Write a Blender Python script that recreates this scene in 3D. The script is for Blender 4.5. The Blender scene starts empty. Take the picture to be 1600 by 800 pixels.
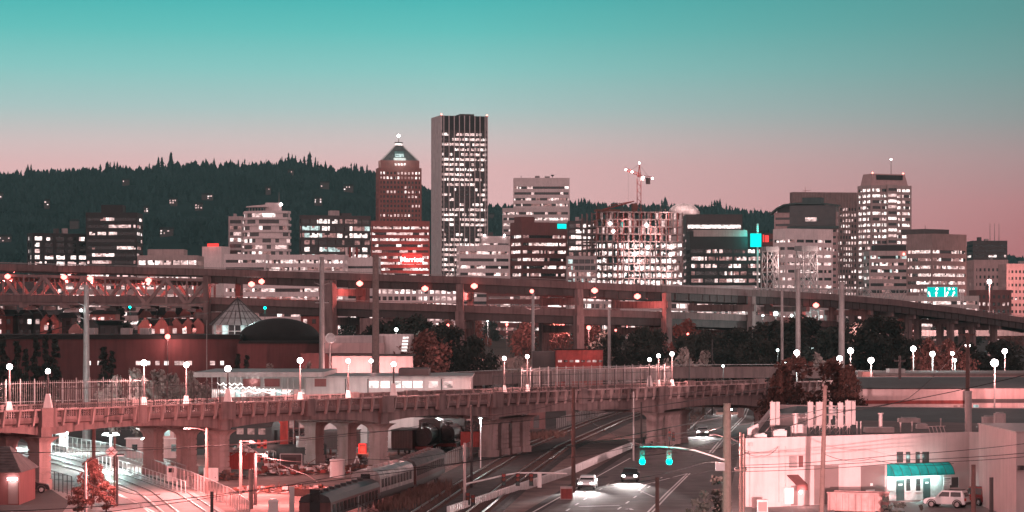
import bpy, bmesh, math, random
from mathutils import Vector, Matrix, noise
R = math.radians
F = 4300.0          # focal length in pixels of the 1600-wide photograph
CAMZ = 18.0         # camera height
HY = 500.0          # horizon row
sc = bpy.context.scene
COL = sc.collection

# ------------------------------------------------------------------ camera, sky, exposure
cam = bpy.data.cameras.new('camera'); camo = bpy.data.objects.new('camera', cam); COL.objects.link(camo)
camo.location = (0, 0, CAMZ); camo.rotation_euler = (R(90), 0, 0)
cam.sensor_width = 36; cam.lens = F / 1600 * 36; cam.shift_y = (HY - 400) / 1600
cam.clip_start = 1; cam.clip_end = 20000
sc.camera = camo
sc.render.engine = 'CYCLES'
sc.cycles.use_denoising = True
sc.cycles.max_bounces = 5; sc.cycles.diffuse_bounces = 3; sc.cycles.glossy_bounces = 2; sc.cycles.transmission_bounces = 3
sc.cycles.volume_bounces = 0; sc.cycles.caustics_reflective = False; sc.cycles.caustics_refractive = False
sc.cycles.sample_clamp_indirect = 3
sc.view_settings.view_transform = 'Standard'; sc.view_settings.look = 'None'
sc.view_settings.exposure = .45; sc.view_settings.gamma = 1

def srgb(r, g, b):
    f = lambda c: (c / 255 / 12.92) if c <= 10 else ((c / 255 + .055) / 1.055) ** 2.4
    return (f(r), f(g), f(b), 1)

w = bpy.data.worlds.new('World'); sc.world = w; w.use_nodes = True
nt = w.node_tree; nt.nodes.clear()
N = nt.nodes.new; L = nt.links.new
tc = N('ShaderNodeTexCoord'); sep = N('ShaderNodeSeparateXYZ'); L(tc.outputs['Generated'], sep.inputs[0])
def wramp(stops):
    r = N('ShaderNodeValToRGB'); r.color_ramp.interpolation = 'EASE'
    e = r.color_ramp.elements
    while len(e) > 1: e.remove(e[0])
    e[0].position = stops[0][0]; e[0].color = stops[0][1]
    for p, c in stops[1:]: e.new(p).color = c
    r.color_ramp.interpolation = 'LINEAR'
    return r
mr = N('ShaderNodeMapRange'); mr.inputs['From Min'].default_value = 0; mr.inputs['From Max'].default_value = .2
L(sep.outputs['Z'], mr.inputs['Value'])
# elevation ramp of the western sky (z 0 .. 0.2), left and right of the picture
k = lambda y: (HY - y) / F / .2
lft = wramp([(0, srgb(236, 178, 178)), (k(262), srgb(228, 184, 184)), (k(225), srgb(212, 192, 191)), (k(170), srgb(170, 196, 194)), (k(110), srgb(134, 196, 192)), (k(50), srgb(96, 188, 184)), (k(0), srgb(72, 178, 176)), (.95, srgb(50, 140, 145))])
rgt = wramp([(0, srgb(176, 100, 104)), (k(390), srgb(176, 102, 106)), (k(320), srgb(180, 120, 123)), (k(250), srgb(168, 138, 139)), (k(190), srgb(140, 146, 145)), (k(110), srgb(112, 148, 146)), (k(40), srgb(92, 144, 142)), (k(0), srgb(84, 142, 140)), (.95, srgb(60, 118, 122))])
for r in (lft, rgt): L(mr.outputs[0], r.inputs[0])
mx = N('ShaderNodeMapRange'); mx.inputs['From Min'].default_value = -.02; mx.inputs['From Max'].default_value = .2
L(sep.outputs['X'], mx.inputs['Value'])
mixlr = N('ShaderNodeMix'); mixlr.data_type = 'RGBA'
L(mx.outputs[0], mixlr.inputs['Factor']); L(lft.outputs[0], mixlr.inputs[6]); L(rgt.outputs[0], mixlr.inputs[7])
# the eastern half of the sky, behind the camera: the pink band opposite the sunset
east = wramp([(0, (.80, .50, .505, 1)), (.4, (.84, .53, .535, 1)), (1, (.115, .082, .084, 1))])
me = N('ShaderNodeMapRange'); me.inputs['From Min'].default_value = 0; me.inputs['From Max'].default_value = .9
L(sep.outputs['Z'], me.inputs['Value']); L(me.outputs[0], east.inputs[0])
my = N('ShaderNodeMapRange'); my.inputs['From Min'].default_value = -.25; my.inputs['From Max'].default_value = .5
L(sep.outputs['Y'], my.inputs['Value'])
zen = N('ShaderNodeMapRange'); zen.inputs['From Min'].default_value = .16; zen.inputs['From Max'].default_value = .5
L(sep.outputs['Z'], zen.inputs['Value'])
mixz = N('ShaderNodeMix'); mixz.data_type = 'RGBA'; mixz.inputs[7].default_value = (.12, .09, .092, 1)   # the zenith, already dark
L(zen.outputs[0], mixz.inputs['Factor']); L(mixlr.outputs[2], mixz.inputs[6])
dim = N('ShaderNodeMix'); dim.data_type = 'RGBA'; dim.blend_type = 'MULTIPLY'; dim.inputs[0].default_value = 1; dim.inputs[7].default_value = (.86, .84, .84, 1); L(mixz.outputs[2], dim.inputs[6])
mixy = N('ShaderNodeMix'); mixy.data_type = 'RGBA'
L(my.outputs[0], mixy.inputs['Factor']); L(east.outputs[0], mixy.inputs[6]); L(dim.outputs[2], mixy.inputs[7])
bg = N('ShaderNodeBackground'); bg.inputs[1].default_value = 1.0; L(mixy.outputs[2], bg.inputs[0])
wo = N('ShaderNodeOutputWorld'); L(bg.outputs[0], wo.inputs[0])

SODIUM = (1, .42, .40)
PINKW = (1, .70, .67)
LED = (.74, 1, .97)

# ------------------------------------------------------------------ materials
M = {}
def mat(name, col, rough=.8, var=.25, scale=.6, metal=0, bump=0, bscale=None, stain=0, spec=.4):
    m = bpy.data.materials.new(name); m.use_nodes = True; t = m.node_tree; b = t.nodes['Principled BSDF']
    b.inputs['Roughness'].default_value = rough; b.inputs['Metallic'].default_value = metal
    b.inputs['Specular IOR Level'].default_value = spec
    c = t.nodes.new('ShaderNodeTexCoord')
    n = t.nodes.new('ShaderNodeTexNoise'); n.inputs['Scale'].default_value = scale; n.inputs['Detail'].default_value = 6; n.inputs['Roughness'].default_value = .65
    t.links.new(c.outputs['Object'], n.inputs['Vector'])
    r = t.nodes.new('ShaderNodeValToRGB'); e = r.color_ramp.elements
    e[0].position = .28; e[1].position = .74
    e[0].color = tuple(min(1, x * (1 - var)) for x in col[:3]) + (1,); e[1].color = tuple(min(1, x * (1 + var)) for x in col[:3]) + (1,)
    t.links.new(n.outputs[0], r.inputs[0])
    out = r.outputs[0]
    if stain:
        mp = t.nodes.new('ShaderNodeMapping'); mp.inputs['Scale'].default_value = (1.2, 1.2, .12); t.links.new(c.outputs['Object'], mp.inputs[0])
        n2 = t.nodes.new('ShaderNodeTexNoise'); n2.inputs['Scale'].default_value = 1.3; n2.inputs['Detail'].default_value = 5; t.links.new(mp.outputs[0], n2.inputs['Vector'])
        r2 = t.nodes.new('ShaderNodeMapRange'); r2.inputs[1].default_value = .45; r2.inputs[2].default_value = .75; r2.inputs[3].default_value = 1; r2.inputs[4].default_value = 1 - stain
        t.links.new(n2.outputs[0], r2.inputs[0])
        mm = t.nodes.new('ShaderNodeMix'); mm.data_type = 'RGBA'; mm.blend_type = 'MULTIPLY'; mm.inputs[0].default_value = 1
        t.links.new(out, mm.inputs[6]); t.links.new(r2.outputs[0], mm.inputs[7]); out = mm.outputs[2]
    t.links.new(out, b.inputs['Base Color'])
    if bump:
        n3 = t.nodes.new('ShaderNodeTexNoise'); n3.inputs['Scale'].default_value = bscale or scale * 8; n3.inputs['Detail'].default_value = 4
        t.links.new(c.outputs['Object'], n3.inputs['Vector'])
        bp = t.nodes.new('ShaderNodeBump'); bp.inputs['Strength'].default_value = bump; bp.inputs['Distance'].default_value = .1
        t.links.new(n3.outputs[0], bp.inputs['Height']); t.links.new(bp.outputs[0], b.inputs['Normal'])
    M[name] = m
    return m
def emat(name, col, strength, cell=0, lo=.25):
    """something that gives off light: a lamp, a lit window (with cell: brighter and darker rooms), a lit sign"""
    m = bpy.data.materials.new(name); m.use_nodes = True; t = m.node_tree; t.nodes.clear()
    o = t.nodes.new('ShaderNodeOutputMaterial'); e = t.nodes.new('ShaderNodeEmission')
    e.inputs[0].default_value = tuple(col[:3]) + (1,); e.inputs[1].default_value = strength
    if cell:
        c = t.nodes.new('ShaderNodeTexCoord'); mp = t.nodes.new('ShaderNodeMapping'); mp.inputs['Scale'].default_value = (cell, cell, cell * 1.6)
        t.links.new(c.outputs['Object'], mp.inputs[0])
        n = t.nodes.new('ShaderNodeTexNoise'); n.inputs['Scale'].default_value = 1; n.inputs['Detail'].default_value = 3; n.inputs['Roughness'].default_value = .7
        t.links.new(mp.outputs[0], n.inputs['Vector'])
        r = t.nodes.new('ShaderNodeMapRange'); r.inputs[1].default_value = .36; r.inputs[2].default_value = .62; r.inputs[3].default_value = strength * lo; r.inputs[4].default_value = strength
        t.links.new(n.outputs[0], r.inputs[0]); t.links.new(r.outputs[0], e.inputs[1])
    t.links.new(e.outputs[0], o.inputs[0])
    m.cycles.emission_sampling = 'NONE'
    M[name] = m
    return m
mat('ground', (.055, .045, .044), .95, .45, .05, bump=.4, bscale=1.5)
mat('dirt', (.20, .13, .12), .95, .5, .25, bump=.8, bscale=2)
mat('asphalt', (.125, .105, .102), .8, .5, .35, bump=.3, bscale=6)
mat('asphalt_dark', (.045, .038, .037), .7, .5, .5)
mat('asphalt_light', (.22, .185, .18), .75, .25, .2, bump=.2, bscale=6)
mat('pavement', (.28, .24, .23), .85, .2, .4, bump=.2, bscale=5)
mat('paint_white', (.75, .72, .70), .6, .15, 2)
mat('lawn', (.075, .060, .050), .95, .4, .05)
mat('hill', (.026, .052, .052), 1, .35, .01, spec=0)
mat('conifer', (.025, .052, .052), 1, .5, .02, spec=0)
mat('leaf', (.075, .070, .055), .8, .5, .35, spec=.2)
mat('leaf_dark', (.035, .035, .030), .85, .5, .4, spec=.2)
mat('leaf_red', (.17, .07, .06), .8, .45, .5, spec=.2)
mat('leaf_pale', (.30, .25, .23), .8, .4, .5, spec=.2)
mat('bark', (.09, .065, .055), .9, .3, 3, bump=.5)
mat('concrete', (.225, .155, .150), .85, .25, .35, bump=.25, bscale=5, stain=.6)
mat('concrete_lit', (.36, .26, .25), .85, .2, .5, stain=.4)  # lighter copy of concrete, lamp light put into viaduct edges and columns
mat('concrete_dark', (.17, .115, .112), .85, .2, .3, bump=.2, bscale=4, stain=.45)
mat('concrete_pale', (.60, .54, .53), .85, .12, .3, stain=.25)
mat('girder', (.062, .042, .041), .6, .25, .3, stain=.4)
mat('truss_steel', (.25, .16, .155), .55, .2, .5, stain=.3)
mat('steel_grey', (.30, .28, .275), .5, .2, 1.2, metal=.2, stain=.3)
mat('steel_dark', (.045, .035, .035), .5, .3, 2)
mat('wood_pole', (.12, .07, .062), .9, .3, 2.5, bump=.5)
mat('wood_grey', (.20, .15, .14), .9, .3, 2.5, bump=.5)
mat('cable', (.012, .010, .010), .6, .2, 3)
mat('glass_dark', (.020, .018, .019), .18, .4, .3, spec=.6)
mat('glass_mid', (.055, .05, .05), .2, .4, .25, spec=.6)
mat('wall_white', (.72, .63, .62), .8, .12, .25, stain=.2)
mat('wall_grey', (.46, .39, .385), .8, .15, .25, stain=.25)
mat('wall_tan', (.44, .35, .335), .8, .15, .25, stain=.25)
mat('wall_brown', (.30, .215, .205), .8, .18, .25, stain=.25)
mat('wall_redbrown', (.17, .062, .060), .8, .18, .25, stain=.25)
mat('wall_brick', (.27, .105, .095), .85, .2, .3, stain=.25)
mat('wall_brick_pale', (.34, .17, .155), .85, .2, .3, stain=.2)
mat('wall_dark', (.028, .024, .025), .6, .25, .25)
mat('wall_charcoal', (.085, .070, .070), .7, .2, .25, stain=.2)
mat('wall_rose', (.52, .36, .35), .8, .15, .25, stain=.25)
mat('slate', (.085, .08, .08), .7, .4, .6, stain=.5)
mat('slate_green', (.055, .085, .082), .55, .25, .4, stain=.3)
mat('roof_dark', (.013, .012, .012), 1, .3, .5)
mat('roof_felt', (.16, .125, .12), .9, .35, .12, stain=.2)
mat('roof_green', (.10, .12, .118), .8, .3, .1, stain=.2)
mat('stucco', (.56, .42, .41), .9, .12, .35, bump=.15, bscale=9, stain=.17)
mat('stone', (.55, .53, .52), .9, .3, 1.5, bump=.8, bscale=3)
mat('door_grey', (.20, .135, .13), .7, .12, .4)
mat('metal_pink', (.45, .35, .34), .5, .15, 1.5, stain=.3)
mat('dumpster_paint', (.36, .19, .18), .6, .3, 1.2, stain=.5)
mat('leaf_russet', (.075, .034, .028), .85, .5, .4, spec=.2)
mat('hall_red', (.085, .030, .030), .85, .2, .2, stain=.3)
mat('glazed_roof', (.24, .22, .22), .45, .3, .5, stain=.3)
mat('red_paint', (.40, .035, .028), .5, .3, 1.2, stain=.45)
mat('red_steel', (.26, .05, .045), .6, .3, 1.2, stain=.4)
mat('rust', (.16, .06, .045), .85, .45, 1.2, bump=.4)
mat('white_paint', (.72, .69, .68), .45, .12, 1, stain=.25)
mat('teal_awning', (.004, .33, .31), .75, .3, 1, stain=.3)
mat('car_white', (.72, .74, .74), .25, .04, 1)
mat('car_teal', (.05, .16, .155), .25, .06, 1)
mat('car_red', (.22, .018, .02), .25, .06, 1)
mat('car_dark', (.02, .018, .02), .25, .1, 1)
mat('tyre', (.015, .014, .014), .85, .2, 4)
mat('chrome', (.55, .53, .53), .25, .1, 3, metal=.8)
mat('coach_silver', (.36, .32, .31), .4, .5, .8, metal=.3, stain=.6)
mat('coach_dark', (.035, .028, .028), .45, .3, .8)
mat('coach_maroon', (.11, .045, .042), .55, .3, .8, stain=.3)
mat('ballast', (.075, .062, .060), .95, .5, .6, bump=1, bscale=4)
mat('rail', (.38, .34, .33), .35, .2, 2, metal=.6)
mat('weeds', (.17, .10, .085), .95, .5, .8)
mat('plastic_white', (.66, .62, .61), .5, .1, 1)
mat('sign_green', (.0, .25, .22), .5, .05, 1)
emat('lit_white', (1, .82, .78), 2.0, .5, .22)
emat('lit_mid', (1, .72, .68), 1.3, .6, .15)
emat('lit_warm', (1, .66, .63), 1.1, .42, .22)
emat('lit_dim', (1, .50, .47), .42, .5, .2)
emat('lit_cool', (.80, 1, .97), .9, .4, .2)
emat('lit_blaze', (1, .88, .86), 2.6, .3, .2)
emat('globe', (1, .86, .84), 22)
emat('globe_red', (1, .17, .145), 4.5)
emat('globe_led', (.82, 1, .98), 12)
emat('globe_green', (.0, 1, .82), 9)
emat('beacon', (1, .18, .14), 6)
emat('neon_red', (1, .05, .045), 1.3)
emat('neon_white', (1, .93, .90), 3)
emat('sign_teal', (.0, .80, .72), 1.2)
emat('sign_glow', (.0, .52, .46), 1.0)
emat('headlight', (1, .95, .93), 30)
emat('taillight', (1, .10, .08), 5)

# ------------------------------------------------------------------ mesh builder
class MB:
    def __init__(s): s.v = []; s.f = []; s.m = []; s.mi = {}; s.ml = []
    def k(s, m):
        if m not in s.mi: s.mi[m] = len(s.ml); s.ml.append(m)
        return s.mi[m]
    def poly(s, pts, m):
        b = len(s.v); s.v += [tuple(p) for p in pts]; s.f.append(tuple(range(b, b + len(pts)))); s.m.append(s.k(m)); return s
    def hull(s, lo, hi, m, caps=True):
        """prism between two loops of the same length"""
        n = len(lo); b = len(s.v); s.v += [tuple(p) for p in lo] + [tuple(p) for p in hi]; i = s.k(m)
        for j in range(n):
            s.f.append((b + j, b + (j + 1) % n, b + n + (j + 1) % n, b + n + j)); s.m.append(i)
        if caps:
            s.f.append(tuple(range(b + n - 1, b - 1, -1))); s.m.append(i)
            s.f.append(tuple(range(b + n, b + 2 * n))); s.m.append(i)
        return s
    def box(s, x0, x1, y0, y1, z0, z1, m):
        return s.hull([(x0, y0, z0), (x1, y0, z0), (x1, y1, z0), (x0, y1, z0)], [(x0, y0, z1), (x1, y0, z1), (x1, y1, z1), (x0, y1, z1)], m)
    def cbox(s, c, sx, sy, sz, rot, m):
        ca, sa = math.cos(rot), math.sin(rot)
        q = [(c[0] + a * sx / 2 * ca - b * sy / 2 * sa, c[1] + a * sx / 2 * sa + b * sy / 2 * ca) for a, b in ((-1, -1), (1, -1), (1, 1), (-1, 1))]
        return s.hull([(x, y, c[2]) for x, y in q], [(x, y, c[2] + sz) for x, y in q], m)
    def tube(s, p0, p1, r0, r1, m, n=8, caps=True):
        p0, p1 = Vector(p0), Vector(p1); d = (p1 - p0)
        if d.length < 1e-6: return s
        d.normalize(); u = d.orthogonal().normalized(); v = d.cross(u)
        lo = [p0 + (u * math.cos(2 * math.pi * i / n) + v * math.sin(2 * math.pi * i / n)) * r0 for i in range(n)]
        hi = [p1 + (u * math.cos(2 * math.pi * i / n) + v * math.sin(2 * math.pi * i / n)) * r1 for i in range(n)]
        return s.hull(lo, hi, m, caps)
    def path(s, pts, r, m, n=6):
        for a, b in zip(pts, pts[1:]): s.tube(a, b, r, r, m, n)
        return s
    def lathe(s, prof, m, n=16, c=(0, 0)):
        """profile of (radius, z)"""
        b = len(s.v); i = s.k(m)
        for r, z in prof:
            s.v += [(c[0] + r * math.cos(2 * math.pi * j / n), c[1] + r * math.sin(2 * math.pi * j / n), z) for j in range(n)]
        for q in range(len(prof) - 1):
            for j in range(n):
                s.f.append((b + q * n + j, b + q * n + (j + 1) % n, b + (q + 1) * n + (j + 1) % n, b + (q + 1) * n + j)); s.m.append(i)
        s.f.append(tuple(b + j for j in range(n - 1, -1, -1))); s.m.append(i)
        e = b + (len(prof) - 1) * n
        s.f.append(tuple(e + j for j in range(n))); s.m.append(i)
        return s
    def sweep(s, frames, sec, m):
        """closed section of (offset, dz) swept along frames of (point, lateral unit vector)"""
        b = len(s.v); i = s.k(m); n = len(sec)
        for fr in frames:
            p, l = fr[0], fr[1]; tilt = fr[2] if len(fr) > 2 else 0
            for o, z in sec: s.v.append((p[0] + l[0] * o, p[1] + l[1] * o, p[2] + z + o * tilt))
        for q in range(len(frames) - 1):
            for j in range(n):
                s.f.append((b + q * n + j, b + (q + 1) * n + j, b + (q + 1) * n + (j + 1) % n, b + q * n + (j + 1) % n)); s.m.append(i)
        s.f.append(tuple(b + j for j in range(n))); s.m.append(i)
        e = b + (len(frames) - 1) * n
        s.f.append(tuple(e + j for j in range(n - 1, -1, -1))); s.m.append(i)
        return s
    def mesh(s, name, smooth=False):
        me = bpy.data.meshes.new(name); me.from_pydata(s.v, [], s.f)
        for m in s.ml: me.materials.append(M[m])
        me.polygons.foreach_set('material_index', s.m)
        if smooth: me.polygons.foreach_set('use_smooth', [True] * len(s.f))
        me.update()
        return me
    def build(s, name, parent=None, smooth=False, loc=None, fix=True):
        me = s.mesh(name, smooth)
        if fix and len(s.f) < 60000:
            bm = bmesh.new(); bm.from_mesh(me); bmesh.ops.recalc_face_normals(bm, faces=bm.faces); bm.to_mesh(me); bm.free()
        o = bpy.data.objects.new(name, me); COL.objects.link(o)
        if parent is not None: o.parent = parent
        if loc is not None: o.location = loc
        return o

def tag(o, label, cat, group=None, kind=None):
    o['label'] = label; o['category'] = cat
    if group: o['group'] = group
    if kind: o['kind'] = kind
    return o
def thing(name, label, cat, loc=(0, 0, 0), rz=0, group=None):
    o = bpy.data.objects.new(name, None); COL.objects.link(o); o.empty_display_size = .2
    o.location = loc; o.rotation_euler = (0, 0, rz)
    return tag(o, label, cat, group)
def struct(o): o['kind'] = 'structure'; return o
def dup(root, loc, rz=None, label=None, group=None, scale=None):
    r = root.copy(); COL.objects.link(r); r.location = loc
    if rz is not None: r.rotation_euler = (0, 0, rz)
    if scale is not None: r.scale = scale
    if label: r['label'] = label
    if group: r['group'] = group
    for ch in list(root.children):
        c = ch.copy(); COL.objects.link(c); c.parent = r
        for g in list(ch.children):
            d = g.copy(); COL.objects.link(d); d.parent = c
    return r
def P(px, py, D): return Vector(((px - 800) / F * D, D, CAMZ + (HY - py) / F * D))
def G(px, py, z=0):
    D = (CAMZ - z) * F / (py - HY); return Vector(((px - 800) / F * D, D, z))
def X(px, D): return (px - 800) / F * D
def Zy(py, D): return CAMZ + (HY - py) / F * D
def ss(a, b, x):
    t = max(0, min(1, (x - a) / (b - a))); return t * t * (3 - 2 * t)
def gz(x, y):
    """height of the ground: flat on the near bank, rising through the city"""
    return 9 * ss(1010, 1160, y) + 12 * ss(1250, 2600, y)
ORD = 'first second third fourth fifth sixth seventh eighth ninth tenth eleventh twelfth thirteenth fourteenth fifteenth sixteenth seventeenth eighteenth nineteenth twentieth'.split()

def clone(o, parent, loc):
    c = o.copy(); COL.objects.link(c); c.parent = parent; c.location = loc; return c
def light(kind, loc, power, col, parent=None, size=.25, spot=None, aim=None, blend=.6):
    d = bpy.data.lights.new('lamp_light', kind); d.energy = power; d.color = col
    d.shadow_soft_size = size
    if kind == 'SPOT': d.spot_size = R(spot); d.spot_blend = blend
    o = bpy.data.objects.new('lamp_light', d); COL.objects.link(o); o.location = loc
    if parent is not None: o.parent = parent
    if aim is not None: o.rotation_euler = (Vector(aim) - Vector(loc)).to_track_quat('-Z', 'Y').to_euler()
    return o
# ------------------------------------------------------------------ ground, hills, forest
rnd = random.Random(7)
def ground():
    mb = MB(); xs = [-3000, -1500, -800, -400, -200, -100, 0, 100, 200, 400, 800, 1500, 3000]
    ys = [-400, 0, 200, 300, 400, 500, 600, 700, 800, 900, 1010] + [1010 + 15 * i for i in range(1, 11)] + [1200, 1250, 1350, 1500, 1700, 1900, 2100, 2300, 2600, 3200, 7000]
    for a, b in zip(xs, xs[1:]):
        for c, d in zip(ys, ys[1:]):
            mb.poly([(a, c, gz(a, c)), (b, c, gz(b, c)), (b, d, gz(b, d)), (a, d, gz(a, d))], 'ground')
    return struct(mb.build('ground'))
ground()
RIDGE = [(-400, 262), (0, 278), (100, 273), (180, 270), (235, 270), (262, 262), (330, 262), (400, 264), (455, 256), (500, 266), (560, 274), (620, 282), (660, 298), (765, 330), (800, 328), (890, 325), (940, 325), (1000, 328), (1050, 331), (1110, 331), (1190, 338), (1240, 345), (1300, 352), (1440, 388), (1520, 400), (1600, 420), (1900, 440)]
RY = 4500
def ridge(px):
    for (a, ya), (b, yb) in zip(RIDGE, RIDGE[1:]):
        if a <= px <= b: return CAMZ + (HY - (ya + (yb - ya) * (px - a) / (b - a))) / F * RY
    return 60
def hz(x, y):
    h = ridge(max(-400, min(1900, 800 + x * F / RY))) - 20
    t = max(0, min(1, (y - 2750) / (RY - 2750)))
    a = 20 + h * (t ** .85) * (1 - .0 * t) if y <= RY else 20 + h * (1 - .35 * ss(RY, 6200, y))
    n = noise.noise(Vector((x / 300, y / 300, 1.3))) * 16 + noise.noise(Vector((x / 90, y / 90, 5.3))) * 6
    return a + n * math.sin(math.pi * min(1, t)) * 1.3
mb = MB()
st = 55
xs = [-1500 + i * st for i in range(56)]; ys = [2650 + i * st for i in range(60)]
grid = {(i, j): (x, y, hz(x, y)) for i, x in enumerate(xs) for j, y in enumerate(ys)}
for i in range(len(xs) - 1):
    for j in range(len(ys) - 1):
        mb.poly([grid[i, j], grid[i + 1, j], grid[i + 1, j + 1], grid[i, j + 1]], 'hill')
hl = struct(mb.build('hills', smooth=True, fix=False))
# hillside houses
HOUSES = ((325, 311, 20, 'wide lit house high on the hill with two glowing storeys'), (272, 318, 14, 'pair of small lit houses stepped down the hillside'), (198, 287, 12, 'lone lit house just below the ridge at its saddle'), (508, 292, 16, 'long low lit house among the trees below the highest ridge'), (262, 366, 24, 'lit hillside house right above the low pale office building'), (118, 352, 16, 'faint lit house behind the brown apartment block'), (455, 272, 10, 'small cottage lights close under the highest ridge'), (498, 317, 14, 'lit house above the dark boxy office building'), (312, 325, 14, 'dim lit house below the wide two storey house'), (2, 308, 10, 'reddish lit house at the edge of the hill'), (10, 376, 22, 'lit houses low on the hill at its outer end'), (768, 341, 10, 'lit house on the hill beside the tallest tower'), (420, 300, 9, 'small lone house light in the middle of the hill above the rounded tower'), (545, 297, 18, 'row of faint lit houses on the hill beside the crowned tower'), (160, 345, 8, 'faint lone house light above the black slab tower'), (75, 320, 9, 'faint house light in the dark middle of the hill'), (230, 330, 8, 'small house light between the stepped houses and the black tower'))
house_at = []
for px_, py_, wpx, lab in HOUSES:
    D = 3000
    while D < 4450 and Zy(py_, D) > hz(X(px_, D), D) + 3: D += 10
    house_at.append((X(px_, D), D - 12))
mb = MB()
def conifer(mb, x, y, z, h, r, layers, m='conifer', n=6):
    for q in range(layers):
        z0 = z + h * (.10 + .86 * q / layers); z1 = z + h * min(1, .10 + .86 * (q + 1.7) / layers)
        rr = r * (1 - q / layers * .8) * rnd.uniform(.75, 1.2); ph = rnd.random() * 6
        b = len(mb.v); i = mb.k(m)
        mb.v.append((x + rnd.uniform(-.4, .4), y, z1))
        for j in range(n):
            a = ph + 2 * math.pi * j / n; q2 = rr * rnd.uniform(.7, 1.25)
            mb.v.append((x + q2 * math.cos(a), y + q2 * math.sin(a), z0 - rnd.uniform(0, .05) * h))
        for j in range(n): mb.f.append((b, b + 1 + j, b + 1 + (j + 1) % n)); mb.m.append(i)
for q in range(17000):
    y = 2800 + (RY + 60 - 2800) * rnd.random(); x = rnd.uniform(-.22, .22) * y
    if noise.noise(Vector((x / 140, y / 140, 9))) > .38 or any(abs(x - a * y / b) < 16 and b - 130 < y < b + 4 for a, b in house_at): continue
    h = rnd.uniform(7, 15); conifer(mb, x, y, hz(x, y) - 1, h, h * rnd.uniform(.34, .55), rnd.choice((2, 2, 3)))
for q in range(620):                       # the ridge line: taller trees with gaps
    x = rnd.uniform(-.215, .215) * RY; y = RY + rnd.uniform(-90, 40); px = 800 + x * F / RY
    tall = noise.noise(Vector((x / 45, 3, 4)))
    if tall < -.25 and rnd.random() < .6: continue
    h = rnd.uniform(7, 15) + max(0, tall) * 26 + (8 if 230 < px < 580 and rnd.random() < .3 else 0)
    conifer(mb, x, y, hz(x, y) - 2, h, h * rnd.uniform(.15, .26), 6)
tag(mb.build('forest', fix=False), 'dark evergreen forest covering the hills behind the city', 'forest', kind='stuff')

# ------------------------------------------------------------------ buildings
def lit_runs(n, p, mats, rng):
    """which panes of a storey are lit: runs of neighbouring rooms"""
    out = []
    while len(out) < n:
        k = rng.choice((1, 2, 3, 4, 6, 8)); on = rng.random() < p
        m = rng.choice(mats)
        for _ in range(k):
            out.append((m if rng.random() < .8 else rng.choice(mats)) if on and rng.random() < .9 else None)
    return out[:n]
LITS = ['lit_white', 'lit_mid', 'lit_mid', 'lit_warm', 'lit_dim']
def band(root, W, d, z0, z1, inset, bay, p, mats, glass, rng, name='window_band'):
    mb = MB(); i = inset
    for (ax, ay), (bx, by) in (((i, i), (W - i, i)), ((W - i, i), (W - i, d - i)), ((W - i, d - i), (i, d - i)), ((i, d - i), (i, i))):
        ln = math.hypot(bx - ax, by - ay); n = max(1, round(ln / bay))
        on = lit_runs(n, p, mats, rng)
        for q in range(n):
            t0, t1 = q / n, (q + 1) / n
            a = (ax + (bx - ax) * t0, ay + (by - ay) * t0); b = (ax + (bx - ax) * t1, ay + (by - ay) * t1)
            zt = z1
            if on[q] and rng.random() < .22:      # a blind drawn part of the way down
                zm = z1 - (z1 - z0) * rng.uniform(.15, .6)
                mb.poly([(a[0], a[1], zm), (b[0], b[1], zm), (b[0], b[1], z1), (a[0], a[1], z1)], rng.choice(('lit_dim', glass)))
                zt = zm
            mb.poly([(a[0], a[1], z0), (b[0], b[1], z0), (b[0], b[1], zt), (a[0], a[1], zt)], on[q] or glass)
    return mb.build(name, root, fix=False)
def plan(x0, x1, D, side, px, th, depth):
    th = R(th)
    if side == 'L':
        W = (x1 - x0) / F * D / math.cos(th); d = px / F * D / math.sin(th)
        return X(x0, D), D, th, W, d
    if side == 'R':
        W = (x1 - x0) / F * D / math.cos(th); d = px / F * D / math.sin(th)
        return X(x1, D) - W * math.cos(th), D + W * math.sin(th), -th, W, d
    return X(x0, D), D, 0, (x1 - x0) / F * D, depth
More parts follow.
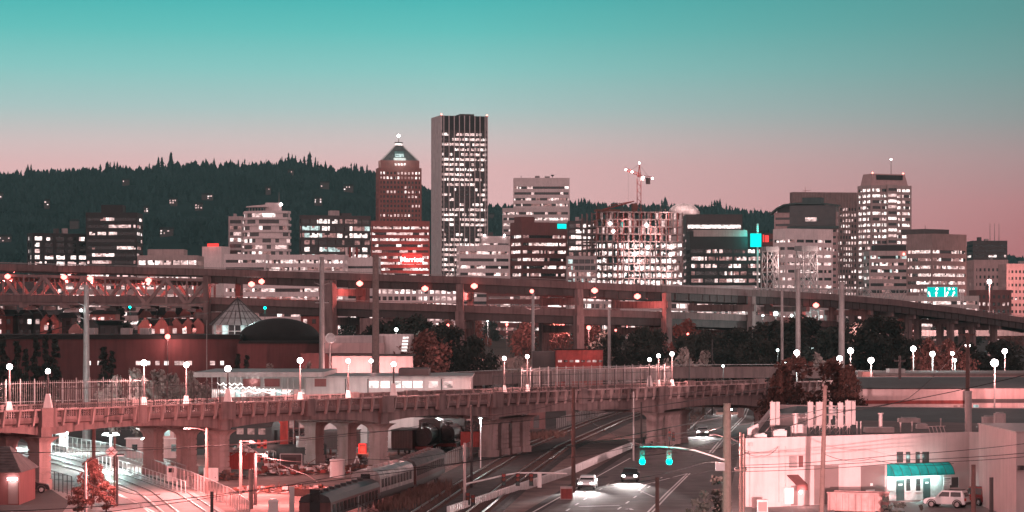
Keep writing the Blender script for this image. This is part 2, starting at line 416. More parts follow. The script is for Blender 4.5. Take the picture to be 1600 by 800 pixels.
def storeys(root, wb, W, d, zb, zt, storey, win, bay, lit, wall, pier=0, pw=.5, inset=.4, mats=None, glass='glass_dark', rng=None, corner=.8, cap=.5, zlo=6, mull=0, floors=None):
    """slabs, piers and window bands between zb and zt; the walls go into the mesh WB"""
    n = int((zt - cap - zb) / storey); rng = rng or rnd
    mats = mats or LITS
    zf = zt - cap - n * storey
    wb.box(0, W, 0, d, zb, zf, wall) if zf > zb + .01 else None
    wb.box(inset + .15, W - inset - .15, inset + .15, d - inset - .15, zf, zt - .05, 'wall_dark')
    for q in range(n):
        z = zf + q * storey
        wb.box(0, W, 0, d, z + win, z + storey, wall)
        if z + storey < zlo: continue
        p = min(.95, (lit + .12 if lit > .2 else lit) if floors is None else floors(q / n))
        p = max(.02, min(.97, rng.gauss(p, .2)))
        band(root, W, d, z + .003, z + win - .003, inset, bay, p, mats, glass, rng)
    wb.box(0, W, 0, d, zt - cap, zt, wall) if cap > .01 else None
    if pier:
        for (L_, ax) in ((W, 0), (d, 1)):
            k = max(1, round(L_ / pier))
            for q in range(k + 1):
                c = q * L_ / k
                c0 = max(0, min(L_ - pw, c - pw / 2)); e = -.12 if not mull else -mull
                if ax == 0:
                    wb.box(c0 + .01, c0 + pw - .01, e, inset + .1, zf, zt - .02, wall); wb.box(c0 + .01, c0 + pw - .01, d - inset - .1, d - e, zf, zt - .02, wall)
                else:
                    wb.box(e, inset + .1, c0 + .01, c0 + pw - .01, zf, zt - .02, wall); wb.box(W - inset - .1, W - e, c0 + .01, c0 + pw - .01, zf, zt - .02, wall)
    else:
        for cx in (0, W - corner):
            for cy in (0, d - corner): wb.box(cx + .005, cx + corner - .005, cy + .005, cy + corner - .005, zf, zt - .02, wall)
    return zf
def rooftop(root, W, d, zt, rng, n=3):
    for q in range(n):
        a = rng.uniform(.1, .6) * W; b = rng.uniform(.15, .5) * d; s = rng.uniform(.06, .2) * W
        m = MB().box(a, a + s, b, b + rng.uniform(3, 6), zt, zt + rng.uniform(1.2, 3), rng.choice(('wall_grey', 'steel_grey', 'wall_charcoal')))
        m.build('roof_plant', root)
def bld(name, label, x0, x1, yt, D, side=None, px=0, th=20, depth=25, storey=3.9, win=1.7, bay=1.5, lit=.5, wall='wall_grey', pier=0, pw=.5, inset=.4, mats=None, glass='glass_dark', cap=.6, plant=3, seed=0, cat='building', group=None, zlo=None, mull=0, corner=.8, floors=None):
    rng = random.Random(seed + int(x0) * 7 + int(yt))
    x, y, rz, W, d = plan(x0, x1, D, side, px, th, depth)
    t = thing(name, label, cat, (x, y, 0), rz, group)
    zt = Zy(yt, D); wb = MB()
    storeys(t, wb, W, d, -1, zt, storey, win, bay, lit, wall, pier, pw, inset, mats, glass, rng, corner, cap, zlo if zlo is not None else gz(0, D) - 2, mull, floors)
    wb.build('wall', t)
    if plant: rooftop(t, W, d, zt, rng, plant)
    return t, W, d, zt
def block(t, name, x0, x1, y0, y1, z0, z1, m): return MB().box(x0, x1, y0, y1, z0, z1, m).build(name, t)

# --- western end: low and middle buildings
bld('apartment_block', 'low brown apartment block with big glowing windows at the foot of the hill', 50, 133, 364, 1500, 'L', 12, 25, storey=3.4, win=2.1, bay=1.9, lit=.42, wall='wall_dark', pier=6.2, pw=1.6, mats=['lit_white', 'lit_white', 'lit_warm'], plant=2)
t, W, d, zt = bld('office_tower', 'black slab office tower with sparse strips of lit windows', 134, 214, 332, 1500, None, depth=24, storey=3.9, win=1.7, lit=.30, wall='wall_dark', plant=0, floors=lambda q: .75 if q < .3 else .28)
block(t, 'penthouse', W * .28, W * .70, 4, 16, zt, zt + 4.3, 'wall_dark')
t, W, d, zt = bld('office_building', 'low pale office building with a blank upper box beside the black tower', 215, 308, 399, 1400, None, depth=30, storey=4.2, win=2.2, bay=1.2, lit=.75, wall='wall_tan', pier=4.2, pw=.5, mats=['lit_white', 'lit_warm'], plant=0)
block(t, 'penthouse', W * .15, W * .76, 4, 20, zt, zt + 3.2, 'wall_tan')
t, W, d, zt = bld('hall', 'blank pale windowless block with a small red light on its roof', 314, 346, 385, 1450, 'R', 11, 25, storey=40, win=.01, lit=0, wall='wall_white', plant=0)
MB().box(W * .25, W * .8, .5, 1.2, zt, zt + 1.6, 'neon_red').build('roof_sign', t); light('POINT', (W * .5, -3, zt + 3), 500, (1, .12, .1), t)
# curved residential tower with balconies
def round_tower():
    D = 1450; cx = X(415, D); r = 38 / F * D; t = thing('residential_tower', 'pale rounded residential tower ringed by balconies with a spire on its crown', 'building', (cx, D + r, 0), R(8))
    rng = random.Random(3); zt = Zy(332, D); st_ = 3.35; n = int((zt - 8) / st_); wb = MB()
    pl = [(-r, -2.5), (-r * .72, -r * .62), (-r * .28, -r * .90), (r * .28, -r * .95), (r * .78, -r * .80), (r * .95, -r * .45), (r * .95, r), (-r, r)]
    wb.hull([(x * .93, y * .93, 0) for x, y in pl], [(x * .93, y * .93, zt) for x, y in pl], 'wall_charcoal')
    for q in range(n):
        z = zt - (q + 1) * st_
        wb.hull([(x, y, z - .25) for x, y in pl], [(x, y, z + .95) for x, y in pl], 'wall_white')
        b = MB()
        for (ax, ay), (bx, by) in zip(pl, pl[1:] + pl[:1]):
            ln = math.hypot(bx - ax, by - ay); k = max(1, round(ln / 2.3)); on = lit_runs(k, .30, ['lit_white', 'lit_warm', 'lit_warm', 'lit_dim'], rng)
            for j in range(k):
                p = [((ax + (bx - ax) * f) * .945, (ay + (by - ay) * f) * .945) for f in (j / k, (j + 1) / k)]
                b.poly([(p[0][0], p[0][1], z + .96), (p[1][0], p[1][1], z + .96), (p[1][0], p[1][1], z + 3.0), (p[0][0], p[0][1], z + 3.0)], on[j] or ('glass_mid' if rng.random() < .6 else 'wall_white'))
        b.build('window_band', t, fix=False)
    wb.hull([(x * .98, y * .98, zt - .25) for x, y in pl], [(x * .98, y * .98, zt + 1.0) for x, y in pl], 'wall_white')
    wb.build('wall', t)
    c = MB()
    for q in range(8): c.box(-r * .8 + q * r * .12, -r * .8 + q * r * .12 + .25, -r * .5, -r * .5 + .25, zt + 1, zt + 3.6, 'wall_white')
    c.hull([(-r * .9, -r * .7, zt + 3), (0, -r * .9, zt + 3), (0, 0, zt + 3), (-r * .9, 0, zt + 3)], [(-r * .9, -r * .7, zt + 3.4), (0, -r * .9, zt + 4.4), (0, 0, zt + 4.4), (-r * .9, 0, zt + 3.4)], 'wall_white')
    c.build('crown', t)
    block(t, 'penthouse', -r * .1, r * .55, -r * .4, r * .3, zt + 1, zt + 5.5, 'wall_white')
    MB().tube((r * .45, -r * .3, zt), (r * .45, -r * .3, zt + 11), .25, .08, 'steel_grey').build('spire', t)
    MB().lathe([(.1, zt + 4), (.8, zt + 4.6), (.1, zt + 5.4)], 'globe', 8, (r * .45 + 1, -r * .4)).build('roof_lamp', t)
round_tower()
bld('residential_tower', 'slim pale balcony tower tucked behind the rounded tower', 357, 379, 338, 1500, None, depth=20, storey=3.3, win=1.9, bay=2, lit=.28, wall='wall_grey', plant=1, seed=4)
bld('parking_structure', 'long low white parking structure with lit open decks', 418, 538, 398, 1350, None, depth=40, storey=3.6, win=1.7, bay=1.1, lit=.72, wall='wall_white', pier=6, pw=.5, inset=.8, plant=0, mats=['lit_white', 'lit_mid', 'lit_mid', 'lit_warm', 'lit_dim'])
bld('parking_structure', 'short pale parking structure at the foot of the rounded tower', 350, 415, 397, 1330, None, depth=30, storey=3.6, win=1.4, bay=2.2, lit=.35, wall='wall_white', plant=0, inset=.7)
bld('office_building', 'dark boxy office building with a grid of cold lit windows', 471, 577, 336, 1600, 'L', 4, 20, depth=30, storey=4.1, win=2.5, bay=1.5, lit=.55, wall='wall_charcoal', pier=5, pw=.35, mats=['lit_white', 'lit_dim', 'lit_cool', 'lit_dim'], glass='glass_mid', plant=2)
t, W, d, zt = bld('annex', 'plain pale annex with vent stacks beside the hotel tower', 538, 592, 402, 1380, None, depth=20, storey=5, win=1.2, bay=3, lit=.2, wall='wall_white', plant=0)
for q in range(4): MB().tube((1 + q * 1.7, 3, zt), (1 + q * 1.7, 3, zt + 5), .6, .6, 'red_steel' if q % 2 else 'wall_white').build('vent_stack', t)
# hotel and residential tower with the pyramid crown
def crown_tower():
    D = 1900; x, y, rz, W, d = plan(592, 658, D, 'L', 6, 12, 30)
    t = thing('crowned_tower', 'rose brick tower with a steep pyramid crown and lit beacon', 'building', (x, y, 0), rz); rng = random.Random(11); wb = MB()
    zb = Zy(345, D); ze = Zy(262, D)
    storeys(t, wb, W, d, zb - 2, ze, 3.25, 1.7, 1.25, .30, 'wall_brick', 2.5, 1.15, .3, ['lit_warm', 'lit_dim', 'lit_white', 'lit_warm'], 'glass_dark', rng, cap=1.2)
    e = 5 * D / F / 2
    # stepped shoulders
    wb.box(1.5, W - 1.2, 1.5, d - 1.2, ze, Zy(250, D), 'wall_brick')
    for q in range(4): wb.box(-q * 1.1 - .5, W + q * 1.1 + .5, -q * 1.1 - .5, d + q, zb - 2 - (q + 1) * 1.6, zb - 2 - q * 1.6, 'wall_brick')
    wb.build('wall', t)
    m = MB()
    for q in range(4): m.box(W * .38 + q * 2.1, W * .38 + q * 2.1 + 1.4, 1.42, 1.47, Zy(258, D), Zy(254.5, D), 'lit_white')
    m.build('window', t, fix=False)
    c = MB(); z0 = Zy(250, D); z1 = Zy(226, D); zz = [W * .42, W * .58]
    c.hull([(2.2, 2.2, z0), (W - 2, 2.2, z0), (W - 2, d - 2, z0), (2.2, d - 2, z0)], [(W * .42, d * .42, z1), (W * .58, d * .42, z1), (W * .58, d * .58, z1), (W * .42, d * .58, z1)], 'slate')
    c.box(W * .38, W * .62, 3.0, d * .4, z0, Zy(235, D), 'slate_green')
    for a, b in (((2.2, 2.2), (.42, .42)), ((W - 2, 2.2), (.58, .42))): c.tube((a[0], a[1], z0), (b[0] * W, b[1] * d, z1), .5, .4, 'wall_grey', 6)
    c.build('roof', t)
    block(t, 'balcony', W * .36, W * .64, 1.7, 2.9, z0 - .2, z0 + 1.7, 'stone')
    MB().box(W * .40, W * .6, 2.9, 2.96, z0 + 1.8, z0 + 4.6, 'lit_cool').build('crown_window', t, fix=False)
    MB().box(W * .42, W * .58, d * .42, d * .58, z1 + .02, z1 + 1.4, 'lit_white').build('lantern', t)
    MB().box(W * .41, W * .59, d * .41, d * .59, z1 + 1.42, z1 + 2.3, 'slate').tube((W / 2, d / 2, z1 + 2.3), (W / 2, d / 2, Zy(213, D)), .35, .2, 'steel_grey').build('mast', t)
    MB().lathe([(.2, Zy(213, D)), (1.0, Zy(211.5, D)), (1.0, Zy(210, D)), (.2, Zy(208.5, D))], 'globe', 8, (W / 2, d / 2)).build('beacon', t)
    light('POINT', (W / 2, -6, z0 + 2), 3000, (.75, 1, .95), t); light('POINT', (-4, 4, z0 + 3), 2500, (.75, 1, .95), t)
    # broad lower block
    x0 = -15 / F * D; W2 = 95 / F * D; b = MB()
    x2, y2, rz2, W2, d2 = plan(580, 671, D - 40, 'L', 3, 8, 30)
    t2 = thing('hotel', 'broad red brick hotel block with a glowing red sign', 'hotel', (x2, y2, 0), rz2); wb = MB()
    storeys(t2, wb, W2, d2, -1, Zy(345, D - 40), 4.0, 1.7, 1.1, .62, 'wall_brick', 0, .5, .35, ['lit_white', 'lit_warm', 'lit_warm'], 'glass_dark', rng, cap=1.5, zlo=14)
    wb.build('wall', t2)
    zs = Zy(412, D - 40)
    s = MB().box(W2 * .52, W2 * .87, -.9, -.4, zs - .2, zs + 6.2, 'neon_red').build('sign_board', t2)
    cu = bpy.data.curves.new('sign_lettering', 'FONT'); cu.body = 'Marriott'; cu.size = 4.6; cu.extrude = .12; cu.align_x = 'CENTER'; cu.offset = .09
    cu.materials.append(M['neon_white']); tmp = bpy.data.objects.new('lettering_curve', cu); COL.objects.link(tmp); bpy.context.view_layer.update()
    me = bpy.data.meshes.new_from_object(tmp.evaluated_get(bpy.context.evaluated_depsgraph_get())); bpy.data.objects.remove(tmp)
    o = bpy.data.objects.new('sign_lettering', me); COL.objects.link(o); o.parent = t2
    o.location = (W2 * .695, -1.1, zs + 1.4); o.rotation_euler = (R(90), 0, 0)
    light('POINT', (W2 * .7, -8, zs + 3), 8000, (1, .10, .09), t2); light('POINT', (W2 * .3, -35, zs + 5), 6000, (1, .22, .2), t2)
crown_tower()
# the tallest tower: white fins, pale blank side
def tall_tower():
    D = 2000; x, y, rz, W, d = plan(690, 761, D, 'L', 17, 15, 30)
    t = thing('skyscraper', 'tallest skyscraper, dark bronze glass striped by pale vertical fins', 'skyscraper', (x, y, 0), rz); rng = random.Random(21); wb = MB(); zt = Zy(180.5, D)
    zf = storeys(t, wb, W, d, -1, zt - 10.5, 3.65, 1.95, .95, .62, 'wall_charcoal', 0, .5, .45, ['lit_white', 'lit_white', 'lit_mid', 'lit_mid', 'lit_warm'], 'glass_dark', rng, cap=.3, zlo=14, floors=lambda q: .4 if .62 < q < .75 or .3 < q < .36 else .8)
    wb.box(.3, W - .3, .3, d - .3, zt - 10.5, zt, 'wall_dark')
    wb.build('wall', t)
    f = MB()
    for q in range(9):
        c = 1.6 + q * (W - 3.2) / 8; f.box(c - .28, c + .28, -.75, .44, 3, zt + .1, 'concrete_pale')
    for q in range(9):
        c = 1.6 + q * (W - 3.2) / 8; f.box(c - .28, c + .28, d - .44, d + .75, 3, zt + .1, 'concrete_pale')
    f.build('fin', t)
    s = MB()
    for a0, a1 in ((0, .34), (.40, .66), (.72, 1)):
        s.box(-.6, .44, a0 * d, a1 * d, 3, zt + .3, 'concrete_pale'); s.box(W - .44, W + .6, a0 * d, a1 * d, 3, zt + .3, 'concrete_pale')
    s.build('side_wall', t)
    block(t, 'penthouse', W * .45, W * .75, 5, 20, zt, zt + 1.8, 'wall_charcoal')
    for q in (0, W): MB().lathe([(.2, zt + .3), (.7, zt + .8), (.2, zt + 1.5)], 'beacon', 8, (q, .6)).build('beacon', t)
tall_tower()
t, W, d, zt = bld('office_tower', 'pale banded office tower with antennas on its flat roof', 802, 890, 278, 2100, None, depth=30, storey=4.4, win=1.9, bay=1.1, lit=.45, wall='wall_white', plant=2, cap=4)
MB().tube((6, 5, zt), (6, 5, zt + 2), .2, .2, 'steel_dark').lathe([(.1, zt + 1.2), (1.2, zt + 2), (1.3, zt + 2.6)], 'steel_dark', 8, (30, 5)).tube((30, 5, zt), (30, 5, zt + 1.4), .15, .15, 'steel_dark').build('antenna', t)
bld('office_building', 'pale banded lower wing in front of the banded tower', 785, 889, 325, 2060, None, depth=25, storey=4.3, win=1.9, bay=1.1, lit=.45, wall='wall_white', plant=0)
bld('office_building', 'small stepped white office building lit along its roof edge', 717, 797, 384, 1420, 'L', 4, 20, depth=25, storey=3.7, win=1.55, bay=1.2, lit=.42, wall='wall_white', plant=0)
t, W, d, zt = bld('office_building', 'narrow white top storeys behind the stepped white office building', 752, 797, 369, 1460, None, depth=20, storey=4, win=.8, bay=2, lit=.4, wall='wall_white', plant=1)
for q in (.12, .8): MB().lathe([(.1, zt), (.5, zt + .4), (.1, zt + 1)], 'globe', 8, (W * q, -.5)).build('roof_lamp', t)
t, W, d, zt = bld('office_building', 'red brown office block with even lit strips and a teal roof sign', 815, 887, 347, 1440, 'L', 18, 25, storey=4.0, win=1.55, bay=1.0, lit=.66, wall='wall_redbrown', plant=0, cap=4.3)
MB().box(W * .78, W * .97, -.55, -.15, zt - 3.1, zt - .6, 'sign_teal').build('roof_sign', t)
block(t, 'penthouse', W * .05, W * .35, 4, 12, zt, zt + 3, 'wall_redbrown')
bld('apartment_building', 'slim glassy apartment building between the red brown block and the construction site', 888, 934, 345, 1700, None, depth=25, storey=3.5, win=2.2, bay=1.3, lit=.40, wall='wall_charcoal', pier=5, pw=.3, glass='glass_mid', mats=['lit_white', 'lit_dim', 'lit_warm'])
bld('apartment_building', 'low glassy block dotted with small lights beside the construction site', 886, 932, 400, 1380, None, depth=20, storey=3.2, win=2.1, bay=.9, lit=.45, wall='wall_grey', pier=3, pw=.25, glass='glass_mid', mats=['lit_white', 'lit_dim', 'lit_cool', 'lit_dim'], plant=1)

# --- the building under construction and its crane
def construction():
    D = 1400; rng = random.Random(5); x, y, rz, W, d = plan(932, 1068, D, 'L', 4, 12, 28); d = 32
    t = thing('construction_site', 'concrete frame building under construction blazing with work lights', 'building', (x, y, 0), rz); zt = Zy(330, D); st_ = 3.75; n = int((zt - 8) / st_)
    rngz = [zt - (n - q) * st_ for q in range(n + 1)]
    sl = MB(); co = MB()
    for q, z in enumerate(rngz):
        cut = 0 if q < n - 1 else .12
        sl.box(W * cut - .5, W * (1 - cut) + .5, -.5, d, z - .6, z, 'concrete')
        if q == n: break
        for a in range(17):
            for b in (0, 1, 2, 3): co.box(a * W / 16 - .32, a * W / 16 + .32, b * (d - .6) / 3, b * (d - .6) / 3 + .45, z, z + st_ - .28, 'concrete')
    for a in range(40):
        c = rng.uniform(0, W); co.box(c, c + .06, -.35, -.29, zt, zt + rng.uniform(1, 3.2), 'rust')
    sl.build('slab', t); co.build('column', t)
    for q in range(n):
        z = rngz[q]; up = q >= n - 4
        b = MB(); lb = MB()
        for a in range(48):
            c0 = a * W / 48; c1 = (a + 1) * W / 48
            r_ = rng.random()
            if up:
                if r_ < .45: b.poly([(c0, 6, z), (c1, 6, z), (c1, 6, z + 3.3), (c0, 6, z + 3.3)], rng.choice(('lit_dim', 'lit_warm', 'rust', 'red_steel')))
                if a % 5 == 0: b.box(c0, c0 + .3, -.45, -.2, z, z + 3.4, 'red_steel')
            elif r_ < .68:
                zl, zh = z + rng.choice((.02, .5, .9)), z + rng.choice((1.6, 2.1, 2.5))
                b.poly([(c0, 1.2, zl), (c1, 1.2, zl), (c1, 1.2, zh), (c0, 1.2, zh)], rng.choice(('lit_blaze', 'lit_blaze', 'lit_white', 'lit_white', 'lit_mid')))
            elif r_ < .78: b.poly([(c0, .8, z + .01), (c1, .8, z + .01), (c1, .8, z + rng.choice((1.2, 2.6))), (c0, .8, z + rng.choice((1.2, 2.6)))], rng.choice(('wall_rose', 'wall_brick', 'concrete', 'glass_mid')))
            if not up and rng.random() < .45: b.poly([(c0, 9, z + .01), (c1, 9, z + .01), (c1, 9, z + 2.3), (c0, 9, z + 2.3)], rng.choice(('lit_warm', 'lit_mid', 'lit_white')))
        b.build('lit_interior_wall', t, fix=False)  # interior wall panels, the work light put in as emission
        light('POINT', (W * rng.uniform(.15, .85), -3.5, z + 2), 1900, PINKW, t)
    # scaffold hoist on the face
    h = MB()
    for a in (W * .23, W * .23 + 2.4):
        h.tube((a, -1.4, 3), (a, -1.4, zt - 3), .16, .16, 'red_steel', 5)
    z = 8
    while z < zt - 6:
        h.tube((W * .23, -1.4, z), (W * .23 + 2.4, -1.4, z + 2.4), .1, .1, 'red_steel', 4); h.tube((W * .23 + 2.4, -1.4, z), (W * .23, -1.4, z + 2.4), .1, .1, 'red_steel', 4); z += 2.4
    h.build('hoist', t)
    for px_, py_ in ((955, 349), (960, 361), (1015, 351), (1056, 385), (1017, 386), (995, 396), (1055, 397)):
        q = P(px_, py_, D - 2); m = t.matrix_basis.inverted() @ q
        MB().lathe([(.1, m.z - .9), (.95, m.z), (.1, m.z + .9)], 'globe', 8, (m.x, -1.5)).build('work_lamp', t)
    s = MB().box(W * .28, W * .30, -.8, -.5, zt - 8, zt - 5.5, 'sign_glow').build('safety_net', t)
    # machinery on the deck
    m = MB(); m.box(W * .02, W * .3, 4, 9, zt, zt + 1.2, 'rust'); m.tube((W * .1, 5, zt + 1), (W * .47, 6, zt + 5.5), .45, .3, 'red_steel', 5); m.tube((W * .2, 5, zt + 3.5), (W * .47, 6, zt + 5.5), .2, .2, 'red_steel', 5); m.box(W * .45, W * .50, 5, 8, zt, zt + 4.4, 'rust')
    m.build('concrete_pump', t)
    # crane
    Dc = 1420; c = thing('tower_crane', 'red lattice tower crane with lit jib rising over the construction site', 'crane', (X(998.5, Dc), Dc, 0), 0)
    zb, zj, za = Zy(340, Dc) - 6, Zy(276, Dc), Zy(256, Dc); hw = 1.0; ms = MB()
    for a in (-hw, hw):
        for b in (-hw, hw): ms.tube((a, b, 6), (a, b, zj - 1), .16, .16, 'red_steel', 5)
    z = zb - 10; k = 0
    while z < zj - 3:
        for f in (-hw, hw):
            s_ = 1 if k % 2 else -1
            ms.tube((-hw * s_, f, z), (hw * s_, f, z + 2.0), .10, .10, 'red_steel', 4); ms.tube((f, -hw * s_, z), (f, hw * s_, z + 2.0), .10, .10, 'red_steel', 4)
        z += 2.0; k += 1
    ms.build('mast', c)
    j = MB(); L0 = X(998.5, Dc) - X(976, Dc)
    def lat(p0, p1, h_, n_):
        p0, p1 = Vector(p0), Vector(p1)
        for o_ in ((0, -.6, 0), (0, .6, 0), (0, 0, h_)): j.tube(p0 + Vector(o_), p1 + Vector(o_), .16, .16, 'red_steel', 5)
        for i in range(n_):
            a = p0.lerp(p1, i / n_); b = p0.lerp(p1, (i + .5) / n_); c_ = p0.lerp(p1, (i + 1) / n_)
            for s_ in (-.6, .6):
                j.tube(a + Vector((0, s_, 0)), b + Vector((0, 0, h_)), .09, .09, 'red_steel', 4); j.tube(b + Vector((0, 0, h_)), c_ + Vector((0, s_, 0)), .09, .09, 'red_steel', 4)
    lat((1, 0, zj), (-L0, -6, zj + 3.0), 1.3, 7); lat((-1, 0, zj), (6.5, 3, zj - 1), 1.0, 3)
    j.build('jib', c)
    MB().tube((-.5, -.4, zj), (.2, 0, za), .25, .16, 'red_steel', 5).tube((.8, .4, zj), (.2, 0, za), .25, .16, 'red_steel', 5).tube((.2, 0, za - .4), (-L0 * .55, -4, zj + 3.4), .08, .08, 'steel_dark', 4).tube((.2, 0, za - .4), (5, 2, zj), .08, .08, 'steel_dark', 4).build('apex', c)
    block(c, 'operator_cab', .8, 2.6, -1.6, -.2, zj - 2.2, zj, 'white_paint')
    block(c, 'counterweight', 3.6, 5.8, .6, 2.4, zj - 3.8, zj - .6, 'steel_dark')
    MB().tube((-L0 * .78, -5, zj + 2), (-L0 * .78, -5, Zy(322, Dc)), .05, .05, 'steel_dark', 4).build('hoist_rope', c)
    for q in ((-L0 * .95, -6.2, zj + 3.2), (-L0 * .5, -4, zj + 2.2), (7, 2.2, zj - .8), (2.2, -1.8, zj - .4)):
        MB().lathe([(.1, q[2] - .5), (.55, q[2]), (.1, q[2] + .5)], 'globe', 8, (q[0], q[1])).build('jib_lamp', c)
    MB().lathe([(.1, za), (.5, za + .4), (.1, za + .9)], 'globe', 8, (.2, 0)).build('apex_lamp', c)
    light('POINT', (-L0 * .4, -8, zj), 4000, (1, .5, .46), c)
construction()
# --- east of the construction site
def dome_building():
    D = 1750; t = thing('domed_hall', 'round hall with a shallow ribbed white dome behind the construction site', 'hall', (X(1070, D), D + 10, 0))
    r = 23 / F * D; zt = Zy(329, D)
    MB().lathe([(r * 1.02, 5), (r * 1.02, zt - 2), (r * 1.1, zt - 2), (r * 1.1, zt)], 'wall_grey', 24).build('drum', t)
    d_ = MB().lathe([(r, zt + .01), (r * .95, zt + 1.2), (r * .75, zt + 3), (r * .4, zt + 4.3), (.4, zt + 4.7)], 'concrete_pale', 28)
    for q in range(14):
        a = 2 * math.pi * q / 14
        d_.path([(r * f * math.cos(a), r * f * math.sin(a), zt + h_) for f, h_ in ((1, .1), (.95, 1.3), (.75, 3.1), (.4, 4.4), (.05, 4.8))], .22, 'white_paint', 4)
    d_.build('dome', t, smooth=False)
    light('POINT', (-3, -r - 8, zt + 6), 5000, PINKW, t); light('POINT', (8, -r - 4, zt - 1), 1500, PINKW, t)
dome_building()
t, W, d, zt = bld('office_building', 'dark office block with a lit clerestory strip below a blank dark top', 1072, 1160, 335, 1650, None, depth=30, storey=4, win=1.6, bay=1, lit=.45, wall='wall_charcoal', plant=0, cap=8.5)
MB().box(1, W - 1, -.35, -.02, zt - 8.5 + .1, zt - 6.3, 'lit_white').build('clerestory', t, fix=False)
t, W, d, zt = bld('office_building', 'dark glass office building with a pale roof terrace and a bright teal sign box', 1078, 1190, 361, 1500, None, depth=30, storey=4.0, win=2.0, bay=1.1, lit=.52, wall='wall_dark', pier=7.5, pw=.8, plant=0, cap=8, mats=['lit_white', 'lit_mid', 'lit_mid', 'lit_warm', 'lit_dim'])
block(t, 'roof_terrace', W * .05, W * .8, -.3, 12, zt - 3.0, zt + .6, 'wall_tan')
MB().box(W * .93, W * .955, -1.2, 1, 5, zt + 4, 'concrete_pale').build('sign_pylon', t)
MB().box(W * .84, W * .99, -2.4, -1.3, zt - 8.7, zt - 1.4, 'sign_teal').build('sign_box', t)
light('POINT', (W * .9, -6, zt - 4), 5000, (.0, 1, .85), t)
MB().box(W * 1.02, W * 1.035, 0, 1, zt - 6, zt - 2, 'neon_red').box(W * 1.05, W * 1.10, 0, 1, zt - 6, zt - 2.4, 'neon_red').build('red_sign', t)
bld('office_building', 'dark red lit office block glimpsed behind the teal sign box', 1188, 1214, 365, 1600, None, depth=20, storey=4, win=1.6, bay=1, lit=.15, wall='wall_redbrown', plant=0)
# curved-roof courthouse
t, W, d, zt = bld('courthouse', 'tall building capped by a dark curved overhanging roof', 1213, 1308, 331, 1800, 'R', 3, 20, depth=28, storey=4.2, win=1.6, bay=1.6, lit=.10, wall='wall_rose', plant=0, glass='glass_mid')
c = MB(); pts = [(-2.5, zt - .5), (W * .05, zt + 3.2), (W * .16, zt + 5.4), (W * .35, zt + 6.4), (W * .8, zt + 6), (W * 1.03, zt + 4.6)]
c.hull([(x_, -2.5, z_) for x_, z_ in pts] + [(x_, -2.5, z_ - 1.0) for x_, z_ in pts[::-1]], [(x_, d + 1, z_) for x_, z_ in pts] + [(x_, d + 1, z_ - 1.0) for x_, z_ in pts[::-1]], 'slate_green'); c.build('roof', t)
MB().hull([(x_, -.5, z_ - 1.05) for x_, z_ in pts[1:-1]] + [(W * .8, -.5, zt), (W * .05, -.5, zt)], [(x_, d, z_ - 1.05) for x_, z_ in pts[1:-1]] + [(W * .8, d, zt), (W * .05, d, zt)], 'wall_dark').build('gable', t)
block(t, 'glass_hall', W * .25, W * .98, -.8, 8, zt - 9, zt + 4.4, 'glass_mid'); block(t, 'balcony', W * .22, W * 1.03, -2, 1, zt - 11, zt - 9.2, 'slate_green')
MB().box(W * .5, W * .68, -.9, -.82, zt - 6, zt - 3.4, 'lit_warm').build('hall_window', t, fix=False)
block(t, 'roof_plant', W * .4, W * .7, 8, 16, zt + 5, zt + 10, 'slate_green')
bld('office_tower', 'chalk white office block with eleven thin dark window strips', 1228, 1306, 357, 1430, 'L', 17, 28, storey=3.95, win=1.5, bay=1.1, lit=.42, wall='wall_white', pier=6, pw=.8, plant=0, cap=3.2, mats=['lit_white', 'lit_mid', 'lit_mid', 'lit_warm', 'lit_dim'])
t, W, d, zt = bld('office_tower', 'brown tower lined with close vertical ribs and a flat roof', 1240, 1345, 300, 1950, 'L', 3, 10, depth=28, storey=4, win=2.0, bay=1.0, lit=.55, wall='wall_brown', pier=2.1, pw=.8, mull=.6, plant=0, cap=9, mats=['lit_white', 'lit_warm', 'lit_warm'])
MB().tube((10, 5, zt), (10, 5, zt + 4), .15, .1, 'red_steel').tube((8, 5, zt + 1), (14, 5, zt + 1.6), .12, .12, 'red_steel').build('antenna', t)
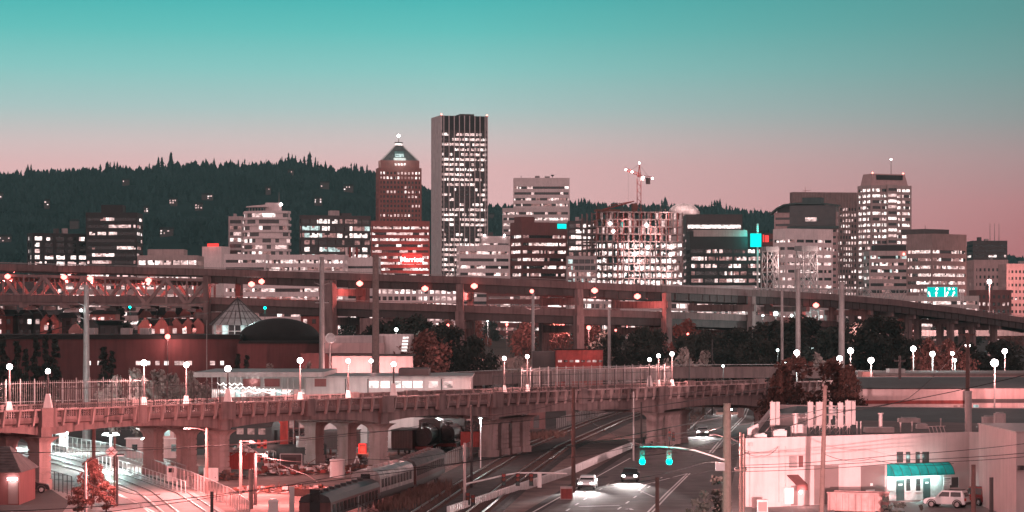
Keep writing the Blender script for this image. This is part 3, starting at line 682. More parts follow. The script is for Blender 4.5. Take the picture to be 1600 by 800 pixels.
# tapered tower with mast
def mast_tower():
    D = 1850; x, y, rz, W, d = plan(1361, 1428, D, 'L', 16, 22, 28)
    t = thing('office_tower', 'tall setback office tower with a thin mast and well lit floors', 'building', (x, y, 0), rz); rng = random.Random(31); wb = MB()
    zt = Zy(289, D)
    storeys(t, wb, W, d, -1, zt, 3.9, 1.9, 1.1, .58, 'wall_tan', 7, 1.1, .35, ['lit_white', 'lit_warm', 'lit_white'], 'glass_dark', rng, cap=.4, zlo=14)
    wb.box(W * .38, W * .62, -1.6, .3, 6, zt + .4, 'wall_tan')
    wb.build('wall', t)
    for q in range(24):
        z = zt - (q + 1) * 3.9
        MB().box(W * .40, W * .60, -1.7, -1.62, z + .2, z + 2.0, rng.choice(('lit_white', 'glass_dark', 'lit_warm', 'glass_dark'))).build('bay_window', t, fix=False)
    zz = Zy(271, D)
    MB().hull([(1, 1.2, zt + .01), (W - 2, 1.2, zt + .01), (W - 2, d - 2, zt + .01), (1, d - 2, zt + .01)], [(2, 2, zz), (W - 4, 2, zz), (W - 4, d - 4, zz), (2, d - 4, zz)], 'wall_rose').build('crown', t)
    MB().box(5, W - 6, 1.2, 1.75, zz - 4, zz - .8, 'wall_dark').build('louvre', t)
    MB().tube((W * .55, 3, zt), (W * .55, 3, Zy(249, D)), .4, .15, 'steel_grey').build('mast', t)
    for q in ((W * .55, 3, Zy(249, D)), (2.5, 2.4, zz), (W - 5, 2.4, zz)):
        MB().lathe([(.1, q[2]), (.7, q[2] + .5), (.1, q[2] + 1.2)], 'globe' if q[2] > zz + 3 else 'beacon', 8, q[:2]).build('beacon', t)
    wb2 = MB(); t2 = thing('office_tower', 'darker narrow wing stepping down beside the mast tower', 'building', (X(1345, D + 25), D + 25, 0)); W2 = X(1368, D) - X(1345, D)
    storeys(t2, wb2, W2, 20, -1, Zy(300, D), 3.9, 1.9, 1.2, .2, 'wall_charcoal', 0, .5, .35, None, 'glass_dark', rng, zlo=14); wb2.build('wall', t2)
mast_tower()
t, W, d, zt = bld('office_building', 'middle height banded office with a dark roof cap and small red light', 1358, 1420, 392, 1480, None, depth=25, storey=3.7, win=1.6, bay=1.1, lit=.50, wall='wall_grey', plant=0, cap=.5, mats=['lit_white', 'lit_warm', 'lit_cool', 'lit_dim'])
block(t, 'roof_cap', W * .15, W * .95, 2, 15, zt, zt + 3.2, 'wall_dark')
MB().lathe([(.1, zt - 2.5), (.8, zt - 1.7), (.1, zt - .9)], 'beacon', 8, (W * .87, -.7)).build('roof_lamp', t)
t, W, d, zt = bld('office_building', 'broad brown banded office block with a blank tall parapet', 1456, 1519, 365, 1400, 'L', 34, 40, storey=3.95, win=1.6, bay=1.0, lit=.60, wall='wall_brown', plant=0, cap=6)
block(t, 'penthouse', W * .05, W * .75, 6, 22, zt, zt + 2.6, 'wall_charcoal'); MB().tube((4, 8, zt), (4, 8, zt + 4.5), .15, .1, 'steel_dark').build('antenna', t)
t, W, d, zt = bld('apartment_building', 'dark distant building topped by three thin antennas', 1520, 1574, 376, 1900, None, depth=25, storey=3.6, win=1.5, bay=1.8, lit=.12, wall='wall_charcoal', plant=2)
for q in (.52, .65, .78): MB().tube((W * q, 3, zt), (W * q, 3, zt + 12), .25, .12, 'steel_grey').build('antenna', t)
bld('stone_building', 'rose stone building with rows of small square windows', 1522, 1575, 406, 1600, None, depth=25, storey=4.2, win=1.8, bay=1.3, lit=.14, wall='wall_rose', pier=2.6, pw=1.3, plant=2, cap=2.5)
bld('stone_building', 'floodlit pink stone building with arched cornice at the end of the skyline', 1573, 1650, 412, 1450, None, depth=25, storey=3.5, win=1.5, bay=1.0, lit=.05, wall='wall_rose', pier=2.0, pw=1.0, plant=1, cap=1.5)
light('POINT', P(1590, 440, 1425), 26000, (1, .40, .36))
bld('brick_building', 'low dark brick building with scattered lit windows below the stone buildings', 1526, 1580, 453, 1250, None, depth=20, storey=3.3, win=1.5, bay=1.2, lit=.30, wall='wall_redbrown', pier=2.4, pw=1.1, plant=1)
# riverside rows seen between the two bridge decks
bld('riverside_apartments', 'long riverside apartment block with white balcony frames and square lit windows', 587, 716, 446, 1180, None, depth=16, storey=2.9, win=1.7, bay=1.25, lit=.72, wall='wall_white', pier=2.5, pw=.8, inset=.9, mats=['lit_white', 'lit_warm', 'lit_warm'], plant=0)
bld('riverside_offices', 'riverside office block of white bands seen through the bridge truss', 350, 520, 441, 1200, None, depth=16, storey=3.6, win=1.5, bay=1.0, lit=.55, wall='wall_white', plant=0)
bld('riverside_offices', 'second riverside office row with long lit strips behind the truss', 100, 300, 436, 1220, None, depth=16, storey=3.9, win=1.5, bay=1.2, lit=.60, wall='wall_tan', plant=0)
bld('riverside_offices', 'riverside row with sparse lit windows near the end of the truss', -60, 90, 441, 1240, None, depth=16, storey=3.9, win=1.5, bay=1.2, lit=.42, wall='wall_charcoal', plant=0)
bld('riverside_apartments', 'pale riverside block glimpsed under the crane between the bridge decks', 890, 1180, 446, 1160, None, depth=14, storey=3.0, win=1.8, bay=1.2, lit=.62, wall='wall_grey', pier=3.6, pw=.5, inset=.6, plant=0)
bld('riverside_offices', 'low dark riverside block behind the bridge pier', 760, 880, 453, 1190, None, depth=14, storey=3.4, win=1.3, bay=1.4, lit=.22, wall='wall_redbrown', plant=0)
bld('riverside_apartments', 'low lit riverside row beside the freeway ramp', 1330, 1530, 462, 1190, None, depth=14, storey=3.2, win=1.4, bay=1.3, lit=.4, wall='wall_tan', plant=0)
# hillside houses
for q, (px_, py_, wpx, lab) in enumerate(HOUSES):
    D = house_at[q][1] + 12
    t = thing('hillside_house', lab, 'house', (X(px_, D), D - 12, hz(X(px_, D), D) + 1.5), 0, 'houses on the wooded hill'); Wd = .85 * wpx / F * D; rng = random.Random(q)
    MB().box(-Wd / 2, Wd / 2, 0, 9, -9, 6.2, 'wall_charcoal').build('wall', t)
    MB().hull([(-Wd / 2 - .5, -.6, 6.25), (Wd / 2 + .5, -.6, 6.25), (Wd / 2 + .5, 9.6, 6.25), (-Wd / 2 - .5, 9.6, 6.25)], [(-Wd / 2, 4, 8.6), (Wd / 2, 4, 8.6), (Wd / 2, 5, 8.6), (-Wd / 2, 5, 8.6)], 'roof_dark').build('roof', t)
    k = max(2, int(Wd / 3.4))
    for f in (0, 1):
        for a in range(k):
            if rng.random() < (.75 if q in (0, 1, 4) else .45):
                x0 = -Wd / 2 + (a + .2) * Wd / k; MB().box(x0, x0 + Wd / k * rng.uniform(.25, .7), -.08, -.02, .3 + f * 3, rng.uniform(1.3, 2.5) + f * 3, rng.choice(('lit_white', 'lit_warm', 'lit_mid'))).build('window', t)
# ------------------------------------------------------------------ double-deck freeway bridge
def frames(pts, tilt=None):
    out = []
    for i, p in enumerate(pts):
        a = pts[max(0, i - 1)]; b = pts[min(len(pts) - 1, i + 1)]
        d = Vector((b[0] - a[0], b[1] - a[1], 0)).normalized()
        l = Vector((-d.y, d.x, 0))           # to the left of travel = away from the camera when travelling to the right
        out.append((Vector(p), l, tilt[i] if tilt else 0))
    return out
def along(pts, n):
    out = []
    for a, b in zip(pts, pts[1:]):
        for i in range(n): out.append(Vector(a).lerp(Vector(b), i / n))
    out.append(Vector(pts[-1])); return out
UP = [(-220, 406, 740), (-80, 410, 725), (0, 412, 720), (160, 416, 712), (325, 420, 705), (520, 426, 690), (720, 432, 680), (900, 440, 683), (1100, 449, 709), (1200, 453.5, 728), (1300, 459, 752), (1400, 468, 780), (1500, 481, 812), (1600, 496, 850), (1720, 516, 900)]
LO = [(-220, 458, 740), (-80, 460, 725), (0, 461, 720), (160, 462, 712), (325, 464, 705), (520, 471, 690), (700, 476, 680), (900, 483, 683), (1050, 487, 702), (1182, 492, 724), (1260, 498, 750), (1330, 505, 790)]
upp = [P(*q) for q in UP]; lop = [P(*q) for q in LO]
UF = frames(along(upp, 3), [0.07 * ss(1150, 1480, 800 + p.x * F / p.y) for p in along(upp, 3)])
LF = frames(along(lop, 3))
def bridge():
    t = thing('double_deck_bridge', 'double deck freeway bridge on tall concrete columns crossing the whole view', 'bridge', (0, 0, 0))
    ut = [f for f in UF if 800 + f[0].x * F / f[0].y <= 335]; ug = [f for f in UF if 800 + f[0].x * F / f[0].y >= 320]
    lt_ = [f for f in LF if 800 + f[0].x * F / f[0].y <= 335]; lg = [f for f in LF if 800 + f[0].x * F / f[0].y >= 320]
    for FR, nm, Wd, gd in ((UF, 'upper', 17, 1.9), (LF, 'lower', 17, 1.9)):
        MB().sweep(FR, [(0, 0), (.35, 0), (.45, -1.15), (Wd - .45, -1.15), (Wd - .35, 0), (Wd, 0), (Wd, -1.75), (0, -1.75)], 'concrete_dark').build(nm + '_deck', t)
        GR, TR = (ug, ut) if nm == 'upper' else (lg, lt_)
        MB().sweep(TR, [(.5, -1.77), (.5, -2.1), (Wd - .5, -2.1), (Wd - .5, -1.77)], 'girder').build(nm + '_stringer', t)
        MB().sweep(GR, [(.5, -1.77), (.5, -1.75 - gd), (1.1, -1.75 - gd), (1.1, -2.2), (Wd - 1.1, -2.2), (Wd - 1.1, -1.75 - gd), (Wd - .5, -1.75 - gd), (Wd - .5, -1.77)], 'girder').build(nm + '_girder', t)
        r = MB()
        for o_ in (.12, Wd - .12): r.sweep(FR, [(o_ - .05, .28), (o_ + .05, .28), (o_ + .05, .38), (o_ - .05, .38)], 'steel_grey')
        k = 0
        r.build(nm + '_railing', t)
    st = MB().box(-.06, .06, -.125, .125, 0, 1.8, 'girder').build('stiffener', t); k = 0
    for (p, l, tl) in [f for f in frames(along(upp, 9)) if 326 < 800 + f[0].x * F / f[0].y < 1640]:
        o = st if k == 0 else clone(st, t, (0, 0, 0)); k += 1
        o.location = p + l * .42 + Vector((0, 0, -1.76 - 1.85)); o.rotation_euler = (0, 0, math.atan2(l.y, l.x) + R(90))
    # truss span on the western... left side
    a = P(-90, 417, 725); u0 = P(-90, 423, 725); lo0 = P(-90, 474, 725)
    n = 13; x0, x1 = -90, 324
    for off, nm in ((-.35, 'near_truss'), (17.35, 'far_truss')):
        m = MB(); top = []; bot = []
        for i in range(n * 2 + 1):
            px_ = x0 + (x1 - x0) * i / (n * 2); D = 725 - 20 * (px_ + 80) / 405
            top.append(P(px_, 414 + 9 * (px_ + 80) / 405, D) + Vector((0, off, -2.4))); bot.append(P(px_, 462.5 + 4 * (px_ + 80) / 405, D) + Vector((0, off, -1.7)))
        for T in (top, bot):
            for p, q in zip(T, T[1:]): m.cbox(((p + q) / 2) + Vector((0, 0, -.35)), (q - p).length + .05, .5, .7, math.atan2(q.y - p.y, q.x - p.x), 'truss_steel')
        for i in range(len(top)):
            if i % 2 == 0:
                m.tube(bot[i], top[i], .36, .36, 'truss_steel', 4)
            if i % 4 == 0:
                m.cbox(bot[i] + Vector((0, 0, -1.1)), 2.4, .6, 1.6, 0, 'truss_steel')
                for j in (i - 2, i + 2):
                    if 0 <= j < len(top): m.tube(bot[i], top[j], .58, .58, 'truss_steel', 4)
            elif i % 4 == 2:
                m.cbox(top[i] + Vector((0, 0, -.8)), 2.0, .56, 1.2, 0, 'truss_steel')
        m.build(nm, t)
    m = MB()
    for i in range(0, n * 4 + 1):
        px_ = x0 + (x1 - x0) * i / (n * 4); D = 725 - 20 * (px_ + 80) / 405
        p = P(px_, 414 + 9 * (px_ + 80) / 405, D) + Vector((0, 0, -3.2)); m.box(p.x - .16, p.x + .16, p.y, p.y + 17, p.z - .6, p.z + .3, 'truss_steel')
        if i % 4 == 0:
            p = P(px_, 462.5 + 4 * (px_ + 80) / 405, D) + Vector((0, 0, -2.2)); m.box(p.x - .25, p.x + .25, p.y - .2, p.y + 17.3, p.z - 1.2, p.z - .2, 'truss_steel')
    m.build('floor_beam', t)
    # end posts of the truss and the columns: (px, D, near r)
    def pick(FR, px_):
        return min(FR, key=lambda f: abs(800 + f[0].x * F / f[0].y - px_))
    for px_, w1, w2, off in ((322, 1.2, 1.2, -.6), (527, 1.35, 1.35, -1.9), (721, .85, 1.05, -1.6), (895, .8, 1.0, -1.6), (1050, .8, 1.0, -1.6), (1180, .75, .9, -1.6)):
        f = pick(UF, px_); g = pick(LF, px_); ang = math.atan2(f[1].y, f[1].x) - R(90)
        ztop = f[0].z - 1.9; zl = g[0].z - 1.6
        for o_, nm in ((off, 'column'), (18.4, 'column')):
            b = f[0] + f[1] * o_; c = MB()
            m_ = 'concrete_pale' if o_ < 0 else 'concrete'
            if px_ == 322: c.cbox((b.x, b.y, 0), 1.5, 1.6, ztop, ang, 'concrete_dark')
            else:
                c.cbox((b.x, b.y, 0), w2 * 2, w2 * 2, zl, ang, 'concrete'); c.cbox((b.x, b.y, zl), w1 * 2, w1 * 2, ztop - zl, ang, 'concrete')
            c.build(nm, t)
        for z, dp in ((ztop - 3.9, 1.8), (zl - 4.3, 1.9)):
            if px_ == 322: continue
            cm = f[0] + f[1] * 8.4; m = MB().cbox((cm.x, cm.y, z), 1.3, 22.5, dp, ang, 'concrete')
            m.build('cross_beam', t)
    for px_, wd in ((451, 1.6),):
        f = pick(UF, px_); b = f[0] + f[1] * 18.6
        MB().cbox((b.x, b.y, 0), wd * 2, 3, f[0].z - 3, 0, 'red_steel').build('column', t)
    f = pick(LF, 550); b = f[0] + f[1] * 6
    MB().cbox((b.x + 3, b.y, 0), 16, 10, f[0].z - 3.9, R(3), 'concrete').build('abutment', t)
    f = pick(LF, 300); b = f[0] + f[1] * 8
    MB().cbox((b.x, b.y, 0), 13, 14, f[0].z - 3.9, R(3), 'concrete_dark').build('pier', t)
    for px_ in (1255, 1352, 1395, 1447, 1490, 1537, 1583):
        f = pick(UF, px_); ang = math.atan2(f[1].y, f[1].x) - R(90)
        for o_ in (3.2, 13.8):
            b = f[0] + f[1] * o_; MB().cbox((b.x, b.y, 0), 1.7, 1.7, f[0].z - 3.4 + o_ * f[2], ang, 'concrete').build('column', t)
        cm = f[0] + f[1] * 8.5; MB().cbox((cm.x, cm.y, f[0].z - 4.7 + 8.5 * f[2] - .6), 1.5, 15, 1.4, ang, 'concrete').build('cross_beam', t)
    # sodium lamps fixed under the upper deck
    n_ = 0
    for px_, py_, o_ in ((12, 432, -1.3), (100, 433, -1.3), (141, 435, -1.2), (232, 438, -1.3), (393, 444, -1), (409, 440, -1), (562, 443, -1), (664, 451, -1), (741, 447, -1), (929, 454, -1), (996, 463, -1), (1275, 477, -1)):
        f = pick(UF, px_); D = f[0].y + o_; q = P(px_, py_, D)
        l = MB().lathe([(.12, q.z - .7), (.8, q.z - .25), (.8, q.z + .25), (.12, q.z + .7)], 'globe_red', 10, (q.x, q.y)).build('deck_lamp', t)
        MB().tube((q.x, q.y, q.z + .5), (q.x, q.y, q.z + 1.4), .1, .1, 'steel_dark').build('lamp_bracket', t)
        light('POINT', (q.x, q.y + 5.5, q.z - (1.2 if px_ < 300 else 1.9)), 5500 if px_ < 300 else 3200, (1, .20, .18), t)
bridge()
# another, lower ramp behind the right end, lit by added point lights in place of traffic
def ramp():
    pts = [P(1330, 512, 930), P(1450, 516, 940), P(1560, 516, 950), P(1720, 514, 960)]
    FR = frames(along(pts, 3)); t = thing('freeway_ramp', 'lower concrete ramp glimpsed between the columns under the bridge end', 'ramp', (0, 0, 0))
    MB().sweep(FR, [(0, 0), (.3, 0), (.35, -.8), (12, -.8), (12, 0), (12.4, 0), (12.4, -2), (0, -2)], 'concrete').build('deck', t)
    for f in FR[::2]: MB().cbox(tuple(f[0].xy + f[1].xy * 6) + (0,), 1.6, 1.6, f[0].z - 2.02, 0, 'concrete_dark').build('column', t)
    for px_ in (1380, 1470, 1560):
        q = P(px_, 505, 925); light('POINT', (q.x, q.y, q.z + 3), 30000, PINKW, t)
ramp()
# highway sign on its cantilever
def highway_sign():
    f = min(UF, key=lambda f: abs(800 + f[0].x * F / f[0].y - 1505)); D = f[0].y + 9
    t = thing('highway_sign', 'lit teal highway sign hung from a truss pole beside the freeway', 'road sign', (X(1503, D), D, f[0].z - 1))
    o = t.location; q = lambda px_, py_, dy=0: P(px_, py_, D + dy) - Vector(o)
    m = MB()
    for a in (-.35, .35): m.tube((a, 0, -.5), (a, 0, q(0, 451).z), .14, .12, 'white_paint', 6)
    z = 0; s = 1
    zt = q(0, 451).z
    while z < zt - .8: m.tube((-.35 * s, 0, z), (.35 * s, 0, z + .8), .07, .07, 'white_paint', 4); z += .8; s = -s
    m.build('pole', t)
    a = MB()
    for zz in (q(0, 455).z, q(0, 461).z): a.tube((q(1436, 0).x, .35, zz), (.3, .35, zz), .09, .09, 'white_paint', 6)
    xx = q(1436, 0).x; s = 0
    while xx < -.6: a.tube((xx, .35, q(0, 455 if s % 2 else 461).z), (xx + .9, .35, q(0, 461 if s % 2 else 455).z), .06, .06, 'white_paint', 4); xx += .9; s += 1
    a.build('arm', t)
    x0, x1 = q(1448.5, 0).x, q(1496.5, 0).x; z0, z1 = q(0, 464.5).z, q(0, 448).z
    MB().box(x0, x1, -.02, .12, z0, z1, 'sign_glow').build('sign_panel', t)
    w_ = MB(); e = .12; K = (x1 - x0) / 6.4
    for b_ in ((x0, x1, z0, z0 + e), (x0, x1, z1 - e, z1), (x0, x0 + e, z0 + e, z1 - e), (x1 - e, x1, z0 + e, z1 - e)): w_.box(b_[0], b_[1], -.06, -.023, b_[2], b_[3], 'white_paint')
    xm = x0 + (x1 - x0) * .58; w_.box(xm - .05, xm + .05, -.06, -.023, z0 + e, z1 - e, 'neon_white')
    for (cx_, lean) in ((.10, -.35), (.30, 0), (.62, .4), (.82, .5)):
        c = x0 + (x1 - x0) * cx_; w_.hull([(c - .1 * K, -.06, z0 + .25), (c + .1 * K, -.06, z0 + .25), (c + .1 * K, -.03, z0 + .25), (c - .1 * K, -.03, z0 + .25)], [(c - .1 * K + lean, -.06, z0 + 1.2), (c + .1 * K + lean, -.06, z0 + 1.2), (c + .1 * K + lean, -.03, z0 + 1.2), (c - .1 * K + lean, -.03, z0 + 1.2)], 'neon_white')
        w_.hull([(c + lean - .36, -.06, z0 + 1.2), (c + lean + .36, -.06, z0 + 1.2), (c + lean + .36, -.03, z0 + 1.2), (c + lean - .36, -.03, z0 + 1.2)], [(c + lean * 1.2, -.06, z0 + 1.75), (c + lean * 1.2 + .01, -.06, z0 + 1.75), (c + lean * 1.2 + .01, -.03, z0 + 1.75), (c + lean * 1.2, -.03, z0 + 1.75)], 'neon_white')
    for cx_, s_ in ((.32, .42), (.72, .36), (.86, .3)):
        c = x0 + (x1 - x0) * cx_; zc = z1 - .65
        w_.hull([(c + s_ * math.cos(k_ * 1.047), -.06, zc + s_ * math.sin(k_ * 1.047)) for k_ in range(6)], [(c + s_ * math.cos(k_ * 1.047), -.03, zc + s_ * math.sin(k_ * 1.047)) for k_ in range(6)], 'neon_white')
    w_.box(x0 + (x1 - x0) * .66, x1 - .3, -.06, -.03, z0 + .2, z0 + .38, 'white_paint')
    w_.build('sign_legend', t)
highway_sign()

# ------------------------------------------------------------------ lift bridge towers behind the freeway
def lattice_tower(px_, D, wpx, yt, label):
    t = thing('lattice_tower', label, 'bridge tower', (X(px_, D), D, 0), R(20), 'steel towers of the lift bridge'); h = wpx / F * D / 2; zt = Zy(yt, D); m = MB(); z0 = 4
    for a in (-1, 1):
        for b in (-1, 1): m.tube((a * h * 1.25, b * h * 1.25, z0), (a * h * .9, b * h * .9, zt), .35, .3, 'steel_grey', 5)
    n = 5
    for i in range(n):
        za, zb = z0 + (zt - z0) * i / n, z0 + (zt - z0) * (i + 1) / n; f = 1.25 - .35 * i / n; g = 1.25 - .35 * (i + 1) / n
        for b in (-1, 1):
            m.tube((-h * f, b * h * f, za), (h * g, b * h * g, zb), .2, .2, 'steel_grey', 4); m.tube((h * f, b * h * f, za), (-h * g, b * h * g, zb), .2, .2, 'steel_grey', 4)
            m.tube((b * h * f, -h * f, za), (b * h * g, h * g, zb), .2, .2, 'steel_grey', 4); m.tube((-h * g, b * h * g, zb), (h * g, b * h * g, zb), .22, .22, 'steel_grey', 4)
    m.build('lattice', t)
    s = MB().box(-h * 1.1, h * 1.1, -h, h, zt, zt + 2, 'steel_grey'); s.build('sheave_house', t)
    light('POINT', (0, -h * 2.2, z0 + 6), 14000, LED, t); light('POINT', (h * 1.5, -h * 2, zt - 4), 4500, PINKW, t)
lattice_tower(1203, 1150, 20, 393, 'steel lattice lift tower beside the teal sign building')
lattice_tower(1260, 1120, 26, 392, 'broader steel lattice lift tower before the chalk white office block')
t = thing('truss_bridge', 'pale steel truss of the old lift bridge glimpsed below the freeway', 'bridge', (0, 0, 0))
a, b = P(1180, 478, 1100), P(1420, 480, 1085)
for o_ in (0, 9):
    m = MB()
    for i in range(16):
        p, q = a.lerp(b, i / 16), a.lerp(b, (i + 1) / 16); up = Vector((0, 0, 7)); o = Vector((0, o_, 0))
        m.tube(p + o, q + o, .3, .3, 'steel_grey', 4); m.tube(p + o + up, q + o + up, .3, .3, 'steel_grey', 4); m.tube(p + o, q + o + up, .22, .22, 'steel_grey', 4) if i % 2 else m.tube(p + o + up, q + o, .22, .22, 'steel_grey', 4); m.tube(p + o, p + o + up, .18, .18, 'steel_grey', 4)
    m.build('truss', t)
MB().hull([a + Vector((0, 0, -1.4)), b + Vector((0, 0, -1.4)), b + Vector((0, 9, -1.4)), a + Vector((0, 9, -1.4))], [a + Vector((0, 0, -.5)), b + Vector((0, 0, -.5)), b + Vector((0, 9, -.5)), a + Vector((0, 9, -.5))], 'steel_grey').build('deck', t)
for f in (.05, .5, .95):
    p = a.lerp(b, f); MB().box(p.x - 2, p.x + 2, p.y, p.y + 9, 0, p.z - 1.42, 'concrete').build('pier', t)

# ------------------------------------------------------------------ trees
def crown_mesh(seed, r, h, z0, m, n=900, leaf=.5, lobes=9, trunk_r=.25, squash=1.0, cone=False):
    rg = random.Random(seed); mb = MB(); tb = MB()
    ct = []
    for q in range(lobes):
        a = rg.random() * 6.283; f = rg.random() ** .6; zf = rg.random()
        w_ = (1 - zf) * .95 + .08 if cone else math.sin(math.pi * (.12 + .82 * zf)) ** .7
        ct.append((Vector((math.cos(a) * r * w_ * f * .75, math.sin(a) * r * w_ * f * .75, z0 + h * zf)), r * rg.uniform(.22, .45) * (w_ * .7 + .3)))
    for q in range(n):
        c, s = ct[q % lobes]
        d = Vector((rg.gauss(0, 1), rg.gauss(0, 1), rg.gauss(0, .8))); d.normalize()
        p = c + d * s * rg.uniform(.45, 1.1)
        u = Vector((rg.gauss(0, 1), rg.gauss(0, 1), rg.gauss(0, 1))).normalized(); v = u.orthogonal().normalized(); e = leaf * rg.uniform(.5, 1.3)
        w2 = u.cross(v)
        mb.poly([p - v * e, p + w2 * e * .55, p + v * e, p - w2 * e * .55], m)
    tb.tube((0, 0, -.5), (0, 0, z0 + h * .45), trunk_r, trunk_r * .5, 'bark', 7)
    for c, s in ct[:7]: tb.tube((0, 0, z0 + (c.z - z0) * .35), c, trunk_r * .45, trunk_r * .12, 'bark', 5)
    return mb, tb
def tree_proto(name, label, cat='tree', group=None, **k):
    t = thing(name, label, cat, (0, -300, -50), 0, group); a, b = crown_mesh(**k)
    b.build('trunk', t); a.build('crown', t, fix=False); return t
P_D = tree_proto('broadleaf_tree', 'x', seed=1, r=3.6, h=6.5, z0=1.6, m='leaf_dark', n=3000, leaf=.25, lobes=30)
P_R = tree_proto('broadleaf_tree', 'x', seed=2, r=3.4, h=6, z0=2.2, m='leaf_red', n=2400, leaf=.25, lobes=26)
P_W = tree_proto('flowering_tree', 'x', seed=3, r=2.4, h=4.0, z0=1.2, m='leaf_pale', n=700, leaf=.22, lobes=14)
P_C = tree_proto('cypress_tree', 'x', seed=4, r=1.3, h=7.5, z0=.4, m='leaf_dark', n=900, leaf=.30, lobes=16, cone=True, trunk_r=.15)
used = set()
def plant(proto, px_, ytop, D, h0, wide, label, group, z=None):
    """a copy of PROTO (h0 tall) whose top shows at YTOP"""
    zb = gz(0, D) if z is None else z; hh = Zy(ytop, D) - zb; s = hh / h0
    loc = (X(px_, D), D, zb)
    if proto.name not in used:
        used.add(proto.name); proto.location = loc; proto.scale = (s * wide, s * wide, s); proto['label'] = label; proto['group'] = group; proto.rotation_euler = (0, 0, px_); return proto
    return dup(proto, loc, px_ * 1.7, label, group, (s * wide, s * wide, s))
HT = {P_D.name: 8.6, P_R.name: 8.2, P_W.name: 5.2, P_C.name: 7.9}
# dark trees below and behind the freeway
for q, (px_, yt, D, wd) in enumerate(((640, 492, 590, 1.2), (668, 515, 560, 1.0), (700, 505, 600, 1.0), (745, 524, 560, .9), (1010, 510, 600, 1.0), (955, 516, 620, 1.0), (1075, 520, 560, .9), (1110, 516, 610, 1.0), (1150, 512, 600, 1.2), (1215, 500, 640, 1.3), (1262, 492, 660, 1.3), (1330, 502, 640, 1.2), (1372, 492, 640, 1.1), (1405, 526, 600, 1.0), (1440, 530, 560, 1.0), (1290, 512, 570, 1.1), (1180, 528, 540, .9), (1500, 533, 560, 1.2), (1560, 531, 560, 1.2), (600, 500, 640, 1.0))):
    plant(P_D, px_, yt, D, 8.6, wd, 'dark leafy tree under the freeway, %s of its belt' % ORD[q], 'dark trees under the freeway')
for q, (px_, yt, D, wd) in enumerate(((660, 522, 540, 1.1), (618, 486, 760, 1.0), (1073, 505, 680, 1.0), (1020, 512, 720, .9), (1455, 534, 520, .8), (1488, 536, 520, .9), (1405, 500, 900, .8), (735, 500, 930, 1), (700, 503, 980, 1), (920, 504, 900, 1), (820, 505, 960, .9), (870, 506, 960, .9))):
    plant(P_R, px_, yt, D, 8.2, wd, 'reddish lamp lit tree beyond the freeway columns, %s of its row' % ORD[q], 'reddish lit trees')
for q, (px_, yt, D, wd) in enumerate(((215, 582, 400, 1.0), (248, 583, 405, 1.1), (180, 592, 400, .8), (270, 588, 410, .9), (300, 585, 420, .8), (1068, 548, 520, .8), (1100, 553, 520, .8), (480, 570, 470, .6), (420, 573, 470, .6), (1280, 556, 520, .9), (808, 562, 480, .7))):
    plant(P_W, px_, yt, D, 5.2, wd, 'pale blossoming shrub lit from above, %s from the truss end' % ORD[q], 'pale lit shrubs')
for q, (px_, yt, D, wd) in enumerate(((4, 528, 500, 1.2), (26, 536, 500, 1.1), (56, 530, 505, 1.0), (72, 527, 505, .9), (86, 532, 505, 1.1), (162, 545, 480, 1.2), (175, 551, 480, 1.0), (40, 548, 490, 1.0), (372, 556, 470, .9), (386, 558, 470, .9), (15, 495, 780, 1), (40, 488, 780, 1), (64, 492, 780, 1), (130, 490, 800, 1), (185, 478, 820, 1.6))):
    plant(P_C, px_, yt, D, 7.9, wd, 'narrow dark cypress by the long red hall, %s of its line' % ORD[q], 'dark cypresses by the long hall')
# parkland and riverside trees: many, small, under the bridge and in front of the city
rg = random.Random(44); q = 0
NUM = lambda n: (ORD[n] if n < 20 else ('twenty ' + ORD[n - 20] if n < 39 else 'last'))
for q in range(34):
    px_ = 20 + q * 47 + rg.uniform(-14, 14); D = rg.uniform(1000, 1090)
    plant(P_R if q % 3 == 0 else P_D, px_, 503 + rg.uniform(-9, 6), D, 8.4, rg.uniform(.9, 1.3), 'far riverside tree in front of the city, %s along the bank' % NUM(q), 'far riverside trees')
mb = MB()
for i in range(20):
    a, b = 820 + i * 12, 832 + i * 12
lw = MB(); 
for i in range(10):
    y0, y1 = 860 + i * 22, 882 + i * 22
    lw.poly([(X(650, 930), y0, gz(0, y0) + .3 + i * .62), (X(1010, 930), y0, gz(0, y0) + .3 + i * .62), (X(1010, 930), y1, gz(0, y1) + .3 + (i + 1) * .62), (X(650, 930), y1, gz(0, y1) + .3 + (i + 1) * .62)], 'lawn')
struct(lw.build('lawn'))

# ------------------------------------------------------------------ street lamps on the ground
lrg = random.Random(5)
def lamp(name, label, group, px_, py_, D, zb, kind='globe', r=.36, power=900, col=PINKW, pr=.11, m='steel_grey', base=False, side=-1):
    v_ = lrg.uniform(.78, 1.12); r *= v_; power *= v_ ** 2
    p = P(px_, py_, D); t = thing(name, label, 'street lamp', (p.x, p.y, zb), 0, group); h = p.z - zb
    MB().tube((0, 0, .02), (0, 0, h - r * .9), pr * 1.5, pr * .8, m, 8).build('pole', t)
    if base: MB().hull([(-.45, -.45, 0), (.45, -.45, 0), (.45, .45, 0), (-.45, .45, 0)], [(-.2, -.2, 1.5), (.2, -.2, 1.5), (.2, .2, 1.5), (-.2, .2, 1.5)], 'concrete_pale').build('base', t)
    prof = [(r * math.sin(math.pi * k_ / 8) + .01, h - r * math.cos(math.pi * k_ / 8)) for k_ in range(9)]
    MB().lathe(prof, kind, 14).build('globe', t, smooth=True)
    light('POINT', (.4, 1.5 if side > 0 else -1.5, h - r - .2), power, col, t, .3)
    return t
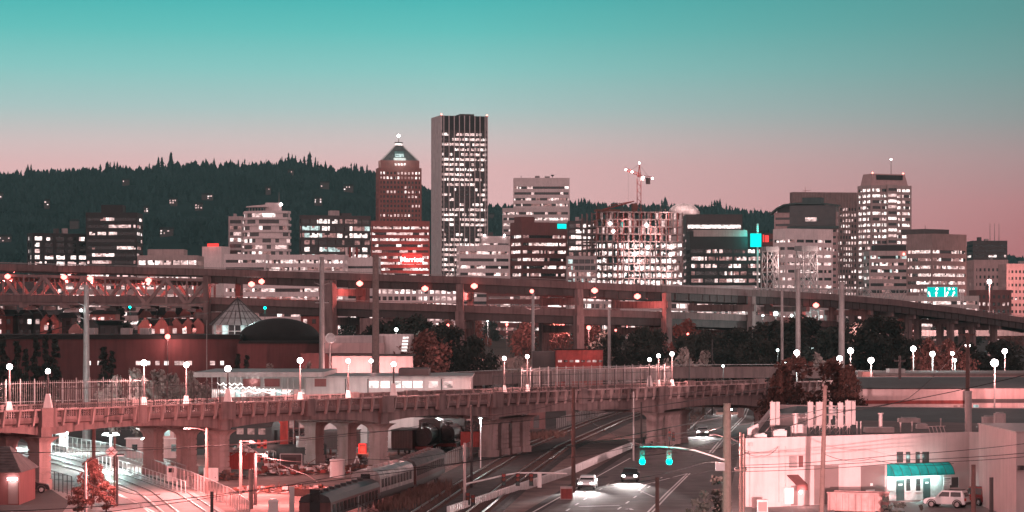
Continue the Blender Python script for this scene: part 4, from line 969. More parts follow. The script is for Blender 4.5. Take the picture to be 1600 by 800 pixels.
for q, (px_, py_, D, kd, r, pw_, col) in enumerate(((1245, 551, 470, 'globe', .45, 1500, PINKW), (1312, 560, 430, 'globe', .4, 1200, PINKW), (1329, 548, 470, 'globe', .45, 1500, PINKW), (1361, 563, 430, 'globe', .4, 900, PINKW), (1427, 545, 480, 'globe', .45, 1500, PINKW), (1457, 553, 480, 'globe_led', .4, 2000, LED), (1488, 552, 500, 'globe', .4, 3000, SODIUM), (1512, 540, 500, 'globe', .45, 3000, PINKW), (1570, 549, 500, 'globe', .42, 3000, SODIUM), (1226, 569, 470, 'globe_led', .35, 2000, LED), (1492, 563, 480, 'globe_led', .25, 900, LED))):
    lamp('street_lamp', 'lit street lamp in the streets beyond the pink warehouse, %s from the conifers' % ORD[q], 'street lamps beyond the warehouse', px_, py_, D, 0, kd, r, pw_, col)
lamp('street_lamp', 'brightest rose red street lamp over the low pink building', None, 1554, 567, 378, 0, 'globe', .62, 6000, SODIUM)
lamp('street_lamp', 'tall lit street lamp on the freeway at the end of the skyline', None, 1546, 440, 835, 14, 'globe', .7, 9000, SODIUM, .14)
for q, (px_, py_, D, kd, r, pw_, col) in enumerate(((619, 515, 560, 'globe_led', .4, 3000, (1, .95, .92)), (762, 500, 820, 'globe_led', .45, 9000, (1, .95, .92)), (920, 512, 620, 'globe_red', .5, 6000, SODIUM), (962, 516, 680, 'globe_red', .35, 3000, SODIUM), (792, 507, 870, 'globe_red', .5, 14000, SODIUM), (831, 455, 600, 'globe_red', .5, 5000, SODIUM), (262, 526, 543, 'globe_red', .48, 1300, SODIUM), (1212, 490, 700, 'globe_led', .5, 4000, LED), (1192, 493, 710, 'globe_led', .3, 1500, LED), (1237, 493, 720, 'globe_led', .3, 1500, LED), (1075, 522, 640, 'globe_red', .35, 9000, (1, .2, .17)), (580, 564, 450, 'globe', .3, 2500, SODIUM), (203, 480, 690, 'globe_green', .32, 600, (0, 1, .8)), (414, 481, 660, 'globe_green', .36, 600, (0, 1, .8)), (1215, 547, 560, 'globe_led', .22, 800, LED), (1130, 572, 470, 'globe_led', .22, 800, LED), (620, 479, 800, 'globe_red', .2, 3500, SODIUM), (700, 508, 940, 'globe_red', .4, 18000, SODIUM), (880, 507, 960, 'globe_red', .4, 18000, SODIUM), (980, 508, 900, 'globe_red', .4, 18000, SODIUM), (740, 508, 990, 'globe', .3, 16000, SODIUM), (1335, 512, 640, 'globe_red', .2, 3000, SODIUM))):
    kinds = {'globe_led': 'white', 'globe_red': 'red', 'globe': 'rose', 'globe_green': 'green'}
    lamp('street_lamp', 'lone %s lamp on a thin pole under or near the freeway, %s of these' % (kinds[kd], NUM(q)), 'lamps near the freeway', px_, py_, D, gz(0, D), kd, r, pw_, col, .07, 'steel_dark')

# ------------------------------------------------------------------ town houses under the truss
def gable_house(px0, px1, yt, ye, D, m, label, gables, lit, rows, seed):
    rg = random.Random(seed); x0, x1 = X(px0, D), X(px1, D); t = thing('town_house', label, 'house', (x0, D, 0), 0, 'brick town houses under the bridge'); W = x1 - x0; ze = Zy(ye, D); zt = Zy(yt, D)
    MB().box(0, W, 0, 9, 0, ze, m).build('wall', t)
    MB().hull([(-.3, -.35, ze + .01), (W + .3, -.35, ze + .01), (W + .3, 9.3, ze + .01), (-.3, 9.3, ze + .01)], [(0, 4, zt), (W, 4, zt), (W, 4.6, zt), (0, 4.6, zt)], 'roof_dark').build('roof', t)
    for g in gables:
        c = g * W; hw = 1.6
        k = MB().box(c - hw, c + hw, -.9, -.01, 0, ze - .2, m)
        k.hull([(c - hw - .15, -1.0, ze - .2), (c + hw + .15, -1.0, ze - .2), (c, -1.0, zt + .2)], [(c - hw - .15, 2, ze - .2), (c + hw + .15, 2, ze - .2), (c, 2, zt + .2)], m)
        k.build('gable', t)
    n = max(2, int(W / 2.1))
    for r_ in range(rows):
        z = ze - 2.1 - r_ * 2.9
        for a in range(n):
            c = (a + .5) * W / n; y = -.04
            if any(abs(c - g * W) < 1.75 for g in gables): y = -.95
            MB().box(c - .5, c + .5, y - .05, y, z, z + 1.3, rg.choice(('lit_white', 'lit_warm', 'lit_warm')) if rg.random() < lit * 1.5 else 'glass_mid').build('window', t)
for q, a in enumerate(((266, 312, 498, 508, 700, 'wall_brick', 'three gabled brick town house with bright windows below the truss', (.2, .62, .95), .30, 3), (215, 262, 497, 509, 690, 'wall_brick', 'two gabled brick town house with a lit bay below the truss', (.25, .8), .35, 3), (216, 240, 482, 492, 740, 'wall_brick_pale', 'pale brick town house with one gable behind the two gabled house', (.5,), .4, 2), (245, 318, 480, 492, 745, 'wall_brick', 'long brick town house row at the back near the pier', (.3, .62, .9), .45, 3), (140, 180, 484, 491, 760, 'wall_brick_pale', 'low flat fronted town house with a lit upper floor', (), .5, 1), (124, 184, 500, 508, 720, 'wall_charcoal', 'dark long town house with a wide dark roof', (.35,), .12, 2), (68, 88, 492, 503, 730, 'wall_brick', 'twin gabled town house lit pink beside dark cypresses', (.25, .78), .5, 2), (112, 124, 505, 516, 690, 'wall_brick_pale', 'tiny gabled house lit rose in front of the steel pole', (.5,), .2, 2), (90, 112, 488, 497, 750, 'wall_charcoal', 'dark town house with two lit windows', (), .4, 2), (28, 66, 484, 494, 745, 'wall_charcoal', 'dark gabled town house among cypresses at the outer end', (.4, .8), .1, 2), (-20, 20, 482, 494, 745, 'wall_brick', 'dim brick town house at the very edge', (.5,), .2, 2), (470, 525, 487, 494, 760, 'wall_brick', 'brick row with small lit windows behind the red column', (), .5, 2))):
    gable_house(*a, q + 60)
for px_, py_, D in ((290, 512, 690), (235, 508, 684), (155, 498, 745), (75, 506, 722)):
    q = P(px_, py_, D); t = thing('facade_fill_lamp', {290: 'added red light before the three gabled town house', 235: 'added red light before the two gabled town house', 155: 'added red light by the flat fronted town house', 75: 'added red light by the twin gabled town house'}[px_], 'lamp', (q.x, q.y, 0)); z = q.z
    MB().tube((0, 0, 0), (0, 0, z - .2), .06, .05, 'steel_dark', 6).build('pole', t); MB().lathe([(.05, z - .25), (.24, z), (.05, z + .25)], 'globe_red', 8).build('lamp', t); light('POINT', (0, -.6, z - .4), 900, (1, .3, .27), t)  # red lamps added to brighten the house fronts
# street overpass and red shed beyond the viaduct
t = thing('street_overpass', 'flat concrete street overpass crossing behind the viaduct fence', 'overpass'); pts = [P(640, 590, 455), P(850, 580, 480), P(1050, 575, 500), P(1230, 574, 505), P(1330, 576, 505)]
FR = frames(along(pts, 3)); MB().sweep(FR, [(0, 0), (.3, 0), (.35, -.9), (9.6, -.9), (9.65, 0), (10, 0), (10, -1.9), (0, -1.9)], 'concrete_dark').build('deck', t)
r = MB(); r.sweep(FR, [(.1, .5), (.2, .5), (.2, .6), (.1, .6)], 'steel_grey'); r.build('railing', t)
for f in FR[2::2]: MB().cbox(tuple((f[0] + f[1] * 5).xy) + (0,), 1.1, 1.1, f[0].z - 1.92, 0, 'concrete').build('column', t)
t = thing('long_shed', 'long shed with a glowing red wall beyond the far viaduct fence', 'shed'); D = 560
MB().box(X(868, D), X(942, D), D, D + 7, 0, Zy(547, D), 'red_steel').box(X(832, D), X(867.5, D), D + 1, D + 7, 0, Zy(549, D), 'wall_charcoal').build('wall', t); MB().box(X(866, D), X(944, D), D - .3, D + 7.3, Zy(547, D) + .01, Zy(545.5, D), 'roof_dark').build('roof', t)
light('POINT', (X(915, D), D - 5, Zy(552, D)), 420, (1, .2, .17), t)
for a in range(8): MB().box(X(872 + a * 9, D), X(878 + a * 9, D), D - .06, D - .01, Zy(566, D), Zy(562.5, D), ('lit_warm', 'glass_dark', 'lit_dim')[a % 3]).build('window', t)
# ------------------------------------------------------------------ science hall with glass pyramid and dome
def hall():
    D = 545; t = thing('exhibition_hall', 'long dark red exhibition hall with a flat black roof edge', 'hall', (0, 0, 0)); z = Zy(530, D)
    xa, xb, xc = X(-260, D), X(374, D), X(520, D)
    MB().box(xa, xb, D, D + 40, 0, z, 'hall_red').box(xb, xc, D - 4, D + 36, 0, Zy(537, D - 4), 'hall_red').build('wall', t)
    MB().box(xa - .3, xb + .3, D - .3, D + 40, z + .01, z + .9, 'roof_dark').box(xb + .31, xc + .3, D - 4.3, D + 36.3, Zy(537, D - 4) + .01, Zy(533, D - 4), 'roof_dark').build('roof', t)
    for a in (130, 185, 215): MB().box(X(a, D), X(a + 14, D), D + 3, D + 8, z + .91, z + 2.2, 'steel_grey').build('roof_plant', t)
    rg = random.Random(2)
    for a in (138, 155, 216, 224, 232, 246, 260, 276, 284, 296, 332, 347):
        s = rg.uniform(.3, .5); MB().box(X(a, D) - s, X(a, D) + s, D - .06, D - .01, Zy(570.5, D), Zy(564, D), rg.choice(('lit_white', 'lit_white', 'lit_warm'))).build('window', t)
    MB().box(X(470, D - 12), X(590, D - 12), D - 12, D - 4.31, 0, Zy(552, D - 12), 'hall_red').build('annex', t)
    # pale wing to the right
    t2 = thing('museum_wing', 'rose plastered museum wing with a flat canopy beside the dome', 'hall', (0, 0, 0)); D2 = 535
    MB().box(X(508, D2), X(600, D2), D2, D2 + 25, 0, Zy(536, D2), 'wall_rose').box(X(520, D2), X(646, D2), D2 - 3, D2 - .01, 0, Zy(556, D2), 'wall_rose').build('wall', t2)
    MB().box(X(515, D2), X(650, D2), D2 - 5, D2 + 1, Zy(556, D2) + .01, Zy(553, D2), 'roof_dark').build('canopy', t2)
    MB().box(X(505, D2), X(598, D2), D2 + 2, D2 + 24, Zy(536, D2) + .01, Zy(525, D2), 'wall_grey').build('roof_plant', t2)
    MB().lathe([(3.6, 0), (3.6, Zy(522, D2 + 6))], 'wall_white', 24, (X(616, D2), D2 + 6)).build('round_stair', t2)
    for q_ in range(5): MB().box(X(632 + q_ * .6, D2) - .5, X(632 + q_ * .6, D2) + .6, D2 - 3.08, D2 - 3.02, Zy(549 - q_ * 5, D2), Zy(546 - q_ * 5, D2), 'lit_white').build('stair_window', t2)
    light('POINT', (X(560, D2), D2 - 14, 6), 9000, SODIUM, t2); light('POINT', (X(450, D2), D2 - 16, 5), 4000, SODIUM, t2); light('POINT', (X(620, D2), D2 - 14, 5), 5000, PINKW, t2)
    # pyramid
    D3 = 560; hw = 49 / F * D3; ap = P(371, 466, D3 + hw); zb = Zy(508, D3); z0 = Zy(527, D3); y = thing('glass_pyramid', 'glazed pyramid roof on a lit glass drum beside the dark dome', 'pavilion', (ap.x, ap.y, 0)); h2 = hw * .86
    n = 6; ring = lambda r_, z_: [(r_ * math.cos(2 * math.pi * (k_ + .72) / n), r_ * math.sin(2 * math.pi * (k_ + .72) / n), z_) for k_ in range(n)]
    m = MB(); lo = ring(hw * 1.0, zb)
    for k_ in range(n): m.poly([lo[k_], lo[(k_ + 1) % n], (0, 0, ap.z)], 'glazed_roof')
    m.build('roof', y)
    r_ = MB()
    for k_ in range(n):
        a_, b_ = Vector(lo[k_]), Vector(lo[(k_ + 1) % n]); A = Vector((0, 0, ap.z)); o = Vector((0, 0, .06))
        r_.tube(a_ + o, A + o, .16, .16, 'steel_dark', 4)
        for f in (.25, .5, .75): r_.tube(a_.lerp(b_, f) + o, a_.lerp(b_, f).lerp(A, 1 - abs(f - .5) * 1.2 if f == .5 else .55) + o, .07, .07, 'steel_dark', 4)
        for f in (.25, .5, .75): r_.tube(a_.lerp(A, f) + o, b_.lerp(A, f) + o, .07, .07, 'steel_dark', 4)
    r_.build('glazing_bar', y)
    d_ = MB(); lo2 = ring(h2, z0); hi2 = ring(h2, zb - .02)
    for k_ in range(n):
        a_, b_ = Vector(lo2[k_]), Vector(lo2[(k_ + 1) % n]); c_, e_ = Vector(hi2[k_]), Vector(hi2[(k_ + 1) % n])
        for f in range(4):
            d_.poly([a_.lerp(b_, f / 4), a_.lerp(b_, (f + 1) / 4), c_.lerp(e_, (f + 1) / 4), c_.lerp(e_, f / 4)], ('lit_cool', 'glass_mid', 'glass_dark', 'lit_dim')[(f + k_) % 4])
    d_.build('glass_drum', y, fix=False)
    f_ = MB()
    for k_ in range(n):
        a_, b_ = Vector(lo2[k_]) * 1.01, Vector(lo2[(k_ + 1) % n]) * 1.01
        for f in (0, .25, .5, .75):
            p = a_.lerp(b_, f); f_.tube((p.x, p.y, z0), (p.x, p.y, zb - .1), .12, .12, 'white_paint', 4)
        f_.tube((a_.x, a_.y, (z0 + zb) / 2), (b_.x, b_.y, (z0 + zb) / 2), .09, .09, 'white_paint', 4)
    f_.build('mullion', y)
    MB().lathe([(h2 * 1.1, 0), (h2 * 1.1, z0 - .02)], 'hall_red', 16).build('plinth', y)
    light('POINT', (4, -h2 - 5, z0 + 3), 900, LED, y); light('POINT', (-4, -h2 - 9, zb + 8), 900, (1, .85, .82), y)
    # dome
    D4 = 548; r4 = 65 / F * D4; cx = X(431, D4); zb4 = Zy(531, D4)
    u = thing('dome_theatre', 'low dark domed theatre roof behind the red hall', 'dome', (cx, D4 + r4, 0)); zt4 = Zy(497, D4 + r4)
    MB().lathe([(r4, 0), (r4, zb4)] + [(r4 * math.cos(a_ * math.pi / 20) + .05, zb4 + (zt4 - zb4) * math.sin(a_ * math.pi / 20)) for a_ in range(1, 11)], 'roof_dark', 32).build('dome', u, smooth=True)
    # satellite dish beside the monopole
    s = P(515, 529, 520); k = thing('satellite_dish', 'pale round satellite dish beside the grey steel pole', 'dish', (s.x, s.y, 0))
    MB().tube((0, .5, 0), (0, .5, s.z - .4), .18, .14, 'steel_grey').build('mast', k)
    b = MB().lathe([(.05, 0), (.5, .12), (.95, .5), (1.0, .52), (.95, .56), (.45, .2), (.05, .08)], 'white_paint', 20).build('dish', k); b.location = (0, .2, s.z); b.rotation_euler = (R(80), 0, R(20))
hall()
# ------------------------------------------------------------------ near ground: streets, yard, tracks
def sheet(name, px, m, z):
    return struct(MB().poly([G(a, b) + Vector((0, 0, z)) for a, b in px], m).build(name, fix=False))
sheet('yard_ground', [(215, 716), (420, 706), (620, 706), (745, 706), (800, 690), (900, 655), (1030, 655), (1000, 690), (820, 800), (800, 840), (330, 840), (352, 800), (292, 766)], 'dirt', .012)
sheet('tram_street', [(-120, 688), (30, 690), (120, 713), (210, 738), (300, 768), (352, 800), (375, 850), (60, 850), (110, 785), (60, 752), (-120, 722)], 'asphalt_light', .02)
sheet('platform_ground', [(40, 688), (230, 700), (310, 752), (290, 762), (205, 734), (118, 709)], 'pavement', .03)
sheet('road', [(800, 830), (985, 706), (1040, 668), (1085, 638), (1120, 614), (1205, 614), (1190, 636), (1172, 668), (1152, 722), (1128, 830)], 'asphalt', .02)
sheet('parking_lot', [(1150, 830), (1172, 780), (1700, 745), (1700, 850), (1150, 850)], 'asphalt_light', .016)
a0, a1 = G(1152, 722), G(1190, 636)
kb = MB(); kp = [G(1131, 815), G(1152, 722), G(1172, 668), G(1190, 636)]
kb.sweep(frames(kp), [(-2.4, 0), (-2.4, .14), (0, .14), (0, 0)], 'pavement'); struct(kb.build('sidewalk'))
mk = MB()
def stripe(pts, wd, dash=None):
    pts = [G(*p) for p in pts]; fr = frames(pts)
    for (p, l, _), (q, l2, _) in zip(fr, fr[1:]):
        n = 1 if not dash else max(1, int((q - p).length / (dash * 2.6)))
        for i in range(n):
            f0 = i / n; f1 = 1 if not dash else f0 + .38 / n
            a, b = p.lerp(q, f0), p.lerp(q, f1); o = Vector((0, 0, .026))
            mk.poly([a - l * wd / 2 + o, b - l2 * wd / 2 + o, b + l2 * wd / 2 + o, a + l * wd / 2 + o], 'paint_white')
stripe([(1048, 700), (1075, 672), (1118, 634)], .28); stripe([(1168, 632), (1160, 652), (1132, 680), (1108, 708)], .22); stripe([(1172, 632), (1164, 652), (1137, 680), (1113, 708)], .22)
stripe([(1074, 740), (1040, 772), (1005, 808)], .2); stripe([(1078, 740), (1046, 772), (1012, 808)], .2); stripe([(1074, 740), (1010, 757), (998, 766), (1022, 777)], .22)
stripe([(870, 808), (958, 752)], .2, 3); stripe([(952, 806), (1040, 742)], .2, 3); stripe([(812, 812), (985, 716)], .2)
stripe([(905, 792), (968, 790)], .5); stripe([(978, 796), (984, 795), (988, 797)], .35)
rg = random.Random(77); pt = MB()
for a, b, n in (((860, 800), (1120, 650), 22), ((1000, 800), (1165, 650), 16), ((180, 790), (60, 715), 10)):
    for q in range(n):
        f = rg.random(); c = G(*a).lerp(G(*b), f) + Vector((rg.uniform(-2, 2), rg.uniform(-4, 4), .023)); ln = rg.uniform(.6, 5); wd = rg.uniform(.2, 1.3); d = (G(*b) - G(*a)).normalized(); s_ = Vector((-d.y, d.x, 0)); k = rg.randint(5, 8)
        pt.poly([c + d * ln * math.cos(6.283 * i / k) * rg.uniform(.7, 1) + s_ * wd * math.sin(6.283 * i / k) * rg.uniform(.7, 1) + Vector((0, 0, q * .0001)) for i in range(k)], 'asphalt_dark')
struct(pt.build('road_patches', fix=False))
# tram street lines
stripe([(185, 772), (240, 800)], .3); stripe([(170, 768), (215, 786), (240, 806)], .2); stripe([(180, 758), (225, 775), (262, 806)], .2)
struct(mk.build('road_markings', fix=False))
def rails(name, lines, wd=.12, bed=None, h=.12):
    m = MB()
    for pts in lines:
        m.sweep(frames([G(*p) for p in pts]), [(-wd / 2, .03), (wd / 2, .03), (wd / 2, .03 + h), (-wd / 2, .03 + h)], 'rail')
    o = struct(m.build(name))
    return o
b = MB().sweep(frames([G(600, 840), G(720, 760), G(820, 700), G(920, 660), G(1010, 632)]), [(-7.5, .01), (-7, .22), (3.2, .22), (4.5, .01)], 'ballast'); struct(b.build('track_ballast'))
def railpair(pts, off, z):
    m = MB(); fr = frames([G(*p) for p in pts])
    for o_ in off: m.sweep(fr, [(o_ - .06, z), (o_ + .06, z), (o_ + .06, z + .16), (o_ - .06, z + .16)], 'rail')
    for (p, l, _), (q, l2, _) in zip(fr, fr[1:]):
        n = int((q - p).length / .75)
        for i in range(n):
            c = p.lerp(q, i / n)
            for k in range(0, len(off), 2): m.cbox(tuple((c + l * (off[k] + off[k + 1]) / 2).xy) + (z - .1,), 2.5, .24, .11, math.atan2(l.y, l.x), 'wood_pole')
    struct(m.build('railway_track'))
railpair([(600, 840), (720, 760), (820, 700), (920, 660), (1010, 632)], (-6, -4.56, -1.0, .44), .24)
rails('tram_rails', [[(-60, 690), (60, 700), (118, 714), (205, 739), (292, 770), (345, 803), (360, 830)], [(-60, 694), (40, 702), (110, 718), (196, 743), (278, 772), (325, 803), (340, 830)], [(-60, 699), (30, 708), (100, 723), (180, 746), (236, 768), (280, 803), (295, 830)], [(-60, 703), (20, 711), (90, 727), (165, 749), (215, 770), (255, 803), (268, 830)]])

# ------------------------------------------------------------------ concrete viaduct
VD = Vector((.582, .813, 0)); VL = Vector((-.813, .582, 0)); VO = Vector((-50, 292, 0))
def V(t, off=0, z=0): return VO + VD * t + VL * off + Vector((0, 0, z))
ZP = 8.55                     # top of the parapet
def vt(px_, off=0):            # where a picture column meets the line at this offset
    k = (px_ - 800) / F; o = V(0, off); return (k * o.y - o.x) / (VD.x - k * VD.y)
VA = math.atan2(VD.y, VD.x)
def viaduct():
    t = thing('viaduct', 'concrete road viaduct with pierced parapets and ribbed brackets on square columns', 'viaduct')
    T0, T1 = -46, 174; pitch = 2.2
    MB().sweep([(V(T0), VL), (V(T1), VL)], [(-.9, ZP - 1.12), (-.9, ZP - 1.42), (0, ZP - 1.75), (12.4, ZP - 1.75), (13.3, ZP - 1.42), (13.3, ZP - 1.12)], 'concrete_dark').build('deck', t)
    MB().sweep([(V(T0), VL), (V(T1), VL)], [(-.2, ZP - 1.115), (12.6, ZP - 1.115), (12.6, ZP - 1.108), (-.2, ZP - 1.108)], 'asphalt_light').build('carriageway', t)
    bents = [-45, -22, 0, 28.5, 57.9, 81, 121, 151, 172]
    for off in (.0, 4.1, 8.3, 12.0):
        m = MB()
        for a, b in zip(bents, bents[1:]):
            n = 10; pts = []
            for i in range(n + 1):
                f = i / n; tt = a + (b - a) * f; hz_ = (abs(f - .5) * 2) ** 2.2
                pts.append((tt, 1.0 + .006 * max(0, tt) + hz_ * .7))
            for (t0, d0), (t1, d1) in zip(pts, pts[1:]):
                w_ = .42
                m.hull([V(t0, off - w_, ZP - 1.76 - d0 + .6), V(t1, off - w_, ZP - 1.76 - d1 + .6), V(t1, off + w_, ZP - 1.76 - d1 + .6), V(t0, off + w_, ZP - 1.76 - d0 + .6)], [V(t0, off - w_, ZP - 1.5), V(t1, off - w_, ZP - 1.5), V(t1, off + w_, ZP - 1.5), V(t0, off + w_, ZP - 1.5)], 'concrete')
        m.build('girder', t)
    for side, off in ((-1, -.75), (1, 13.0)):
        m = MB(); n = int((T1 - T0) / pitch)
        m.sweep([(V(T0, off), VL), (V(T1, off), VL)], [(-.14, ZP - .16), (.14, ZP - .16), (.14, ZP), (-.14, ZP)], 'concrete')
        m.sweep([(V(T0, off), VL), (V(T1, off), VL)], [(-.14, ZP - 1.14), (.14, ZP - 1.14), (.14, ZP - .84), (-.14, ZP - .84)], 'concrete')
        for i in range(n + 1):
            tc_ = T0 + i * pitch
            m.sweep([(V(tc_ - .22, off), VL), (V(tc_ + .22, off), VL)], [(-.17, ZP - 1.3), (.17, ZP - 1.3), (.17, ZP + .02), (-.17, ZP + .02)], 'concrete')
            if i < n:     # the pierced panel, darker concrete standing in for its shade
                for a in range(6):
                    c0 = tc_ + .22 + (pitch - .44) * a / 5 - .07
                    m.sweep([(V(max(c0, tc_ + .2), off), VL), (V(min(c0 + .14, tc_ + pitch - .2), off), VL)], [(-.08, ZP - .85), (.08, ZP - .85), (.08, ZP - .15), (-.08, ZP - .15)], 'concrete_dark')
                for zz in (.62, .40): m.sweep([(V(tc_ + .2, off), VL), (V(tc_ + pitch - .2, off), VL)], [(-.075, ZP - zz - .035), (.075, ZP - zz - .035), (.075, ZP - zz + .035), (-.075, ZP - zz + .035)], 'concrete_dark')
        m.build('parapet', t)
    bp = MB()
    b3 = [(-.75, -1.85), (-1.0, -1.72), (-1.28, -.2), (-1.28, .05), (-.9, .05), (-.75, -.2)]
    bp.hull([VD * -.13 + VL * o_ + Vector((0, 0, ZP + z_)) for o_, z_ in b3], [VD * .13 + VL * o_ + Vector((0, 0, ZP + z_)) for o_, z_ in b3], 'concrete_lit')
    first = None
    for i in range(int((T1 - T0) / pitch) + 1):
        if first is None: first = bp.build('bracket', t); first.location = V(T0)
        else: clone(first, t, V(T0 + i * pitch))
    MB().sweep([(V(T0), VL), (V(T1), VL)], [(-1.2, ZP - .13), (-.6, ZP - .13), (-.6, ZP + .03), (-1.2, ZP + .03)], 'concrete_lit').build('rail', t)
    for b_ in (-45, -22, -11, 0, 14.2, 28.5, 43.2, 57.9, 69, 81, 101, 121, 151, 172):
        w_ = 1.15 if b_ in bents else .7
        for off in (-1.05, 13.0):
            bl = MB(); bl.hull([V(b_ - w_, off - .3, ZP - 1.9), V(b_ + w_, off - .3, ZP - 1.9), V(b_ + w_, off + .3, ZP - 1.9), V(b_ - w_, off + .3, ZP - 1.9)], [V(b_ - w_, off - .3, ZP + .12), V(b_ + w_, off - .3, ZP + .12), V(b_ + w_, off + .3, ZP + .12), V(b_ - w_, off + .3, ZP + .12)], 'concrete')
            bl.build('pedestal', t)
    for b_ in bents[:-1]:
        zt = ZP - 2.95 - .006 * max(0, b_)
        MB().hull([V(b_ - .8, -.9, zt), V(b_ + .8, -.9, zt), V(b_ + .8, 12.8, zt), V(b_ - .8, 12.8, zt)], [V(b_ - .8, -.9, ZP - 1.77), V(b_ + .8, -.9, ZP - 1.77), V(b_ + .8, 12.8, ZP - 1.77), V(b_ - .8, 12.8, ZP - 1.77)], 'concrete').build('cross_head', t)
        for off in ((.2, 5.2, 10.4) if b_ < 80 else (.2, 1.6, 3.0, 4.4)):
            c = MB(); w_ = .85; z = 0; sk = 0 if b_ < 80 else 1; b0 = b_; b_ = b0 + (off - .2) * 3.15 * sk
            def sq(w1, z_): return [V(b_ - w1, off - w1, z_), V(b_ + w1, off - w1, z_), V(b_ + w1, off + w1, z_), V(b_ - w1, off + w1, z_)]
            c.hull(sq(w_ * 1.14, 0), sq(w_ * 1.14, 1.1), 'concrete_lit')
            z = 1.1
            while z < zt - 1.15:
                z2 = min(z + .62, zt - 1.0); c.hull(sq(w_ - .10, z), sq(w_ - .10, z + .08), 'concrete_lit'); c.hull(sq(w_, z + .08), sq(w_, z2), 'concrete_lit'); z = z2
            z3 = z
            for i in range(5):
                f0, f1 = i / 5, (i + 1) / 5
                c.hull(sq(w_ + .75 * f0 ** 2.4, z3 + (zt - z3) * f0), sq(w_ + .75 * f1 ** 2.4, z3 + (zt - z3) * f1), 'concrete_lit')
            c.build('column', t); b_ = b0
    MB().hull([V(171, -1, 0), V(177, -1, 0), V(177, 13.2, 0), V(171, 13.2, 0)], [V(171, -1, ZP - 1.78), V(177, -1, ZP - 1.78), V(177, 13.2, ZP - 1.78), V(171, 13.2, ZP - 1.78)], 'concrete_pale').build('abutment', t)
viaduct()
def picket_fence(t0, t1, off, label, m, h=2.6, pitch=.34, posts=2.2):
    t = thing('picket_fence', label, 'fence', (0, 0, 0)); p = MB(); q = MB(); r = MB()
    n = int((t1 - t0) / posts)
    for i in range(n + 1):
        a = t0 + i * posts; b = V(a, off); ex = .25
        if i == 0: p0 = MB().tube((0, 0, ZP - .6), (0, 0, ZP + h + ex), .07, .06, m, 5).build('post', t); p0.location = b
        else: clone(p0, t, b)
    for zz in (.25, h - .3): r.sweep([(V(t0, off), VL), (V(t1, off), VL)], [(-.025, ZP + zz), (.025, ZP + zz), (.025, ZP + zz + .06), (-.025, ZP + zz + .06)], m)
    k = int((t1 - t0) / pitch)
    for i in range(k): 
        b = V(t0 + (i + .5) * pitch, off); p.tube(b + Vector((0, 0, ZP + .05)), b + Vector((0, 0, ZP + h)), .022, .022, m, 3)
    r.build('rail', t); p.build('picket', t)
picket_fence(vt(84, -1.05), vt(345, -1.05), -1.05, 'dark picket fence on the near viaduct parapet above the tram street', 'steel_dark', 2.4)
picket_fence(vt(770, -1.05), vt(1052, -1.05), -1.05, 'dark picket fence on the near viaduct parapet above the rail tracks', 'steel_dark', 2.4)
picket_fence(-45, vt(232, 13.3), 13.3, 'pale picket fence along the far viaduct parapet toward the outer end', 'steel_grey', 2.6)
picket_fence(vt(815, 13.3), vt(1052, 13.3), 13.3, 'pale picket fence along the far viaduct parapet above the tracks', 'steel_grey', 2.6)
for q, (px_, py_, off) in enumerate(((15, 573, 12.5), (75, 580, -.7), (225, 567, 12.5), (291, 570, 12.5), (356, 576, -.7), (469, 563, 12.5), (544, 564, 12.5), (615, 569, -.7), (788, 560, 12.5), (824, 557, 12.9), (1015, 562, -.7), (1029, 556, 12.5), (1050, 553, 12.9))):
    tt = vt(px_, off); v = V(tt, off)
    lamp('street_lamp', 'lit globe street lamp on the viaduct, %s counted from the truss bridge side' % ORD[q], 'street lamps on the viaduct', px_, py_, v.y, ZP + .12 if off < 0 else ZP - 1.1, 'globe', .31, 3800, (1, .46, .43), .1, 'girder', True, 1 if off < 0 else -1)

